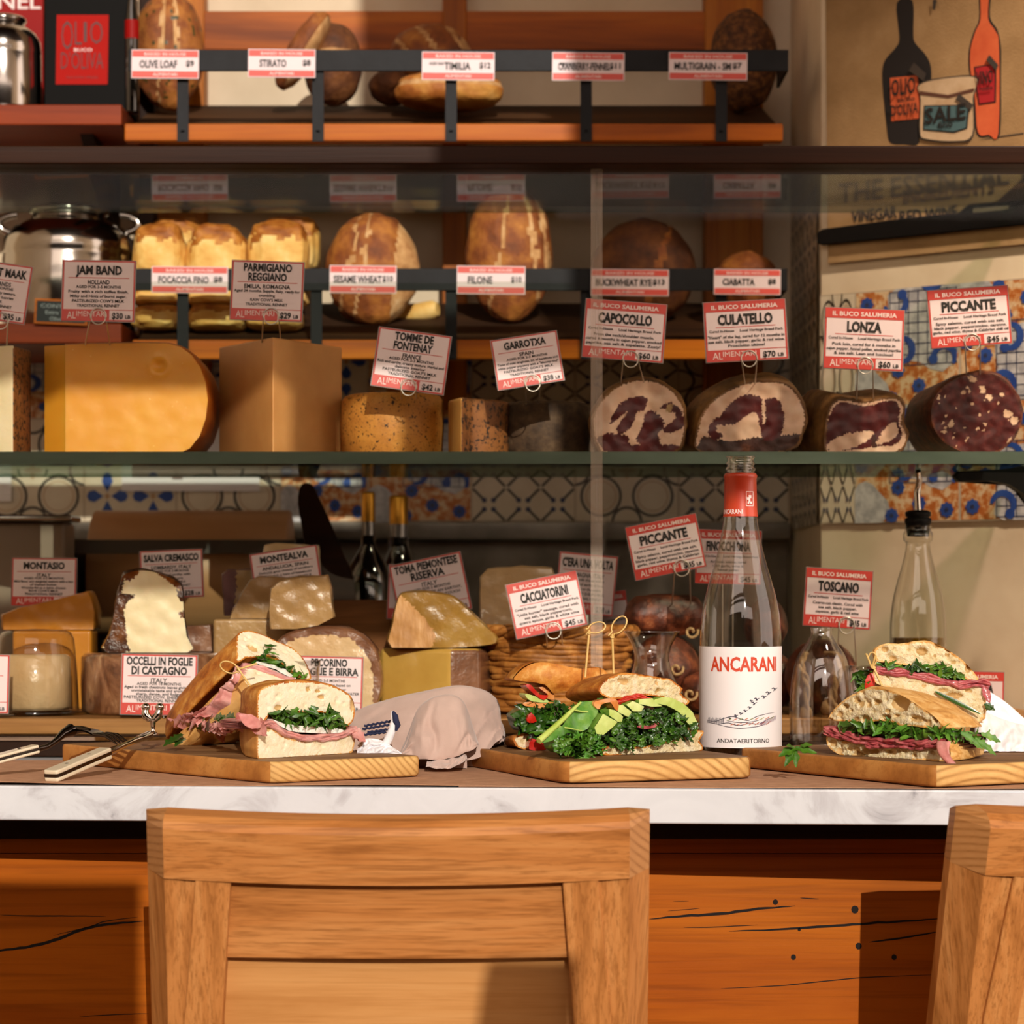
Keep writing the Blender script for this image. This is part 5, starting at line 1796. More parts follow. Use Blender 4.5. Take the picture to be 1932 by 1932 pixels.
# ------------------------------------------------------------------ painted canvas and black bracket on the right wall
K['canvas'] = mat('unbleached_canvas', [(.3, '#8f7048'), (.55, '#a5845a'), (.8, '#bd9e74')], .9, nscale=12, bump=.3, bscale=400)
po, pn = Vector((.406, 3.2, ZE)) + _n * .006, _n
pf = Frame(po, _U, (0, 0, 1))
cv = empty('painted_canvas', pf.px(1740, 470), 'tan canvas painted with oil and wine bottles and a salt jar, on the right wall', 'wall hanging')


def flat(name, pts, m, k, sm=0):
    b = MB()
    loop = smooth_loop(pts, sm) if sm else pts
    b.add([pf.px(p[0], p[1], -.0005 * k) for p in loop], [list(range(len(loop)))], 0, False)
    return b.build(name, m, cv)


b = MB()
b.prism([pf.px(x, y) for x, y in ((1556, -120), (2060, -160), (2060, 447), (1562, 497))], pn * -.003)
b.build('canvas_sheet', K['canvas'], cv)
D_, OR_, TE_, RD_, CRM, GR_ = mat('paint_black', '#17100f', .8), mat('paint_orange', [(.35, '#c8552c'), (.7, '#d9693c')], .8, nscale=30), mat('paint_teal', '#47656a', .8), mat('paint_red', '#a8151c', .8), mat('paint_cream', [(.35, '#b59672'), (.65, '#d0b694')], .8, nscale=25), mat('paint_grey', '#3c332c', .8)


def z8(l):                                                      # px of the zoomed view of the wall hanging
    return [(1640 + .2691 * x, .2691 * y) for x, y in l]


flat('painted_bottle', z8([(195, 20), (305, 8), (310, 250), (330, 310), (400, 390), (435, 480), (425, 620), (360, 780), (350, 1000), (250, 1012), (150, 1000), (125, 900), (95, 600), (95, 480), (120, 410), (190, 330), (212, 260)]), D_, 1, 4)
flat('painted_bottle_outline', z8([(775, -60), (850, -60), (848, 120), (900, 210), (925, 330), (925, 500), (918, 940), (840, 958), (755, 940), (735, 700), (700, 480), (702, 340), (735, 220), (772, 130)]), D_, 1, 4)
flat('painted_wine_bottle', z8([(785, -60), (840, -60), (836, 130), (888, 220), (912, 330), (908, 930), (840, 945), (765, 930), (745, 700), (712, 480), (714, 340), (748, 220), (782, 135)]), OR_, 2, 4)
flat('painted_label', z8([(148, 548), (340, 528), (362, 800), (350, 830), (158, 852)]), OR_, 2)
flat('painted_label', z8([(738, 470), (870, 448), (895, 500), (892, 720), (770, 738), (755, 640)]), D_, 3)
flat('painted_label', z8([(748, 480), (862, 458), (885, 505), (882, 712), (778, 728), (765, 640)]), RD_, 4)
flat('painted_jar_outline', z8([(350, 590), (520, 545), (755, 535), (752, 640), (740, 700), (735, 960), (600, 1000), (400, 985), (355, 940), (360, 700)]), GR_, 4, 4)
flat('painted_jar', z8([(356, 600), (520, 555), (748, 545), (745, 640), (732, 700), (727, 950), (600, 990), (408, 975), (364, 930), (368, 700)]), CRM, 5, 4)
flat('painted_jar_band', z8([(360, 640), (560, 668), (745, 620), (742, 645), (560, 692), (362, 668)]), mat('paint_brown', '#5a3524', .8), 6)
flat('painted_label', z8([(392, 742), (712, 735), (695, 905), (600, 935), (385, 915)]), D_, 6)
flat('painted_label', z8([(400, 750), (700, 742), (686, 898), (600, 925), (394, 908)]), TE_, 7)
for pts in ([(322, 442), (410, 520), (392, 572), (288, 500)], [(852, 388), (915, 460), (900, 500), (830, 425)], [(640, 660), (740, 740), (720, 780), (615, 700)], [(455, 0), (485, 0), (470, 75), (455, 70)]):
    flat('painted_tape', z8(pts), GR_, 8)
flat('painted_table_line', z8([(880, 960), (1085, 930), (1085, 940), (760, 985)]), GR_, 1)
b = MB()
for s_, x, y, w, h in (('OLIO', 250, 610, 150, 90), ('sicilo', 270, 700, 110, 26), ("D'OLIVA", 258, 770, 170, 60), ('SALE', 545, 800, 250, 85), ('fino', 545, 875, 90, 36), ('VINO', 820, 545, 100, 70), ('rosso', 830, 622, 80, 24)):
    p = z8([(x, y)])[0]
    sc = 3.12 / F * .2691 * 1.25
    lay_text(b, s_, pf.px(p[0], p[1], -.0048), pf.U, pf.V, w * sc, h * sc, -pn * -1, 0, 0, .02)
for s_, x, y, w, h in (('THE ESSENTIAL TRIO', 1800, 340, 390, 30), ('INGREDIENTS', 1790, 362, 150, 20), ('VINEGAR', 1650, 404, 78, 18), ('RED WINE', 1752, 404, 96, 19)):
    sc = 3.12 / F * 1.25
    lay_text(b, s_, pf.px(x, y, -.001), pf.U, pf.V, w * sc, h * sc, pn, 0, 0, .02)
b.build('lettering', K['ink'], cv)
# black bar with its arm
br = empty('black_bracket', pf.px(1740, 450), 'long black metal bar and arm sloping across the foot of the canvas', 'bracket')
b = MB()
bf = Frame(po + pn * .008, _U)
b.prism([bf.px(x, y) for x, y in ((1539, 440), (1550, 432), (1700, 412), (1932, 388), (1980, 383), (1980, 420), (1932, 424), (1700, 448), (1550, 462), (1540, 458))], pn * -.006)
b.build('bar', K['black'], br, bevel=.002)
b = MB()
b.prism([bf.px(x, y, .002) for x, y in ((1800, 405), (1826, 384), (1878, 380), (1932, 330), (2000, 290), (2000, 400), (1932, 392))], pn * -.006)
b.build('arm', K['black'], br, bevel=.002)
b = MB()
b.prism([bf.px(x, y, .001) for x, y in ((1838, 394), (1905, 388), (1905, 396), (1838, 402))], pn * .004)
b.build('slot_plate', K['steel'], br)
# black bracket arm under the right end of the glass shelf
fr = Frame(Vector((.60, 2.90, ZE)), (1, .1, 0))
b = MB()
slab(b, fr, [fr.uv(x, y) for x, y in ((1805, 898), (1812, 889), (1870, 887), (1905, 884), (1925, 880), (1990, 880), (1990, 990), (1950, 960), (1930, 930), (1905, 914), (1870, 907), (1812, 908))], .02, ((0, 1, 0, 0), (.15, 1.02, 0, 0), (.85, 1.02, 0, 0), (1, .98, 0, 0)), .01, 0, 0)
b.build('shelf_bracket', K['black'], dc)['label'] = 'black shelf bracket'

# ------------------------------------------------------------------ kraft paper runners and cutting boards
ZT = ZC + .0215
K['kraft'] = mat('kraft_paper', [(.3, '#a87a5a'), (.6, '#bd8f6e'), (.8, '#cba080')], .8, nscale=60, bump=.2, bscale=300)


def ymar(x):
    return 2.335 - .1 * (x + .95) / 1.67


def runner(label, x0, x1, y1, seed):
    b = MB()
    rows = []
    for j in range(14):
        t = j / 13
        row = []
        for i in range(41):
            x = x0 + (x1 - x0) * i / 40
            yf = ymar(x) + .003 + .002 * noise.noise(Vector((x * 9, seed, 0)))
            y = yf + (y1 - yf) * (t ** 2)
            z0 = 0 if x1 < .1 else -.00055
            lift = z0 + .0042 * max(0, noise.noise(Vector((x * 5, seed * 2.0, 4))) + .25) * math.exp(-((y - yf) / .012) ** 2)
            row.append(Vector((x, y, ZC + .0007 + lift)))
        rows.append(row)
    b.grid(rows, 0)
    b.grid([[p - Vector((0, 0, .0005)) for p in r] for r in rows], 0)
    b.grid([rows[0], [p - Vector((0, 0, .0005)) for p in rows[0]]], 0)
    return tag(b.build('kraft_paper_runner', K['kraft']), label, 'paper runner')


runner('brown kraft paper runner under the left cutting board', -.93, .002, 2.66, 3)
runner('brown kraft paper runner under the middle and right cutting boards', -.05, .70, 2.64, 8)
K['bd_long'] = wood('board_side_grain', '#8a5424', '#b4793c', '#c99452', 0, 8, rough=.55)
K['bd_top'] = wood('worn_board_top', '#5c3d24', '#84603c', '#a07c54', 0, 12, rough=.6, fine=.6)
K['bd_end'] = endgrain('board_end_grain', '#a3793f', '#c79a5a', '#d8b06e', 60, rough=.7, rot=(0, .5, 0), loc=(.09, 0, .12))
K['bd_end2'] = endgrain('board_end_grain_coarse', '#a0743a', '#c49656', '#d8b06e', 40, rough=.7, rot=(0, -.4, 0), loc=(-.05, 0, .10))


def board(label, A, Bc, C, mats, r=.012):
    """rectangle with corner Bc nearest the viewer, long side Bc-A, end grain Bc-C"""
    A, Bc, C = (Vector((p[0], p[1], 0)) for p in (A, Bc, C))
    L, E = (A - Bc), (C - Bc)
    l, e = L.normalized(), E.normalized()
    D = A + E
    cs = [(Bc, e, l), (C, l, -e), (D, -e, -l), (A, -l, e)]
    loop = []
    for c, nx, pv in cs:
        # fillet: from previous edge towards next edge
        cen = c + nx * r + pv * r
        for i in range(6):
            t = PI / 2 * i / 5
            loop.append(cen - nx * r * math.cos(PI / 2 - t) * 1 * 0 - (nx * math.sin(PI / 2 - t) * 0))
        loop = loop[:-6]
        for i in range(6):
            t = PI / 2 * i / 5
            loop.append(cen - nx * (r * math.cos(t)) - pv * (r * math.sin(t)))
    z0, z1 = ZC + .0016, ZT
    b = MB()
    n = len(loop)
    prof = [(.0025, z0), (0, z0 + .0025), (0, z1 - .003), (.001, z1 - .001), (.003, z1)]
    cen = sum(loop, Vector()) / n
    rows = []
    for ins, z in prof:
        rows.append([Vector((p.x, p.y, z)) + (cen - p).normalized() * ins for p in loop])
    fs = []
    for i in range(len(rows) - 1):
        for j in range(n):
            a, c2 = rows[i][j], rows[i][(j + 1) % n]
            d = (c2 - a)
            d.z = 0
            k = 1 if (d.length and abs(d.normalized().dot(e)) > .72) else 0
            b.add([a, c2, rows[i + 1][(j + 1) % n], rows[i + 1][j]], [(0, 1, 2, 3)], k, True)
    b.add(rows[-1], [list(range(n))], 2, False)
    b.add(rows[0], [list(range(n))[::-1]], 0, False)
    return tag(b.build('cutting_board', mats, weld=True), label, 'cutting board')


def rotwood(name, base, ang):
    return base


pA, pB, pC = on_z(110, 1441, ZC), on_z(512, 1481, ZC), on_z(800, 1467, ZC)
board('left wooden cutting board under the ham sandwich halves', pA, pB, pC, [K['bd_long'], K['bd_end'], K['bd_top']])
pB2, pC2 = on_z(1065, 1481, ZC), on_z(1427, 1470, ZC)
e_ = (pC2 - pB2).normalized()
board('middle wooden cutting board under the kale and avocado sandwiches', pB2 + Vector((-e_.y, e_.x, 0)) * .29, pB2, pC2, [K['bd_long'], K['bd_end2'], K['bd_top']], .016)
pB3, pA3 = Vector((.392, 2.263, 0)), Vector((.236, 2.546, 0))
l3 = (pA3 - pB3).normalized()
board('right wooden cutting board under the roast beef sandwich halves', pA3, pB3, pB3 + Vector((l3.y, -l3.x, 0)) * .27, [K['bd_long'], K['bd_end2'], K['bd_top']], .010)

# ------------------------------------------------------------------ sandwich building blocks
K['crumb'] = mat('white_crumb', [(.25, '#d9c9a0'), (.45, '#e8dbba'), (.75, '#f0e7cf')], .85, nscale=90, bump=.8, bscale=330, bdist=.0012, sss=.15)
K['crumb2'] = mat('open_crumb', [(.25, '#c2a268'), (.42, '#dfcb9c'), (.72, '#efe4c6')], .85, nscale=130, bump=1, bscale=320, bdist=.003, sss=.12)
K['hole'] = mat('crumb_pocket', [(.3, '#b08c52'), (.7, '#cfae78')], .7, nscale=60, bump=.4)
K['crustpale'] = mat('pale_golden_crust', [(.25, '#a9682a'), (.5, '#cf9850'), (.75, '#e2bb7c')], .6, nscale=18, bump=.3, bscale=120, sss=.05)
K['crusttop'] = mat('toasted_crust', [(.24, '#713310'), (.42, '#ab611e'), (.58, '#c88636'), (.78, '#e6ba72')], .55, nscale=55, bump=.6, bscale=130, spec=.3)
K['crustflour'] = mat('floured_gold_crust', [(.22, '#9a5c22'), (.45, '#d09a4e'), (.7, '#ecc98a')], .6, nscale=30, stretch=(1, 1, 2.5), bump=.5, bscale=100, dist=1.5)
K['ham'] = mat('pink_ham', [(.25, '#bb6f68'), (.5, '#d68f88'), (.75, '#e9b3a8')], .4, nscale=70, bump=.25, sss=.3, coat=.15)
K['beef'] = mat('rare_roast_beef', [(.25, '#7a2a30'), (.5, '#ab4a50'), (.75, '#cf7e7a')], .38, nscale=90, bump=.4, sss=.2, coat=.25)
K['green'] = mat('arugula_green', [(.25, '#20440a'), (.5, '#3c6812'), (.78, '#6c9630')], .4, nscale=60, bump=.2, sss=.05, coat=.2)
K['greenlt'] = mat('light_leaf_green', [(.25, '#2a5a10'), (.5, '#4a8420'), (.78, '#86ad45')], .4, nscale=50, bump=.2, coat=.2)
K['greendk'] = mat('dark_leaf_green', [(.25, '#143008'), (.55, '#2b5210'), (.8, '#50801e')], .35, nscale=60, bump=.2, coat=.35)
K['cream'] = mat('white_soft_cheese', [(.3, '#efe9d8'), (.7, '#fbf8ee')], .6, nscale=120, bump=.8, bscale=300, sss=.2)
K['avo'] = mat('avocado_flesh', [(.3, '#a9bf56'), (.55, '#c9d884'), (.8, '#e3e8b0')], .4, nscale=25, bump=.15, sss=.2)
K['avoskin'] = mat('avocado_green_edge', [(.3, '#5e8a2a'), (.7, '#88ae48')], .4, nscale=40)
K['tomato'] = mat('red_pepper', [(.3, '#a81208'), (.7, '#d4301c')], .25, nscale=40, coat=.5, sss=.1)
K['sauce'] = mat('orange_sauce', [(.3, '#c9742c'), (.7, '#e2a060')], .25, nscale=50, coat=.6, bump=.2)
K['skewer'] = mat('bamboo', [(.3, '#c8a258'), (.6, '#dcbc78'), (.8, '#ead2a0')], .5, nscale=80, stretch=(1, 1, .1))


def rest(b):
    """nothing sinks into the board it lies on"""
    for i, v in enumerate(b.v):
        if v.z < ZT + .0003:
            b.v[i] = Vector((v.x, v.y, ZT + .0003))


def bread(parent, name, fr, pts, depth, rings, mats, holes=(), px2=None, step=.0017, rough=.0016, small=0, rim=.0016, seed=0, bulge=0, capmat=0, per=2, smallr=.0024):
    """cut bread: crumb face traced in px, crust swept behind; holes: (px, py, rx, ry, depth_mm)"""
    loop = [fr.uv(*p) for p in smooth_loop(pts, per)]
    ctr = sum(loop, Vector((0, 0))) / len(loop)
    s = (fr.O - EYE).length / F
    hs = [(fr.uv(x, y), rx * s, ry * s, d * .001) for x, y, rx, ry, d in holes]
    rr = random.Random(seed + 17)
    lo = (min(p.x for p in loop), min(p.y for p in loop))
    hi = (max(p.x for p in loop), max(p.y for p in loop))
    for _ in range(small):
        q = Vector((rr.uniform(lo[0], hi[0]), rr.uniform(lo[1], hi[1])))
        r = rr.uniform(.0009, smallr)
        hs.append((q, r * rr.uniform(1, 1.8), r, r * .75))
    ext = max(hi[0] - lo[0], hi[1] - lo[1]) / 2

    def cap(u, v):
        d = .0004 * noise.noise(Vector((u * 300, v * 300, seed))) + .0003 * noise.noise(Vector((u * 90, v * 90, seed + 5)))
        for c, rx, ry, dp in hs:
            q = ((u - c.x) / rx) ** 2 + ((v - c.y) / ry) ** 2
            if q < 1:
                d += dp * (1 - q) ** .4
        if bulge:
            d -= bulge * max(0, 1 - ((u - ctr.x) ** 2 + (v - ctr.y) ** 2 * 3) / ext ** 2)
        return d
    lp = resample(loop, .0009)

    def mf(u, v):
        if capmat:
            return 1
        for c, rx, ry, dp in hs:
            if dp > .0026 and ((u - c.x) / rx) ** 2 + ((v - c.y) / ry) ** 2 < .8:
                return 2
        m_ = min((u - p.x) ** 2 + (v - p.y) ** 2 for p in lp)
        return 1 if m_ < rim ** 2 else 0
    b = MB()
    slab(b, fr, loop, depth, rings, step, 0, 1, cap, mf, rough, 55, seed)
    rest(b)
    return b.build(name, list(mats) + [K['hole']], parent)


def leaf(b, p, d, n, L, W, curl=.2, lobes=3, ruffle=0, mi=0, cup=.25):
    d, n = Vector(d).normalized(), Vector(n)
    n = (n - d * n.dot(d)).normalized()
    sd = d.cross(n)
    rows = []
    k = 9
    for i in range(k + 1):
        t = i / k
        c = Vector(p) + d * (L * t) + n * (curl * L * t * t)
        w = W * (math.sin(PI * min(1, t * .88 + .1)) ** .8) * (1 - .45 * abs(math.sin(lobes * PI * t)) if lobes else 1)
        rf = ruffle * W
        rows.append([c - sd * w + n * (cup * w + rf * math.sin(t * 21)), c - sd * w * .5 + n * (cup * .3 * w + rf * .4 * math.sin(t * 21 + 1)), c,
                     c + sd * w * .5 + n * (cup * .3 * w + rf * .4 * math.sin(t * 19 + 2)), c + sd * w + n * (cup * w + rf * math.sin(t * 19 + 2))])
    b.grid(rows, mi)


def greens(parent, name, fr, region, n, size, mats, d0=-.006, d1=.006, lobes=3, ruffle=0, seed=1, back=.03, flat=.7, Wk=.22, backing=True):
    """a bank of leaves filling a traced region at the cut face"""
    poly = [fr.uv(*p) for p in region]
    x0, x1 = min(p.x for p in poly), max(p.x for p in poly)
    y0, y1 = min(p.y for p in poly), max(p.y for p in poly)
    rr = random.Random(seed)
    b = MB()
    if backing:
        slab(b, fr, poly, back, ((0, .9, 0, 0), (1, .9, 0, 0)), .004, 0, 0, lambda u, v: .003 + .002 * noise.noise(Vector((u * 150, v * 150, 0))))
    m_ = 0
    tries = 0
    while m_ < n and tries < n * 40:
        tries += 1
        u, v = rr.uniform(x0, x1), rr.uniform(y0, y1)
        if not inside(poly, u, v):
            continue
        m_ += 1
        a = rr.uniform(-PI, PI)
        d = fr.U * math.cos(a) + fr.V * math.sin(a) * flat - fr.n * rr.uniform(-.1, .5)
        nn = -fr.n + fr.U * rr.uniform(-.9, .9) + fr.V * rr.uniform(-.6, 1.1)
        L = size * rr.uniform(.6, 1.25)
        leaf(b, fr.at(u, v, 0) + fr.n * rr.uniform(d0, d1) - d.normalized() * L * .4, d, nn, L, L * Wk * rr.uniform(.7, 1.3), rr.uniform(-.5, .4), lobes, ruffle, rr.choice(range(len(mats))), rr.uniform(0, .6))
    return b.build(name, mats, parent)


def slices(parent, name, fr, path, thick, m, layers=5, out=.004, back=.03, wave=.0012, seed=0, per=8, lip=.003):
    """folded thin meat slices: wavy sheets stacked over a traced centre line"""
    pts = smooth_line([tuple(fr.uv(*p)) for p in path], per)
    s = (fr.O - EYE).length / F
    th = thick * s
    b = MB()
    for k in range(layers):
        off = (k / (layers - 1) - .5) * th if layers > 1 else 0
        rows = []
        ln = 0
        for i, p in enumerate(pts):
            ln += (p - pts[i - 1]).length if i else 0
            w = wave * (noise.noise(Vector((ln * 75, k * 3.3, seed))) * 2.2 + .5 * noise.noise(Vector((ln * 190, k * 1.3, seed + 2))))
            o = out * (.7 + 1.3 * noise.noise(Vector((ln * 55, k * 5.1, seed + 7))) + .4 * noise.noise(Vector((ln * 160, k * 2.1, seed + 9))))
            v = p[1] + off + w
            rows.append([fr.at(p[0], v + .0006, 0) + fr.n * back, fr.at(p[0], v + .0006, 0), fr.at(p[0], v, 0) - fr.n * o, fr.at(p[0], v - lip * .5, 0) - fr.n * (o + .0008), fr.at(p[0], v - lip, 0) - fr.n * o * .5, fr.at(p[0], v - lip * .8, 0) + fr.n * back])
        b.grid(rows, 0)
    rest(b)
    return b.build(name, m, parent)


def ruffles(parent, name, fr, path, n, L, W, m, seed=0, out=.004):
    """loose folded ends of thin meat poking out along a traced line"""
    pts = smooth_line([tuple(fr.uv(*p)) for p in path], 8)
    rr = random.Random(seed)
    b = MB()
    for k in range(n):
        i = min(len(pts) - 2, int((k + rr.random()) / n * (len(pts) - 1)))
        t = (pts[i + 1] - pts[i]).normalized()
        d = fr.U * t.x + fr.V * t.y
        d = d * rr.choice((-1, 1)) - fr.n * rr.uniform(-.1, .5) + fr.V * rr.uniform(-.35, .25)
        nn = fr.V * rr.uniform(.3, 1.2) - fr.n * rr.uniform(.3, 1) + fr.U * rr.uniform(-.5, .5)
        l = L * rr.uniform(.7, 1.3)
        leaf(b, fr.at(pts[i].x, pts[i].y) - fr.n * rr.uniform(-.002, out) - d.normalized() * l * .45, d, nn, l, W * rr.uniform(.7, 1.2), rr.uniform(-.5, .5), 0, rr.uniform(.1, .35), 0, rr.uniform(.1, .7))
    rest(b)
    return b.build(name, m, parent)


def patch(parent, name, fr, pts, depth, m, dout=0, step=.003, noise_=.0008, bulge=.001, sm=2, mside=None):
    loop = [fr.uv(*p) for p in (smooth_loop(pts, sm) if sm else pts)]
    c = sum(loop, Vector((0, 0))) / len(loop)
    e = max((p - c).length for p in loop)
    b = MB()
    f2 = Frame(fr.O - fr.n * dout, fr.U, fr.V)
    slab(b, f2, loop, depth, ((0, 1, 0, 0), (.15, 1.03, 0, 0), (1, .9, 0, 0)), step, 0, 1 if mside else 0,
         lambda u, v: noise_ * noise.noise(Vector((u * 170, v * 170, 1))) - bulge * max(0, 1 - ((u - c.x) ** 2 + (v - c.y) ** 2) / e ** 2))
    return b.build(name, [m, mside] if mside else m, parent)


def skewer(label, a, tip, loop_c, lr, loop_dir=(1, 0, .4), extra=None, loc=None):
    """bamboo knot pick: flat stick from a up to tip, with a tied loop at the top"""
    b = MB()
    a, tip, lc = Vector(a), Vector(tip), Vector(loop_c)
    b.tube([a, a.lerp(tip, .5), tip], [.0011, .0012, .0012], 6)
    r = empty('knotted_skewer', a, label, 'skewer')
    b.build('stick', K['skewer'], r)
    b = MB()
    e = (lc - tip)
    e.y = 0
    e.normalize()
    up = Vector((-e.z, 0, e.x))
    path = []
    for i in range(19):
        t = -PI * .92 + 2 * PI * .92 * i / 18
        path.append(lc + e * (lr * 1.25 * math.cos(t)) + up * (lr * .75 * math.sin(t)) + Vector((0, .0015 * math.sin(t), 0)))
    b.tube([tip - e * lr * .6 - up * lr * .5] + path + [tip - e * lr * .5 + up * lr * .25 - Vector((0, .001, 0))], .00085, 6)
    ring = [tip - (tip - a).normalized() * .003 + Vector((.0016 * math.cos(t), .0016 * math.sin(t), .0012 * math.sin(t))) for t in [2 * PI * i / 10 for i in range(11)]]
    b.tube(ring, .0008, 6)
    b.build('knot_loop', K['skewer'], r)
    if extra:
        b = MB()
        for q in extra:
            b.tube(q, .0011, 6)
        b.build('loose_end', K['skewer'], r)
    return r


# ------------------------------------------------------------------ left: ham focaccia halves
def z9(l):
    return [(320 + x / 5.084, 1180 + y / 5.084) for x, y in l]


MB_F = [K['crumb'], K['crustpale']]
MB_T = [K['crumb'], K['crusttop']]
oF = on_z(487, 1432, ZT)
eF = on_z(668, 1421, ZT)
frF = Frame(oF, eF - oF, N=(-.36, .93, 0))
SW = 'sandwich'
hF = empty('sandwich_half', frF.at(.05, 0, .05), 'front half of the ham and arugula focaccia sandwich on the left board', SW)
RB = ((0, 1, 0, 0), (.04, 1.02, 0, 0), (.25, 1.02, 0, 0), (.6, .95, .006, -.002), (.85, .82, .012, -.004), (1, .5, .018, -.006))
RBb = ((0, 1, 0, 0), (.04, 1.02, 0, 0), (.25, 1.02, 0, 0), (.6, .95, .006, 0), (.85, .82, .012, .001), (1, .5, .018, .002))
bread(hF, 'top_bread', frF, z9([(838, 720), (850, 650), (880, 610), (950, 575), (1050, 545), (1180, 530), (1320, 533), (1450, 545), (1560, 575), (1660, 620), (1730, 670), (1768, 740), (1775, 850), (1750, 930), (1690, 970), (1660, 920), (1600, 860), (1450, 835), (1250, 835), (1100, 850), (960, 850), (930, 900), (845, 935)]),
      .15, RB, MB_T, [(582, 1300, 7, 5, 4), (600, 1304, 8, 4, 3), (606, 1315, 9, 5, 4), (665, 1330, 6, 14, 3), (525, 1335, 10, 6, 3), (636, 1322, 6, 6, 2)], small=26, seed=1)
bread(hF, 'bottom_bread', frF, z9([(850, 960), (930, 925), (1000, 1000), (1120, 1075), (1250, 1100), (1450, 1100), (1600, 1085), (1720, 1045), (1775, 1020), (1778, 1100), (1760, 1190), (1720, 1235), (1500, 1255), (1250, 1272), (1000, 1290), (880, 1290), (842, 1270), (835, 1100)]),
      .15, RBb, MB_F, [(508, 1374, 6, 7, 3)], small=16, seed=2)
greens(hF, 'arugula', frF, z9([(930, 830), (1120, 825), (1250, 815), (1390, 780), (1480, 810), (1580, 805), (1700, 985), (1640, 995), (1450, 975), (1280, 955), (1150, 965), (1000, 890)]), 120, .014, [K['green'], K['greendk'], K['green']], -.008, .005, seed=3, lobes=2)
patch(hF, 'soft_cheese', frF, z9([(980, 900), (1100, 945), (1300, 965), (1500, 975), (1640, 990), (1655, 1025), (1500, 1035), (1300, 1028), (1120, 1005)]), .05, K['cream'], .001, .0022, .0022)
slices(hF, 'ham_slices', frF, z9([(850, 955), (950, 930), (1050, 990), (1150, 1040), (1300, 1068), (1450, 1068), (1600, 1048), (1720, 1010), (1780, 985)]), 7, K['ham'], 5, .004, .06, .0009, 2)
flF = Frame(frF.O - frF.U * .002, frF.N)
ruffles(hF, 'ham_edge', flF, z9([(845, 950), (780, 945), (700, 965), (620, 980), (540, 985), (430, 990), (340, 965)]), 22, .026, .0065, K['ham'], 5)
b = MB()
for px_, py_, qx, qy, L, mi in ((420, 1352, 470, 1350, .034, 0), (400, 1358, 362, 1385, .03, 1), (415, 1350, 372, 1405, .036, 0), (378, 1368, 352, 1370, .02, 1), (440, 1352, 475, 1340, .026, 0), (430, 1355, 395, 1352, .026, 0)):
    a, c = flF.px(px_, py_) - frF.U * .010, flF.px(qx, qy) - frF.U * .016
    leaf(b, a, c - a, (-.5, -.6, .7), L * 1.1, .0065, -.25, 3, 0, mi, .3)
b.build('arugula_sprig', [K['greendk'], K['greenlt']], hF)
b = MB()
a = frF.px(668, 1378)
for k in range(2):
    leaf(b, a + Vector((-.004, -.002, .002 * k)), (1, -.2, -.55 - .2 * k), (.1, -.6, 1), .019, .0075, -.2, 0, .2, 0)
b.build('ham_flap', K['ham'], hF)

oK = P(448, 1262, 2.535)
frK = Frame(oK, (1, .54, -.33), (-.213, .865, .77), N=(-.64, .46, -.60))
hK = empty('sandwich_half', frK.at(.03, 0, .06), 'rear half of the ham focaccia sandwich, tipped up behind the front half', SW)
RK = ((0, 1, 0, 0), (.04, 1.02, 0, 0), (.4, 1.02, 0, 0), (.75, .95, 0, 0), (.93, .82, 0, 0), (1, .5, 0, 0))
bread(hK, 'top_bread', frK, z9([(638, 250), (640, 130), (660, 75), (720, 50), (800, 55), (900, 90), (1050, 160), (1170, 210), (1260, 290), (1320, 380), (1355, 480), (1350, 520), (1280, 520), (1190, 440), (1100, 385), (1020, 310), (920, 290), (800, 310), (740, 310), (690, 340), (645, 350)]),
      .15, RK, MB_T, [(478, 1222, 14, 10, 6), (548, 1221, 4, 3, 2)], small=22, seed=4)
bread(hK, 'bottom_bread', frK, z9([(700, 405), (830, 395), (900, 440), (1000, 475), (1120, 510), (1220, 530), (1230, 640), (1000, 680), (850, 660), (760, 600), (690, 490)]),   .15, RK, MB_F, small=10, seed=5)
greens(hK, 'arugula', frK, z9([(790, 330), (890, 320), (925, 200), (1010, 285), (1100, 390), (1200, 425), (1285, 520), (1220, 510), (1100, 440), (960, 390), (850, 355)]), 60, .012, [K['green'], K['greendk']], seed=6, lobes=2)
patch(hK, 'soft_cheese', frK, z9([(830, 350), (960, 380), (1100, 435), (1210, 510), (1150, 510), (1000, 435), (850, 390)]), .05, K['cream'], .001, .0022, .002)
slices(hK, 'ham_slices', frK, z9([(690, 375), (780, 385), (870, 412), (980, 450), (1090, 490), (1200, 525)]), 6, K['ham'], 4, .003, .06, .0008, 7)
flK = Frame(frK.px(446, 1255) - frK.U * .001, frK.N, frK.V)
slices(hK, 'ham_edge', flK, z9([(650, 400), (600, 500), (540, 600), (480, 690), (400, 760), (300, 840), (200, 890), (90, 930)]), 8, K['ham'], 3, .004, .02, .0016, 9, 16, .004)
ruffles(hK, 'ham_edge', flK, z9([(310, 860), (250, 885), (170, 905), (90, 940)]), 12, .026, .0065, K['ham'], 12, .006)
b = MB()
for k, (px_, py_, qx, qy) in enumerate(((345, 1385, 318, 1400), (340, 1390, 305, 1405), (348, 1392, 330, 1404))):
    a, c = P(px_, py_, 2.50), P(qx, qy, 2.47)
    leaf(b, a, c - a, (0, -.6, .8), .03, .006, -.1, 3, 0, 0)
b.build('arugula_sprig', [K['greendk']], hK)
skewer('short bamboo knot pick stuck in the rear ham sandwich half on the left', P(484, 1252, 2.50), P(446, 1264, 2.485), P(432, 1259, 2.482), .0075, extra=[[P(447, 1258, 2.482), P(474, 1297, 2.476)]])

# ------------------------------------------------------------------ middle: kale and avocado sandwiches


def zm(l):
    return [(960 + x / 4.954, 1230 + y / 4.954) for x, y in l]


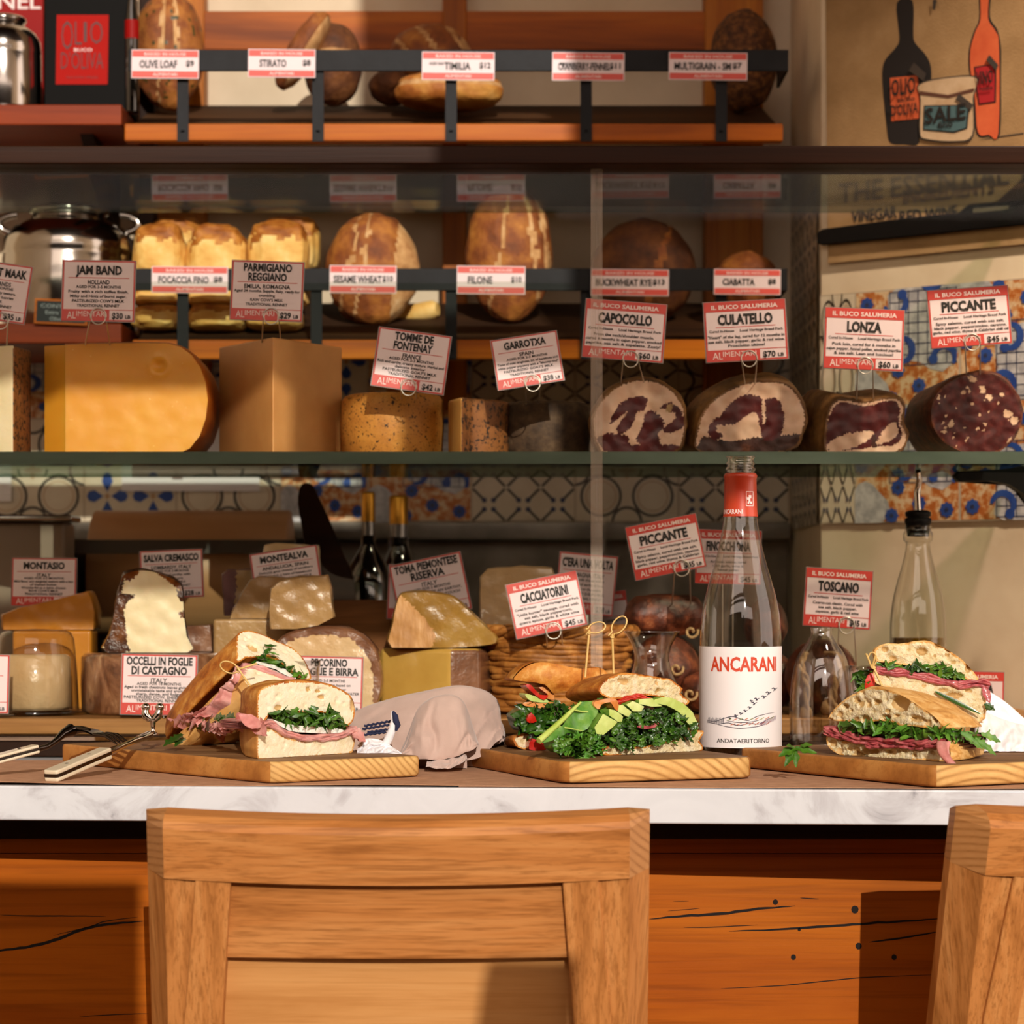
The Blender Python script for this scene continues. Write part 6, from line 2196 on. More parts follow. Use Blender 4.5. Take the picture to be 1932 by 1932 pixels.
oM, eM = on_z(1140, 1426, ZT), on_z(1322, 1417, ZT)
frM = Frame(oM, eM - oM, N=(-.42, .90, -.06))
hM = empty('sandwich_half', frM.at(.05, 0, .04), 'front kale and avocado sandwich half on the middle board', SW)
MC = [K['crumb2'], K['crusttop']]
RM = ((0, 1, 0, 0), (.05, 1.02, 0, 0), (.35, 1.0, 0, 0), (.7, .95, 0, -.002), (.92, .8, 0, -.003), (1, .5, 0, -.003))
bread(hM, 'top_bread', frM, zm([(845, 325), (940, 240), (1050, 200), (1180, 200), (1330, 225), (1500, 250), (1560, 290), (1625, 345), (1605, 385), (1690, 460), (1650, 495), (1560, 470), (1450, 430), (1330, 410), (1200, 405), (1100, 430), (960, 440), (900, 415), (850, 385)]),
      .105, RM, MC, [(1180, 1286, 12, 7, 5), (1170, 1283, 6, 5, 4), (1243, 1303, 5, 6, 3), (1240, 1288, 5, 5, 3)], small=50, seed=7, smallr=.003)
bread(hM, 'bottom_bread', frM, zm([(870, 930), (930, 880), (1000, 850), (1100, 885), (1250, 885), (1400, 855), (1560, 815), (1680, 745), (1815, 735), (1810, 780), (1780, 830), (1812, 880), (1800, 930), (1700, 955), (1500, 967), (1200, 977), (1000, 972), (880, 960)]), .10, RM, MC, small=40, seed=8)
KALE = [K['greendk'], K['greendk'], K['green']]
greens(hM, 'kale', frM, zm([(1000, 650), (1080, 575), (1200, 545), (1320, 535), (1450, 565), (1560, 595), (1600, 650), (1680, 690), (1690, 800), (1560, 815), (1400, 855), (1250, 895), (1100, 895), (1000, 860), (900, 885), (860, 800), (930, 710)]), 170, .013, KALE, -.010, .002, 4, .55, 11, .05, 1, .3)
av = [[(1305, 460), (1400, 420), (1500, 430), (1600, 480), (1690, 560), (1735, 650), (1690, 705), (1640, 660), (1560, 560), (1450, 500), (1350, 480)], [(1180, 440), (1300, 430), (1330, 470), (1400, 505), (1300, 510), (1180, 485)], [(1050, 490), (1110, 455), (1220, 510), (1190, 553), (1110, 553)],
      [(950, 500), (1000, 490), (1090, 560), (1060, 605), (960, 560)], [(870, 530), (920, 540), (1000, 600), (990, 650), (950, 650), (870, 590)], [(720, 700), (800, 575), (940, 650), (890, 700), (800, 770), (740, 760)]]
for i, a in enumerate(av):
    patch(hM, 'avocado_slice', frM, zm(a), .03, K['avo'], .004 + .0018 * i, .0025, .0008, .001, 0, K['avoskin'])
slices(hM, 'red_pepper', frM, zm([(960, 485), (1050, 450), (1150, 412), (1240, 408), (1320, 435)]), 4, K['tomato'], 3, .003, .03, .0012, 4)
patch(hM, 'bacon_bit', frM, zm([(1140, 690), (1180, 675), (1240, 695), (1310, 660), (1330, 665), (1290, 700), (1210, 715), (1150, 708)]), .004, K['beef'], .012, .002)
patch(hM, 'orange_sauce', frM, zm([(720, 470), (760, 450), (880, 430), (950, 460), (948, 545), (905, 520), (870, 465), (790, 485), (770, 530), (740, 520)]), .01, K['sauce'], .012, .002, .001, .002)
# collard leaf with its pale stem, and curly kale at its foot
fL = Frame(frM.px(1125, 1400) - frM.n * .012, frM.U, (0, .15, 1))
b = MB()
lp = [fL.uv(*p) for p in smooth_loop(zm([(275, 835), (400, 740), (500, 680), (580, 580), (650, 480), (720, 465), (810, 470), (820, 560), (770, 640), (730, 720), (650, 755), (540, 760), (420, 820), (330, 850)]), 2)]
vs, fs, _ = fill(lp, .003)
b.add([fL.at(p.x, p.y, .0018 * noise.noise(Vector((p.x * 90, p.y * 90, 4))) + .003 * math.sin(p.x * 140)) for p in vs], fs, 0)
b.build('collard_leaf', K['greenlt'], hM)
b = MB()
b.tube([fL.px(*p, -.0015) for p in zm([(272, 832), (400, 720), (520, 610), (610, 520), (665, 472)])], [.0033, .003, .0025, .0018, .001], 8)
b.tube([fL.px(*p, -.001) for p in zm([(450, 700), (560, 715), (680, 740)])], [.0012, .0009, .0005], 6)
b.tube([fL.px(*p, -.001) for p in zm([(590, 540), (680, 560), (800, 565)])], [.001, .0008, .0005], 6)
b.build('leaf_stem', mat('pale_stem', [(.3, '#9db646'), (.7, '#c3d374')], .4, nscale=40), hM)
fC = Frame(frM.px(1090, 1425) - frM.n * .012, frM.U)
greens(hM, 'curly_kale', fC, zm([(420, 860), (520, 790), (700, 770), (850, 800), (870, 880), (835, 955), (700, 965), (500, 955), (430, 910)]), 75, .014, [K['green'], K['greenlt'], K['green']], -.008, .006, 4, .75, 14, .02, 1, .34)
greens(hM, 'salad_leaves', Frame(frM.px(1110, 1340) + frM.n * .008, frM.U), zm([(430, 510), (640, 500), (860, 500), (880, 800), (600, 900), (450, 780)]), 70, .018, [K['greendk'], K['green']], -.006, .004, 2, .3, 15, .03, 1, .3, False)

frN = Frame(P(1040, 1400, 2.515), (1, .25, 0))
hN = empty('sandwich_half', frN.at(0, 0, .03), 'rear crusty sandwich half behind the kale sandwich on the middle board', SW)
bread(hN, 'top_bread', frN, zm([(40, 240), (120, 150), (220, 100), (330, 95), (500, 130), (620, 150), (750, 145), (860, 150), (930, 215), (900, 320), (600, 350), (430, 370), (380, 380), (300, 300), (150, 275), (60, 265)]), .07, RM, [K['crumb2'], K['crusttop']], seed=9, bulge=.02, capmat=1, rough=.002)
patch(hN, 'red_pepper', frN, zm([(130, 310), (180, 305), (260, 395), (340, 400), (300, 445), (225, 405)]), .03, K['tomato'], .012)
patch(hN, 'avocado_slice', frN, zm([(135, 385), (220, 410), (330, 440), (340, 470), (200, 460), (140, 420)]), .03, K['avo'], .010)
patch(hN, 'orange_sauce', frN, zm([(260, 330), (350, 330), (400, 380), (400, 440), (330, 430), (340, 390)]), .03, K['sauce'], .008)
patch(hN, 'carrot_slice', frN, zm([(125, 470), (260, 460), (420, 470), (400, 500), (330, 528), (220, 515), (130, 500)]), .04, K['sauce'], .008)
greens(hN, 'salad_leaves', frN, zm([(60, 600), (160, 520), (430, 500), (520, 520), (480, 760), (400, 800), (130, 760), (90, 700)]), 60, .022, [K['greendk'], K['green'], K['greendk']], -.016, .0, 2, .3, 21, .05, 1, .28)
for nm, pts, m_ in (('red_pepper', [(150, 900), (180, 800), (330, 880), (260, 912)], K['tomato']), ('red_pepper', [(125, 620), (170, 560), (220, 640), (150, 655)], K['tomato'])):
    patch(hN, nm, frN, zm(pts), .02, m_, .018)
bread(hN, 'bottom_bread', frN, zm([(60, 790), (230, 760), (420, 780), (430, 930), (300, 935), (100, 900), (50, 850)]), .06, RM, MC, seed=10)
skewer('left bamboo knot skewer standing in the middle sandwiches', P(1104, 1278, 2.485), P(1112, 1188, 2.485), P(1126, 1184, 2.485), .0072)
skewer('right bamboo knot skewer standing in the middle sandwiches', P(1158, 1280, 2.46), P(1155, 1196, 2.46), P(1168, 1179, 2.46), .0080)

# ------------------------------------------------------------------ right: roast beef ciabatta halves


def zr(l):
    return [(1560 + x / 5.194, 1190 + y / 5.194) for x, y in l]


oR, eR = on_z(1562, 1423, ZT), on_z(1795, 1438, ZT)
frR = Frame(oR, eR - oR, N=(.62, .78, 0))
hR = empty('sandwich_half', frR.at(.05, 0, .04), 'front roast beef and arugula sandwich half with big crumb holes on the right board', SW)
MR = [K['crumb2'], K['crustflour']]


def zh(l):
    return [(1560 + x / 5.194, 1190 + y / 5.194, rx / 5.194, ry / 5.194, d) for x, y, rx, ry, d in l]


RR2 = ((0, 1, 0, 0), (.04, 1.02, 0, 0), (.3, 1.0, 0, -.001), (.65, .92, 0, -.004), (.9, .74, 0, -.007), (1, .42, 0, -.009))
RR3 = ((0, 1, 0, 0), (.04, 1.02, 0, 0), (.35, 1.0, 0, 0), (.7, .9, 0, .001), (.92, .72, 0, .002), (1, .45, 0, .003))
bread(hR, 'top_bread', frR, zr([(15, 855), (90, 750), (180, 670), (300, 600), (430, 555), (560, 570), (680, 610), (800, 670), (920, 750), (1040, 830), (1110, 900), (1150, 955), (1000, 955), (850, 935), (720, 930), (640, 895), (480, 885), (350, 930), (310, 930), (280, 892), (120, 885)]), .12, RR2, MR,
      zh([(700, 720, 125, 78, 14), (480, 700, 40, 30, 6), (180, 740, 45, 28, 6), (370, 870, 65, 42, 8), (590, 790, 24, 22, 5), (1060, 855, 42, 50, 8), (830, 865, 30, 24, 5), (570, 850, 55, 26, 6), (240, 780, 20, 16, 4), (950, 880, 30, 18, 4), (300, 690, 18, 14, 4), (680, 830, 35, 20, 5)]), small=70, seed=11, smallr=.0042)
bread(hR, 'bottom_bread', frR, zr([(-2, 1010), (20, 985), (150, 1080), (350, 1090), (500, 1140), (700, 1120), (900, 1140), (1000, 1110), (1150, 1075), (1195, 1100), (1205, 1275), (1000, 1270), (700, 1268), (400, 1255), (200, 1240), (60, 1180), (2, 1110)]), .115, RR3, MR,
      zh([(290, 1220, 75, 38, 8), (430, 1180, 95, 30, 8), (600, 1190, 45, 26, 6), (1030, 1200, 38, 22, 6), (850, 1220, 28, 20, 5), (220, 1165, 32, 22, 5), (700, 1180, 22, 16, 4), (140, 1130, 22, 16, 4)]), small=70, seed=12, smallr=.004)
slices(hR, 'roast_beef', frR, zr([(-2, 960), (100, 990), (250, 1035), (400, 1075), (550, 1095), (700, 1088), (850, 1105), (950, 1110), (1080, 1082), (1190, 1085)]), 12, K['beef'], 7, .006, .06, .0016, 3)
greens(hR, 'arugula', frR, zr([(110, 910), (280, 905), (480, 890), (640, 905), (850, 945), (1140, 965), (1200, 985), (1210, 1060), (1000, 1085), (800, 1040), (500, 1010), (300, 985), (130, 945)]), 130, .014, [K['green'], K['greendk'], K['green'], K['greenlt']], -.007, .006, 2, 0, 31)
frRs = Frame(eR, frR.N)
greens(hR, 'arugula_end', frRs, zr([(1200, 970), (1350, 985), (1550, 1000), (1560, 1050), (1400, 1065), (1210, 1070)]), 22, .012, [K['green'], K['greenlt']], -.008, .004, 2, 0, 32)
b = MB()
for p, q, L in (((1250, 1010), (1415, 1150), .042), ((1380, 1060), (1545, 1210), .042), ((1440, 1010), (1590, 1080), .034), ((1240, 1000), (1330, 1080), .026)):
    a, c = frRs.px(*zr([p])[0], -.008), frRs.px(*zr([q])[0], -.014)
    leaf(b, a, c - a, (.2, -1, .5), (c - a).length, .0055, -.05, 3, 0, 0, .3)
b.build('hanging_leaves', [K['greenlt'], K['green']], hR)
b = MB()
rows = []
for i in range(15):
    t = i / 14
    x, y = zr([(1195 + 30 * t + 60 * t * t, 1075 + 250 * t)])[0]
    c = frR.px(x, y, -.008 - .006 * math.sin(PI * t))
    w = .0078 * (1 - .25 * t)
    rows.append([c + frR.U * (w * math.cos(a)) - frR.n * (.004 * math.sin(a) + .0012 * math.sin(3 * a + 4 * t)) for a in [PI * j / 8 for j in range(9)]])
b.grid(rows, 0)
b.build('hanging_beef', K['ham'], hR)

frS = Frame(P(1650, 1292, 2.47), (1, .06, -.10), (.10, .05, 1), N=(.12, .98, -.12))
hS = empty('sandwich_half', frS.at(.05, -.02, .04), 'rear roast beef sandwich half tipped up behind the front one on the right board', SW)
RS = ((0, 1, 0, 0), (.05, 1.02, 0, 0), (.5, 1, 0, 0), (.85, .85, 0, 0), (1, .55, 0, 0))
bread(hS, 'top_bread', frS, zr([(475, 265), (470, 190), (530, 140), (620, 120), (700, 128), (860, 105), (960, 100), (1080, 130), (1250, 230), (1380, 340), (1450, 420), (1490, 490), (1400, 490), (1280, 435), (1150, 395), (1000, 355), (900, 345), (750, 335), (600, 315), (500, 300)]), .07, RS, MR,
      zh([(570, 180, 34, 30, 6), (930, 200, 62, 40, 8), (650, 280, 40, 38, 7), (1180, 235, 24, 20, 5), (1380, 375, 32, 36, 6), (1240, 310, 28, 16, 4), (800, 180, 16, 12, 3), (1060, 250, 18, 12, 3)]), small=60, seed=13, smallr=.0036)
bread(hS, 'bottom_bread', frS, zr([(470, 375), (560, 375), (650, 430), (800, 435), (1000, 475), (1100, 510), (1300, 545), (1500, 515), (1550, 560), (1552, 700), (1540, 850), (1400, 900), (1000, 800), (700, 600), (540, 540), (455, 485)]), .07, RS, MR,
      zh([(1250, 630, 90, 34, 8), (1390, 585, 40, 22, 5), (1140, 580, 60, 18, 5), (600, 450, 20, 16, 4), (950, 540, 24, 16, 4)]), small=50, seed=14, smallr=.0036)
slices(hS, 'roast_beef', frS, zr([(480, 362), (600, 388), (750, 400), (900, 430), (1050, 472), (1200, 495), (1350, 522), (1500, 500), (1590, 520)]), 9, K['beef'], 6, .004, .05, .0014, 8)
greens(hS, 'arugula', frS, zr([(490, 310), (620, 322), (760, 342), (840, 322), (1000, 345), (1130, 325), (1190, 365), (1300, 425), (1390, 485), (1300, 475), (1150, 440), (1000, 410), (850, 398), (720, 395), (620, 375)]), 90, .012, [K['green'], K['greendk'], K['greenlt']], -.006, .005, 2, 0, 41)
frT = Frame(frS.px(1645, 1275, -.004), (1, 0, 0))
greens(hS, 'arugula_end', frT, zr([(270, 420), (350, 390), (420, 380), (420, 560), (330, 600), (300, 560)]), 30, .014, [K['greendk'], K['green']], -.004, .006, 2, .2, 43, .02, 1)
patch(hS, 'red_pepper', frT, zr([(372, 480), (420, 410), (455, 440), (465, 560), (420, 585), (370, 575)]), .02, K['tomato'], .004)
b = MB()
for p, q in (((1540, 720), (1640, 790)), ((1550, 760), (1620, 770)), ((1060, 600), (1500, 835))):
    a, c = frS.px(*zr([p])[0], -.004), frS.px(*zr([q])[0], -.008)
    leaf(b, a, c - a, (0, -.8, .6), (c - a).length, .0028 if p[0] == 1060 else .005, .04, 0 if p[0] == 1060 else 3, 0, 0, .3)
b.build('loose_leaves', [K['greendk']], hS)
b = MB()
leaf(b, frS.px(1856, 1295, -.003), (.3, -.2, -1), (0, -1, .2), .018, .004, 0, 0, .3, 0)
b.build('beef_flap', K['beef'], hS)
skewer('small bamboo knot pick at the left end of the rear roast beef half', P(1664, 1294, 2.445), P(1646, 1254, 2.45), P(1646, 1243, 2.45), .0052, extra=[[P(1645, 1260, 2.448), P(1634, 1233, 2.445)], [P(1645, 1260, 2.448), P(1652, 1236, 2.444)]])
# stray sprig on the board edge
b = MB()
for (p, q, w) in (((1500, 1412), (1538, 1418), .0055), ((1500, 1412), (1472, 1424), .006), ((1498, 1414), (1482, 1442), .0055), ((1500, 1414), (1502, 1444), .005), ((1510, 1408), (1530, 1404), .004), ((1496, 1410), (1486, 1406), .004)):
    a, c = P(p[0], p[1], 2.375), P(q[0], q[1], 2.365)
    leaf(b, a, c - a, (0, -.8, .6), (c - a).length * 1.05, w, -.12, 2, .1, 0, .35)
tag(b.build('arugula_sprig', [K['green']]), 'loose arugula sprig hanging over the edge of the right board', 'leaf')

# ------------------------------------------------------------------ wine bottle
K['bottleglass'] = glass('pale_bottle_glass', '#f8f7f2', '#77766e', 2.6, .04)
bx = P(1397, 0, 2.585)
bt = empty('wine_bottle', (bx.x, 2.585, ZC + .0012), 'clear wine bottle with orange-red capsule and white label between two boards', 'bottle')
cB = (bx.x, 2.585, ZC + .0012)
H_ = lambda py: P(0, py, 2.585).z - cB[2]
W_ = lambda w: w / 2 * 2.585 / F
prof = [(.030, .004), (.038, 0), (.0425, .003), (W_(154), .008), (W_(154), H_(1222)), (W_(153), H_(1195)), (W_(147), H_(1160)), (W_(136), H_(1130)), (W_(120), H_(1100)), (W_(102), H_(1070)), (W_(86), H_(1040)), (W_(73), H_(1010)), (W_(65), H_(985)), (W_(61), H_(965)), (W_(58), H_(930)), (W_(57), H_(893))]
b = MB()
sp = [Vector(p) for p in prof]
sm_ = [tuple(p) for p in smooth_line([tuple(p) for p in prof[4:]], 3)]
b.lathe([(0, .009)] + prof[:4] + sm_, cB, 64)
b.build('glass_body', K['bottleglass'], bt)
b = MB()
hn = H_(893)
hh = H_(861) - hn
b.lathe([(W_(57), 0), (W_(52), .001), (W_(52), hh * .12), (W_(57), hh * .2), (W_(57), hh * .3), (W_(51), hh * .36), (W_(51), hh * .48), (W_(55), hh * .54), (W_(55), hh * .6), (W_(50), hh * .66), (W_(50), hh * .85), (W_(54), hh * .9), (W_(54), hh), (W_(42), hh), (W_(40), hh * .5), (W_(40), 0)], (cB[0], cB[1], cB[2] + hn), 40)
b.build('screw_neck', K['bottleglass'], bt)
K['capsule'] = mat('orange_red_capsule', '#b8381a', .35, coat=.3)
b = MB()
b.lathe([(W_(66), H_(975)), (W_(63), H_(960)), (W_(61.5), H_(930)), (W_(60.5), H_(903)), (W_(63), H_(901)), (W_(63), H_(897)), (W_(57), H_(893)), (W_(50), H_(893) - .0003)], cB, 48)
b.build('capsule', K['capsule'], bt)
rl = W_(154) + .0004
b = MB()
rows = [[Vector((cB[0] + rl * math.sin(a), cB[1] - rl * math.cos(a), cB[2] + z)) for a in [math.radians(-112 + 224 * i / 60) for i in range(61)]] for z in (H_(1407), H_(1219))]
b.grid(rows, 0)
b.build('label', mat('wine_label_paper', '#ece6e6', .55), bt)


def wrap(mb, r):
    for i, v in enumerate(mb.v):
        a = v.x / r
        mb.v[i] = Vector((cB[0] + (r + v.y) * math.sin(a), cB[1] - (r + v.y) * math.cos(a), v.z))


def lx(px):
    """arc length on the label that projects to this column of the photo"""
    return rl * math.asin(max(-.99, min(.99, (px - 1397) / 77.0)))


def lz(py):
    return P(0, py, 2.585 - rl).z


UX, UZ, NN = Vector((1, 0, 0)), Vector((0, 0, 1)), Vector((0, 1, 0))
b = MB()
for s_, x0, x1, y0, y1, bd in (('ANCARANI', 1338, 1459, 1240, 1266, .03),):
    lay_text(b, s_, Vector(((lx(x0) + lx(x1)) / 2, 0, (lz(y0) + lz(y1)) / 2)), UX, UZ, lx(x1) - lx(x0), lz(y0) - lz(y1), NN, .0003, 0, bd)
wrap(b, rl)
b.build('red_lettering', mat('label_orange_red', '#c8401f', .6), bt)
b = MB()
lay_text(b, 'ANDATAERITORNO', Vector(((lx(1348) + lx(1444)) / 2, 0, lz(1398))), UX, UZ, lx(1444) - lx(1348), lz(1394) - lz(1402), NN, .0003, 0, .01)
wrap(b, rl)
b.build('black_lettering', K['ink'], bt)


def stroke(mb, pts, w, mi=0, k=.0003):
    pts = [Vector((lx(x), k, lz(y))) for x, y in smooth_line(pts, 4)]
    rows = []
    for i, p in enumerate(pts):
        t = (pts[min(i + 1, len(pts) - 1)] - pts[max(i - 1, 0)]).normalized()
        q = Vector((-t.z, 0, t.x)) * w * math.sin(PI * (i + .6) / (len(pts) + .2)) ** .5
        rows.append([p + q, p - q])
    mb.grid(rows, mi)


b = MB()
for (x, y, s) in ((1455, 1302, 6), (1443, 1309, 6), (1434, 1316, 5.5), (1420, 1320, 5), (1415, 1328, 5.5), (1407, 1336, 4.5), (1399, 1342, 4), (1391, 1347, 4), (1382, 1351, 3.5), (1371, 1356, 2.5), (1410, 1323, 3)):
    stroke(b, [(x - s, y - s * .3), (x - s * .3, y - s * .5), (x + s * .2, y + s * .35)], .0006, 0)
    stroke(b, [(x - s * .4, y + s * .5), (x, y), (x + s, y - s * .5)], .0005, 0)
for pts in ([(1333, 1361), (1345, 1362), (1360, 1356), (1376, 1352), (1392, 1357), (1405, 1359), (1420, 1352), (1436, 1348), (1455, 1345)], [(1333, 1364), (1350, 1367), (1368, 1364), (1386, 1369), (1405, 1365), (1425, 1366), (1440, 1358), (1457, 1352)],
            [(1350, 1368), (1370, 1372), (1390, 1374), (1420, 1371), (1440, 1366)], [(1365, 1360), (1385, 1363), (1410, 1362), (1430, 1357)]):
    stroke(b, pts, .0004, 0)
for i in range(16):
    x = 1332 + i * 1.8
    stroke(b, [(x, 1366), (x + .5, 1359 - 5 * abs(math.sin(i * 2.2)))], .0003, 0)
for i in range(16):
    x = 1425 + i * 2.1
    stroke(b, [(x, 1371 - i * .7), (x + 2, 1363 - i * .8)], .00028, 1)
for i in range(9):
    x = 1366 + i * 10
    stroke(b, [(x, 1360 - i * .3), (x + 8, 1356 - i * .4)], .0004, 2 + i % 2)
for i in range(7):
    x = 1372 + i * 11
    stroke(b, [(x, 1368), (x + 9, 1365 - i * .6)], .0004, 3)
wrap(b, rl)
b.build('label_drawing', [mat('label_navy', '#23243c', .6), mat('label_violet', '#6a3a5e', .6), mat('label_green', '#9aa65e', .6), mat('label_rust', '#b9603c', .6)], bt)
b = MB()
rc = W_(62.5) + .0002
e0 = (lambda px: rc * math.asin(max(-.98, min(.98, (px - 1396) / 31.0))))
for (x0, y0, x1, y1) in ((1403, 925, 1417, 926), (1403, 952, 1417, 953), (1403, 925, 1404, 953), (1416, 925, 1417, 953), (1408, 932, 1413, 938), (1408, 938, 1411, 946), (1406, 944, 1409, 949), (1411, 944, 1414, 949), (1405, 936, 1408, 941)):
    b.add([Vector((e0(x0), .0006, lz(y1))), Vector((e0(x1), .0006, lz(y1))), Vector((e0(x1), .0006, lz(y0))), Vector((e0(x0), .0006, lz(y0)))], [(0, 1, 2, 3)], 0, False)
lay_text(b, 'ANCARANI', Vector((e0(1376), .0006, lz(963))), UX, UZ, .026, .0048, NN, 0, 0, .02)
wrap(b, rc)
b.build('capsule_print', K['cardwhite'], bt)

# ------------------------------------------------------------------ oil bottle with a pourer, in the case
c0 = P(1732, 0, 2.87)
ob = empty('oil_bottle', (c0.x, c0.y, zd), 'clear oil bottle with black stopper and steel pourer at the right of the case', 'bottle')
h2 = lambda py: P(0, py, 2.87).z - zd
w2 = lambda w: w / 2 * 2.87 / F
cO = (c0.x, c0.y, zd)
pr = [(0, .003), (w2(96), 0), (w2(104), .006), (w2(105), h2(1190)), (w2(103), h2(1165)), (w2(92), h2(1125)), (w2(74), h2(1090)), (w2(58), h2(1062)), (w2(48), h2(1040)), (w2(45), h2(1025)), (w2(54), h2(1020)), (w2(55), h2(1008)), (w2(48), h2(1000)), (w2(50), h2(992))]
b = MB()
b.lathe(pr[:4] + [tuple(p) for p in smooth_line(pr[3:], 3)][1:], cO, 48)
b.build('glass_body', K['bottleglass'], ob)
b = MB()
b.lathe([(0, .006), (w2(97), .006), (w2(98), h2(1203)), (0, h2(1203))], cO, 40)
b.build('oil', mat('olive_oil', '#6a4a08', .1, coat=.5), ob)
b = MB()
b.lathe([(w2(40), h2(1012)), (w2(46), h2(990)), (w2(50), h2(986)), (w2(50), h2(978)), (w2(40), h2(976)), (w2(48), h2(974)), (w2(48), h2(966)), (w2(34), h2(963)), (0, h2(962))], cO, 32)
b.build('stopper', K['black'], ob)
b = MB()
b.tube([Vector((c0.x, c0.y, zd + h2(964))), Vector((c0.x - .001, c0.y, zd + h2(930))), Vector((c0.x + .001, c0.y - .004, zd + h2(905))), Vector((c0.x - .002, c0.y - .012, zd + h2(890)))], [.0042, .0038, .0036, .0034], 12)
b.build('pourer', K['chrome'], ob)

# ------------------------------------------------------------------ glass carafes and tumblers on the bar
K['carafe'] = glass('carafe_glass', '#fbfaf8', '#8a847c', 2.8, .04)


def carafe(label, px, Y, prof, name='glass_carafe', cat='carafe'):
    c = P(px, 0, Y)
    zb = ZC + .0012
    b = MB()
    out = [tuple(p) for p in smooth_line(prof, 4)]
    inn = [(max(0, r - .0014), z) for r, z in out[::-1]]
    inn[-1] = (0, out[0][1] + .004)
    b.lathe([(0, 0)] + out + inn, (c.x, c.y, zb), 48)
    return tag(b.build(name, K['carafe']), label, cat)


hc = lambda py, Y: P(0, py, Y).z - ZC - .0012
wc = lambda w, Y: w / 2 * Y / F
Y_ = 2.60
carafe('clear glass carafe with a flared lip behind the kale sandwich', 1230, Y_, [(wc(120, Y_), 0), (wc(140, Y_), .008), (wc(142, Y_), .04), (wc(120, Y_), hc(1310, Y_)), (wc(86, Y_), hc(1280, Y_)), (wc(66, Y_), hc(1250, Y_)), (wc(70, Y_), hc(1225, Y_)), (wc(88, Y_), hc(1205, Y_)), (wc(108, Y_), hc(1191, Y_))])
carafe('clear glass carafe between the wine bottle and the right sandwich', 1550, 2.62, [(wc(104, Y_), 0), (wc(118, Y_), .006), (wc(122, Y_), .05), (wc(118, Y_), hc(1300, Y_)), (wc(96, Y_), hc(1245, Y_)), (wc(56, Y_), hc(1212, Y_)), (wc(40, Y_), hc(1196, Y_)), (wc(44, Y_), hc(1184, Y_))])
carafe('clear glass tumbler behind the left end of the roast beef sandwich', 1640, 2.60, [(wc(56, Y_), 0), (wc(60, Y_), .004), (wc(70, Y_), .05), (wc(82, Y_), hc(1256, Y_))], 'glass_tumbler', 'glass')
carafe('clear glass tumbler whose rim shows behind the ham sandwich', 565, 2.62, [(wc(52, Y_), 0), (wc(56, Y_), .004), (wc(66, Y_), .05), (wc(80, Y_), hc(1247, Y_))], 'glass_tumbler', 'glass')

# ------------------------------------------------------------------ linen
K['linen'] = mat('shade_toned_linen', [(.35, '#b59a8e'), (.65, '#c8aea2')], .95, nscale=8, bump=.35, bscale=900, bdist=.0006, sheen=.3)  # whitish towel cloth, its shaded tone put into the colour
K['linenwhite'] = mat('white_linen', [(.35, '#dcdadf'), (.65, '#efedf0')], .95, nscale=40, bump=.5, bscale=700, bdist=.0006, sheen=.2)
K['navy'] = mat('navy_stripe', '#1d2342', .9)


def fold(b, top, Yt, bot, Yb, bulge=.01, mi=0, wr=.003, seed=0, back=.03, n=26, zfloor=None, freq=45):
    """a fold of cloth hung between a crest line and a foot line traced in px, closed down behind"""
    zf = ZC + .0016 if zfloor is None else zfloor
    T = [P(p[0], p[1], Yt if not isinstance(Yt, (list, tuple)) else 0) if not isinstance(Yt, (list, tuple)) else None for p in top]
    ts = smooth_line(top, 5)
    bs = smooth_line(bot, 5)

    def at(l, t):
        f = t * (len(l) - 1)
        i = min(int(f), len(l) - 2)
        return l[i].lerp(l[i + 1], f - i)
    rows = []
    for j in range(n + 1):
        r = []
        v = j / n
        for i in range(61):
            t = i / 60
            a, c = at(ts, t), at(bs, t)
            A_, C_ = P(a.x, a.y, Yt), P(c.x, c.y, Yb)
            C_.z = max(C_.z, zf)
            A_.z = max(A_.z, zf + .001)
            q = A_.lerp(C_, v)
            q.y -= bulge * math.sin(PI * v) ** .8 * math.sin(PI * t) ** .5
            q += Vector((0, -1, .4)) * wr * (noise.noise(Vector((t * 7, v * 3, seed))) + .5 * noise.noise(Vector((t * 17, v * 5, seed + 3)))) * (1 if 0 < j else .3)
            cr = abs(noise.noise(Vector((t * 4.2 + v * 1.3, v * 1.1, seed + 8))))
            q.y += .007 * max(0, .16 - cr) / .16 * math.sin(PI * v)
            q.z = max(q.z, zf)
            r.append(q)
        rows.append(r)
    bk = []
    for k in range(1, 6):
        u = k / 5
        bk.append([Vector((p.x, p.y + back * math.sin(PI / 2 * u), p.z + (zf - p.z) * (1 - math.cos(PI / 2 * u)))) for p in rows[0]])
    b.grid(bk[::-1] + rows, mi)


def zt_(l):
    return [(300 + x / 2.841, 1150 + y / 2.841) for x, y in l]


tw = empty('kitchen_towel', P(800, 1430, 2.52), 'crumpled whitish linen towel, coloured as in shade, with a navy stripe behind the left board', 'towel')
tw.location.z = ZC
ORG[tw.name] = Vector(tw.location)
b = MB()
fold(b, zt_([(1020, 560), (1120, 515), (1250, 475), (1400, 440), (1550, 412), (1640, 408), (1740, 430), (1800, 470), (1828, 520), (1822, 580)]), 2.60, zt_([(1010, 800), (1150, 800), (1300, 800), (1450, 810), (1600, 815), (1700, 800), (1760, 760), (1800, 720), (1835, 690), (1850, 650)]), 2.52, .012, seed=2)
fold(b, zt_([(1290, 770), (1325, 690), (1365, 580), (1400, 515), (1470, 468), (1560, 455), (1620, 480), (1655, 540), (1680, 620), (1712, 715)]), 2.525, zt_([(1285, 785), (1320, 795), (1360, 800), (1420, 803), (1480, 805), (1540, 800), (1600, 785), (1640, 768), (1680, 752), (1714, 725)]), 2.495, .016, seed=5, back=.02)
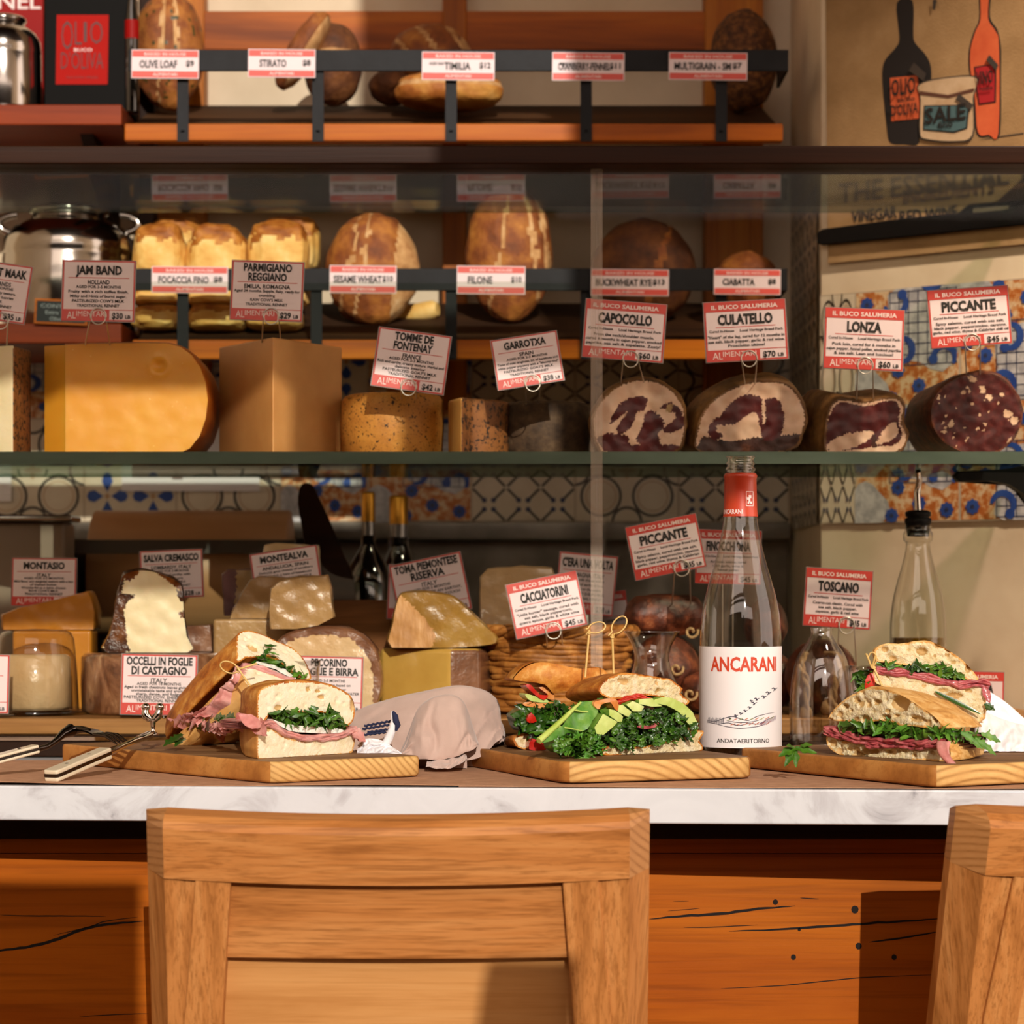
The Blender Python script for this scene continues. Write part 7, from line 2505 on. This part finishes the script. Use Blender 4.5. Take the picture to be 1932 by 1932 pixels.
fold(b, zt_([(1735, 560), (1780, 560), (1820, 580), (1845, 620), (1856, 665), (1850, 700)]), 2.575, zt_([(1700, 740), (1740, 740), (1780, 735), (1815, 722), (1838, 710), (1850, 702)]), 2.545, .012, seed=8, back=.02)
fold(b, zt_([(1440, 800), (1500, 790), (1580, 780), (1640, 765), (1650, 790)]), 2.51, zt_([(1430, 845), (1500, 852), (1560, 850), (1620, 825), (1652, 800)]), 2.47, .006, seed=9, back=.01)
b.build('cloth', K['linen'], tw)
b = MB()
fold(b, zt_([(1065, 745), (1090, 700), (1130, 690), (1190, 700), (1240, 730), (1300, 768)]), 2.465, zt_([(1060, 775), (1110, 780), (1160, 782), (1210, 783), (1250, 783), (1300, 783)]), 2.45, .003, seed=11, back=.012)
b.build('lit_towel_end', K['linenwhite'], tw)  # sunlit end of the same cloth, its brightness given by the whiter material
b = MB()
b.tube([P(*p, 2.465) for p in zt_([(1252, 545), (1262, 590), (1252, 640), (1232, 690), (1206, 738)])], [.002, .0036, .004, .0045, .004], 10)
b.build('twisted_end', K['linenwhite'], tw)
b = MB()
ft_ = Frame(P(720, 1370, 2.487), (1, -.12, .05), (0, .35, 1))
for k in range(4):
    y0 = 622 + 17 * k
    pts = [(1100 + 9 * k * (1 - 2 * (k % 2)) + 12 * i, y0 - 2.2 * i * (1 - .1 * k) + (5 if i % 2 else 0)) for i in range(13)]
    b.tube([ft_.px(*p) for p in zt_(pts)], .0013, 6)
b.tube([P(*p, 2.462) for p in zt_([(1254, 545), (1266, 570), (1270, 600), (1280, 620), (1270, 650)])], [.0012, .003, .0034, .003, .0012], 8)
b.build('navy_stripe', K['navy'], tw)

nk = MB()


def zn(l):
    return [(1560 + x / 5.194, 1190 + y / 5.194) for x, y in l]


fold(nk, zn([(1480, 540), (1600, 600), (1740, 690), (1860, 790), (1960, 880), (2080, 960)]), 2.60, zn([(1480, 860), (1600, 880), (1740, 960), (1860, 1040), (1960, 1090), (2080, 1130)]), 2.54, .012, seed=21, zfloor=ZT + .001)
fold(nk, zn([(1450, 790), (1560, 800), (1680, 850), (1800, 890), (1930, 925), (2080, 980)]), 2.53, zn([(1450, 1225), (1560, 1215), (1680, 1210), (1800, 1205), (1930, 1205), (2080, 1210)]), 2.46, .014, seed=24, zfloor=ZT + .001)
tag(nk.build('linen_napkin', K['linenwhite']), 'white linen napkin folded behind the right-hand sandwiches', 'napkin')

# ------------------------------------------------------------------ cutlery
K['handle'] = mat('cream_handle', '#dccfb4', .3, coat=.3)
K['tang'] = mat('dark_steel', '#57504b', .2, 1)


def handle(parent, a, c, w, h, up=(0, 0, 1)):
    """riveted handle: two cream scales over a steel tang"""
    a, c = Vector(a), Vector(c)
    d = (c - a).normalized()
    sd = d.cross(Vector(up)).normalized()
    u = sd.cross(d)
    for z0, z1, nm, m, k in ((-.5, -.12, 'handle_scale', K['handle'], 1), (-.12, .12, 'tang', K['tang'], 1.01), (.12, .5, 'handle_scale', K['handle'], 1)):
        b = MB()
        L = (c - a).length
        loop = []
        for x, y in ((0, -.6), (.01, -.9), (.05, -1), (.5, -.9), (1, -.85), (1, .85), (.5, .9), (.05, 1), (.01, .9), (0, .6)):
            loop.append((x * L, y * w * .5 * k))
        b.prism([a + d * x + sd * y + u * (h * z0) for x, y in loop], u * (h * (z1 - z0)))
        b.build(nm, m, parent, bevel=.0012 if nm != 'tang' else 0)
    for t in (.3, .7):
        b = MB()
        q = a.lerp(c, t) + u * h * .5
        b.lathe([(0, .0006), (.0018, .0005), (.002, 0)], q, 12)
        b.build('rivet', K['tang'], parent)


def zf(l):
    return [(x / 3.715, 1150 + y / 3.715) for x, y in l]


fk = empty('dinner_fork', P(60, 1420, 2.44), 'dark steel fork with a cream handle lying arched over the knife at the far left', 'fork')
fk.location.z = ZC
ORG[fk.name] = Vector(fk.location)
handle(fk, P(*zf([(-130, 1075)])[0], 2.40), P(*zf([(255, 975)])[0], 2.44), .016, .0085)
b = MB()
path = [P(*p, 2.445 + .012 * i) for i, p in enumerate(zf([(240, 985), (330, 962), (390, 920), (440, 872), (500, 845)]))]
b.tube(path, [.0032, .0026, .003, .0045, .007], 10)
b.build('neck', K['tang'], fk)
b = MB()
head = smooth_line([tuple(P(*p, 2.50 - .008 * i)) for i, p in enumerate(zf([(490, 848), (560, 834), (630, 842), (700, 870)]))], 4)
rows = []
for i, p in enumerate(head):
    w = .0075 + .005 * min(1, i / 6)
    rows.append([Vector(p) + Vector((.35 * w * s, .9 * w * s, 0)) for s in (-1, -.5, 0, .5, 1)])
b.grid(rows, 0)
b.grid([[q - Vector((0, 0, .0016)) for q in r] for r in rows], 0)
b.tube([Vector(p) - Vector((0, 0, .001)) for p in head[:len(head) // 2 + 3]], [.0055 - .003 * i / (len(head) // 2 + 2) for i in range(len(head) // 2 + 3)], 10)
for s in (-1, -.34, .34, 1):
    st = Vector(head[-1]) + Vector((.35 * .0125 * s, .9 * .0125 * s, -.0006))
    e = P(*zf([(862, 938)])[0], 2.46) + Vector((.35 * .0125 * s, .9 * .0125 * s, 0))
    m_ = st.lerp(e, .5) + Vector((0, 0, .0035))
    b.tube([st, m_, e], [.0021, .0018, .0008], 8)
b.build('tines', K['tang'], fk)

kn = empty('serving_fork', P(150, 1460, 2.40), 'cream-handled serving fork with two upturned prongs leaning on the left board', 'fork')
kn.location.z = ZC
ORG[kn.name] = Vector(kn.location)
handle(kn, P(*zf([(352, 1168)])[0], 2.348), P(*zf([(742, 1005)])[0], 2.43), .0175, .0115)
b = MB()
b.tube([P(*p, y) for p, y in zip(zf([(730, 1012), (800, 985), (880, 945), (960, 912), (1050, 880), (1070, 868)]), (2.428, 2.445, 2.46, 2.475, 2.49, 2.493))], [.0045, .004, .003, .0035, .0045, .003], 10)
b.build('shank', K['chrome'], kn)
c0 = P(*zf([(1072, 880)])[0], 2.494)
b = MB()
q = 2.494 / F / 3.715
b.lathe([(0, -4 * q), (42 * q, -2 * q), (34 * q, 12 * q), (16 * q, 30 * q), (16 * q, 60 * q), (22 * q, 90 * q), (34 * q, 104 * q), (30 * q, 112 * q), (0, 114 * q)], c0, 28)
b.build('collar', K['chrome'], kn)
b = MB()
for s, x, y in ((-1, 1022, 690), (1, 1120, 690)):
    t0 = P(*zf([(1066 + 12 * s, 772)])[0], 2.494)
    b.tube([t0, P(*zf([(1066 + 42 * s, 745)])[0], 2.494), P(*zf([(1066 + 48 * s, 720)])[0], 2.494), P(*zf([(x, y)])[0], 2.494)], [.0035, .0048, .004, .0028], 10)
    b.blob(P(*zf([(x, y - 6)])[0], 2.494), (.0046, .0046, .0042), 16, 10)
b.build('prongs', K['chrome'], kn)

# ------------------------------------------------------------------ which repeats belong together
GROUPS = {'price_card': 'price cards in the display case', 'bread_tag': 'tags on the bread rack rails', 'bar_chair': 'bar chairs at the counter', 'cutting_board': 'cutting boards on the bar',
          'kraft_paper_runner': 'paper runners on the bar', 'sandwich_half': 'sandwich halves on the boards', 'knotted_skewer': 'bamboo skewers in the sandwiches', 'whole_salami': 'salami pile in the case',
          'small_sausage': 'small sausages in the basket', 'wooden_crate': 'wooden crates in the case', 'paper_sheet': 'papers taped on the tiles', 'steel_oil_can': 'steel oil cans on the wall shelf',
          'glass_carafe': 'glass carafes on the bar', 'glass_tumbler': 'glass tumblers on the bar', 'timilia_loaf': 'loaves behind the timilia tag', 'stirato_loaf': 'loaves behind the stirato tag'}
for o in SC.objects:
    if o.parent is None and 'category' in o:
        st = o.name.split('.')[0]
        if st in GROUPS:
            o['group'] = GROUPS[st]
        elif st == 'wine_bottle' and 'gold' in o['label']:
            o['group'] = 'gold-capped bottles on the back counter'
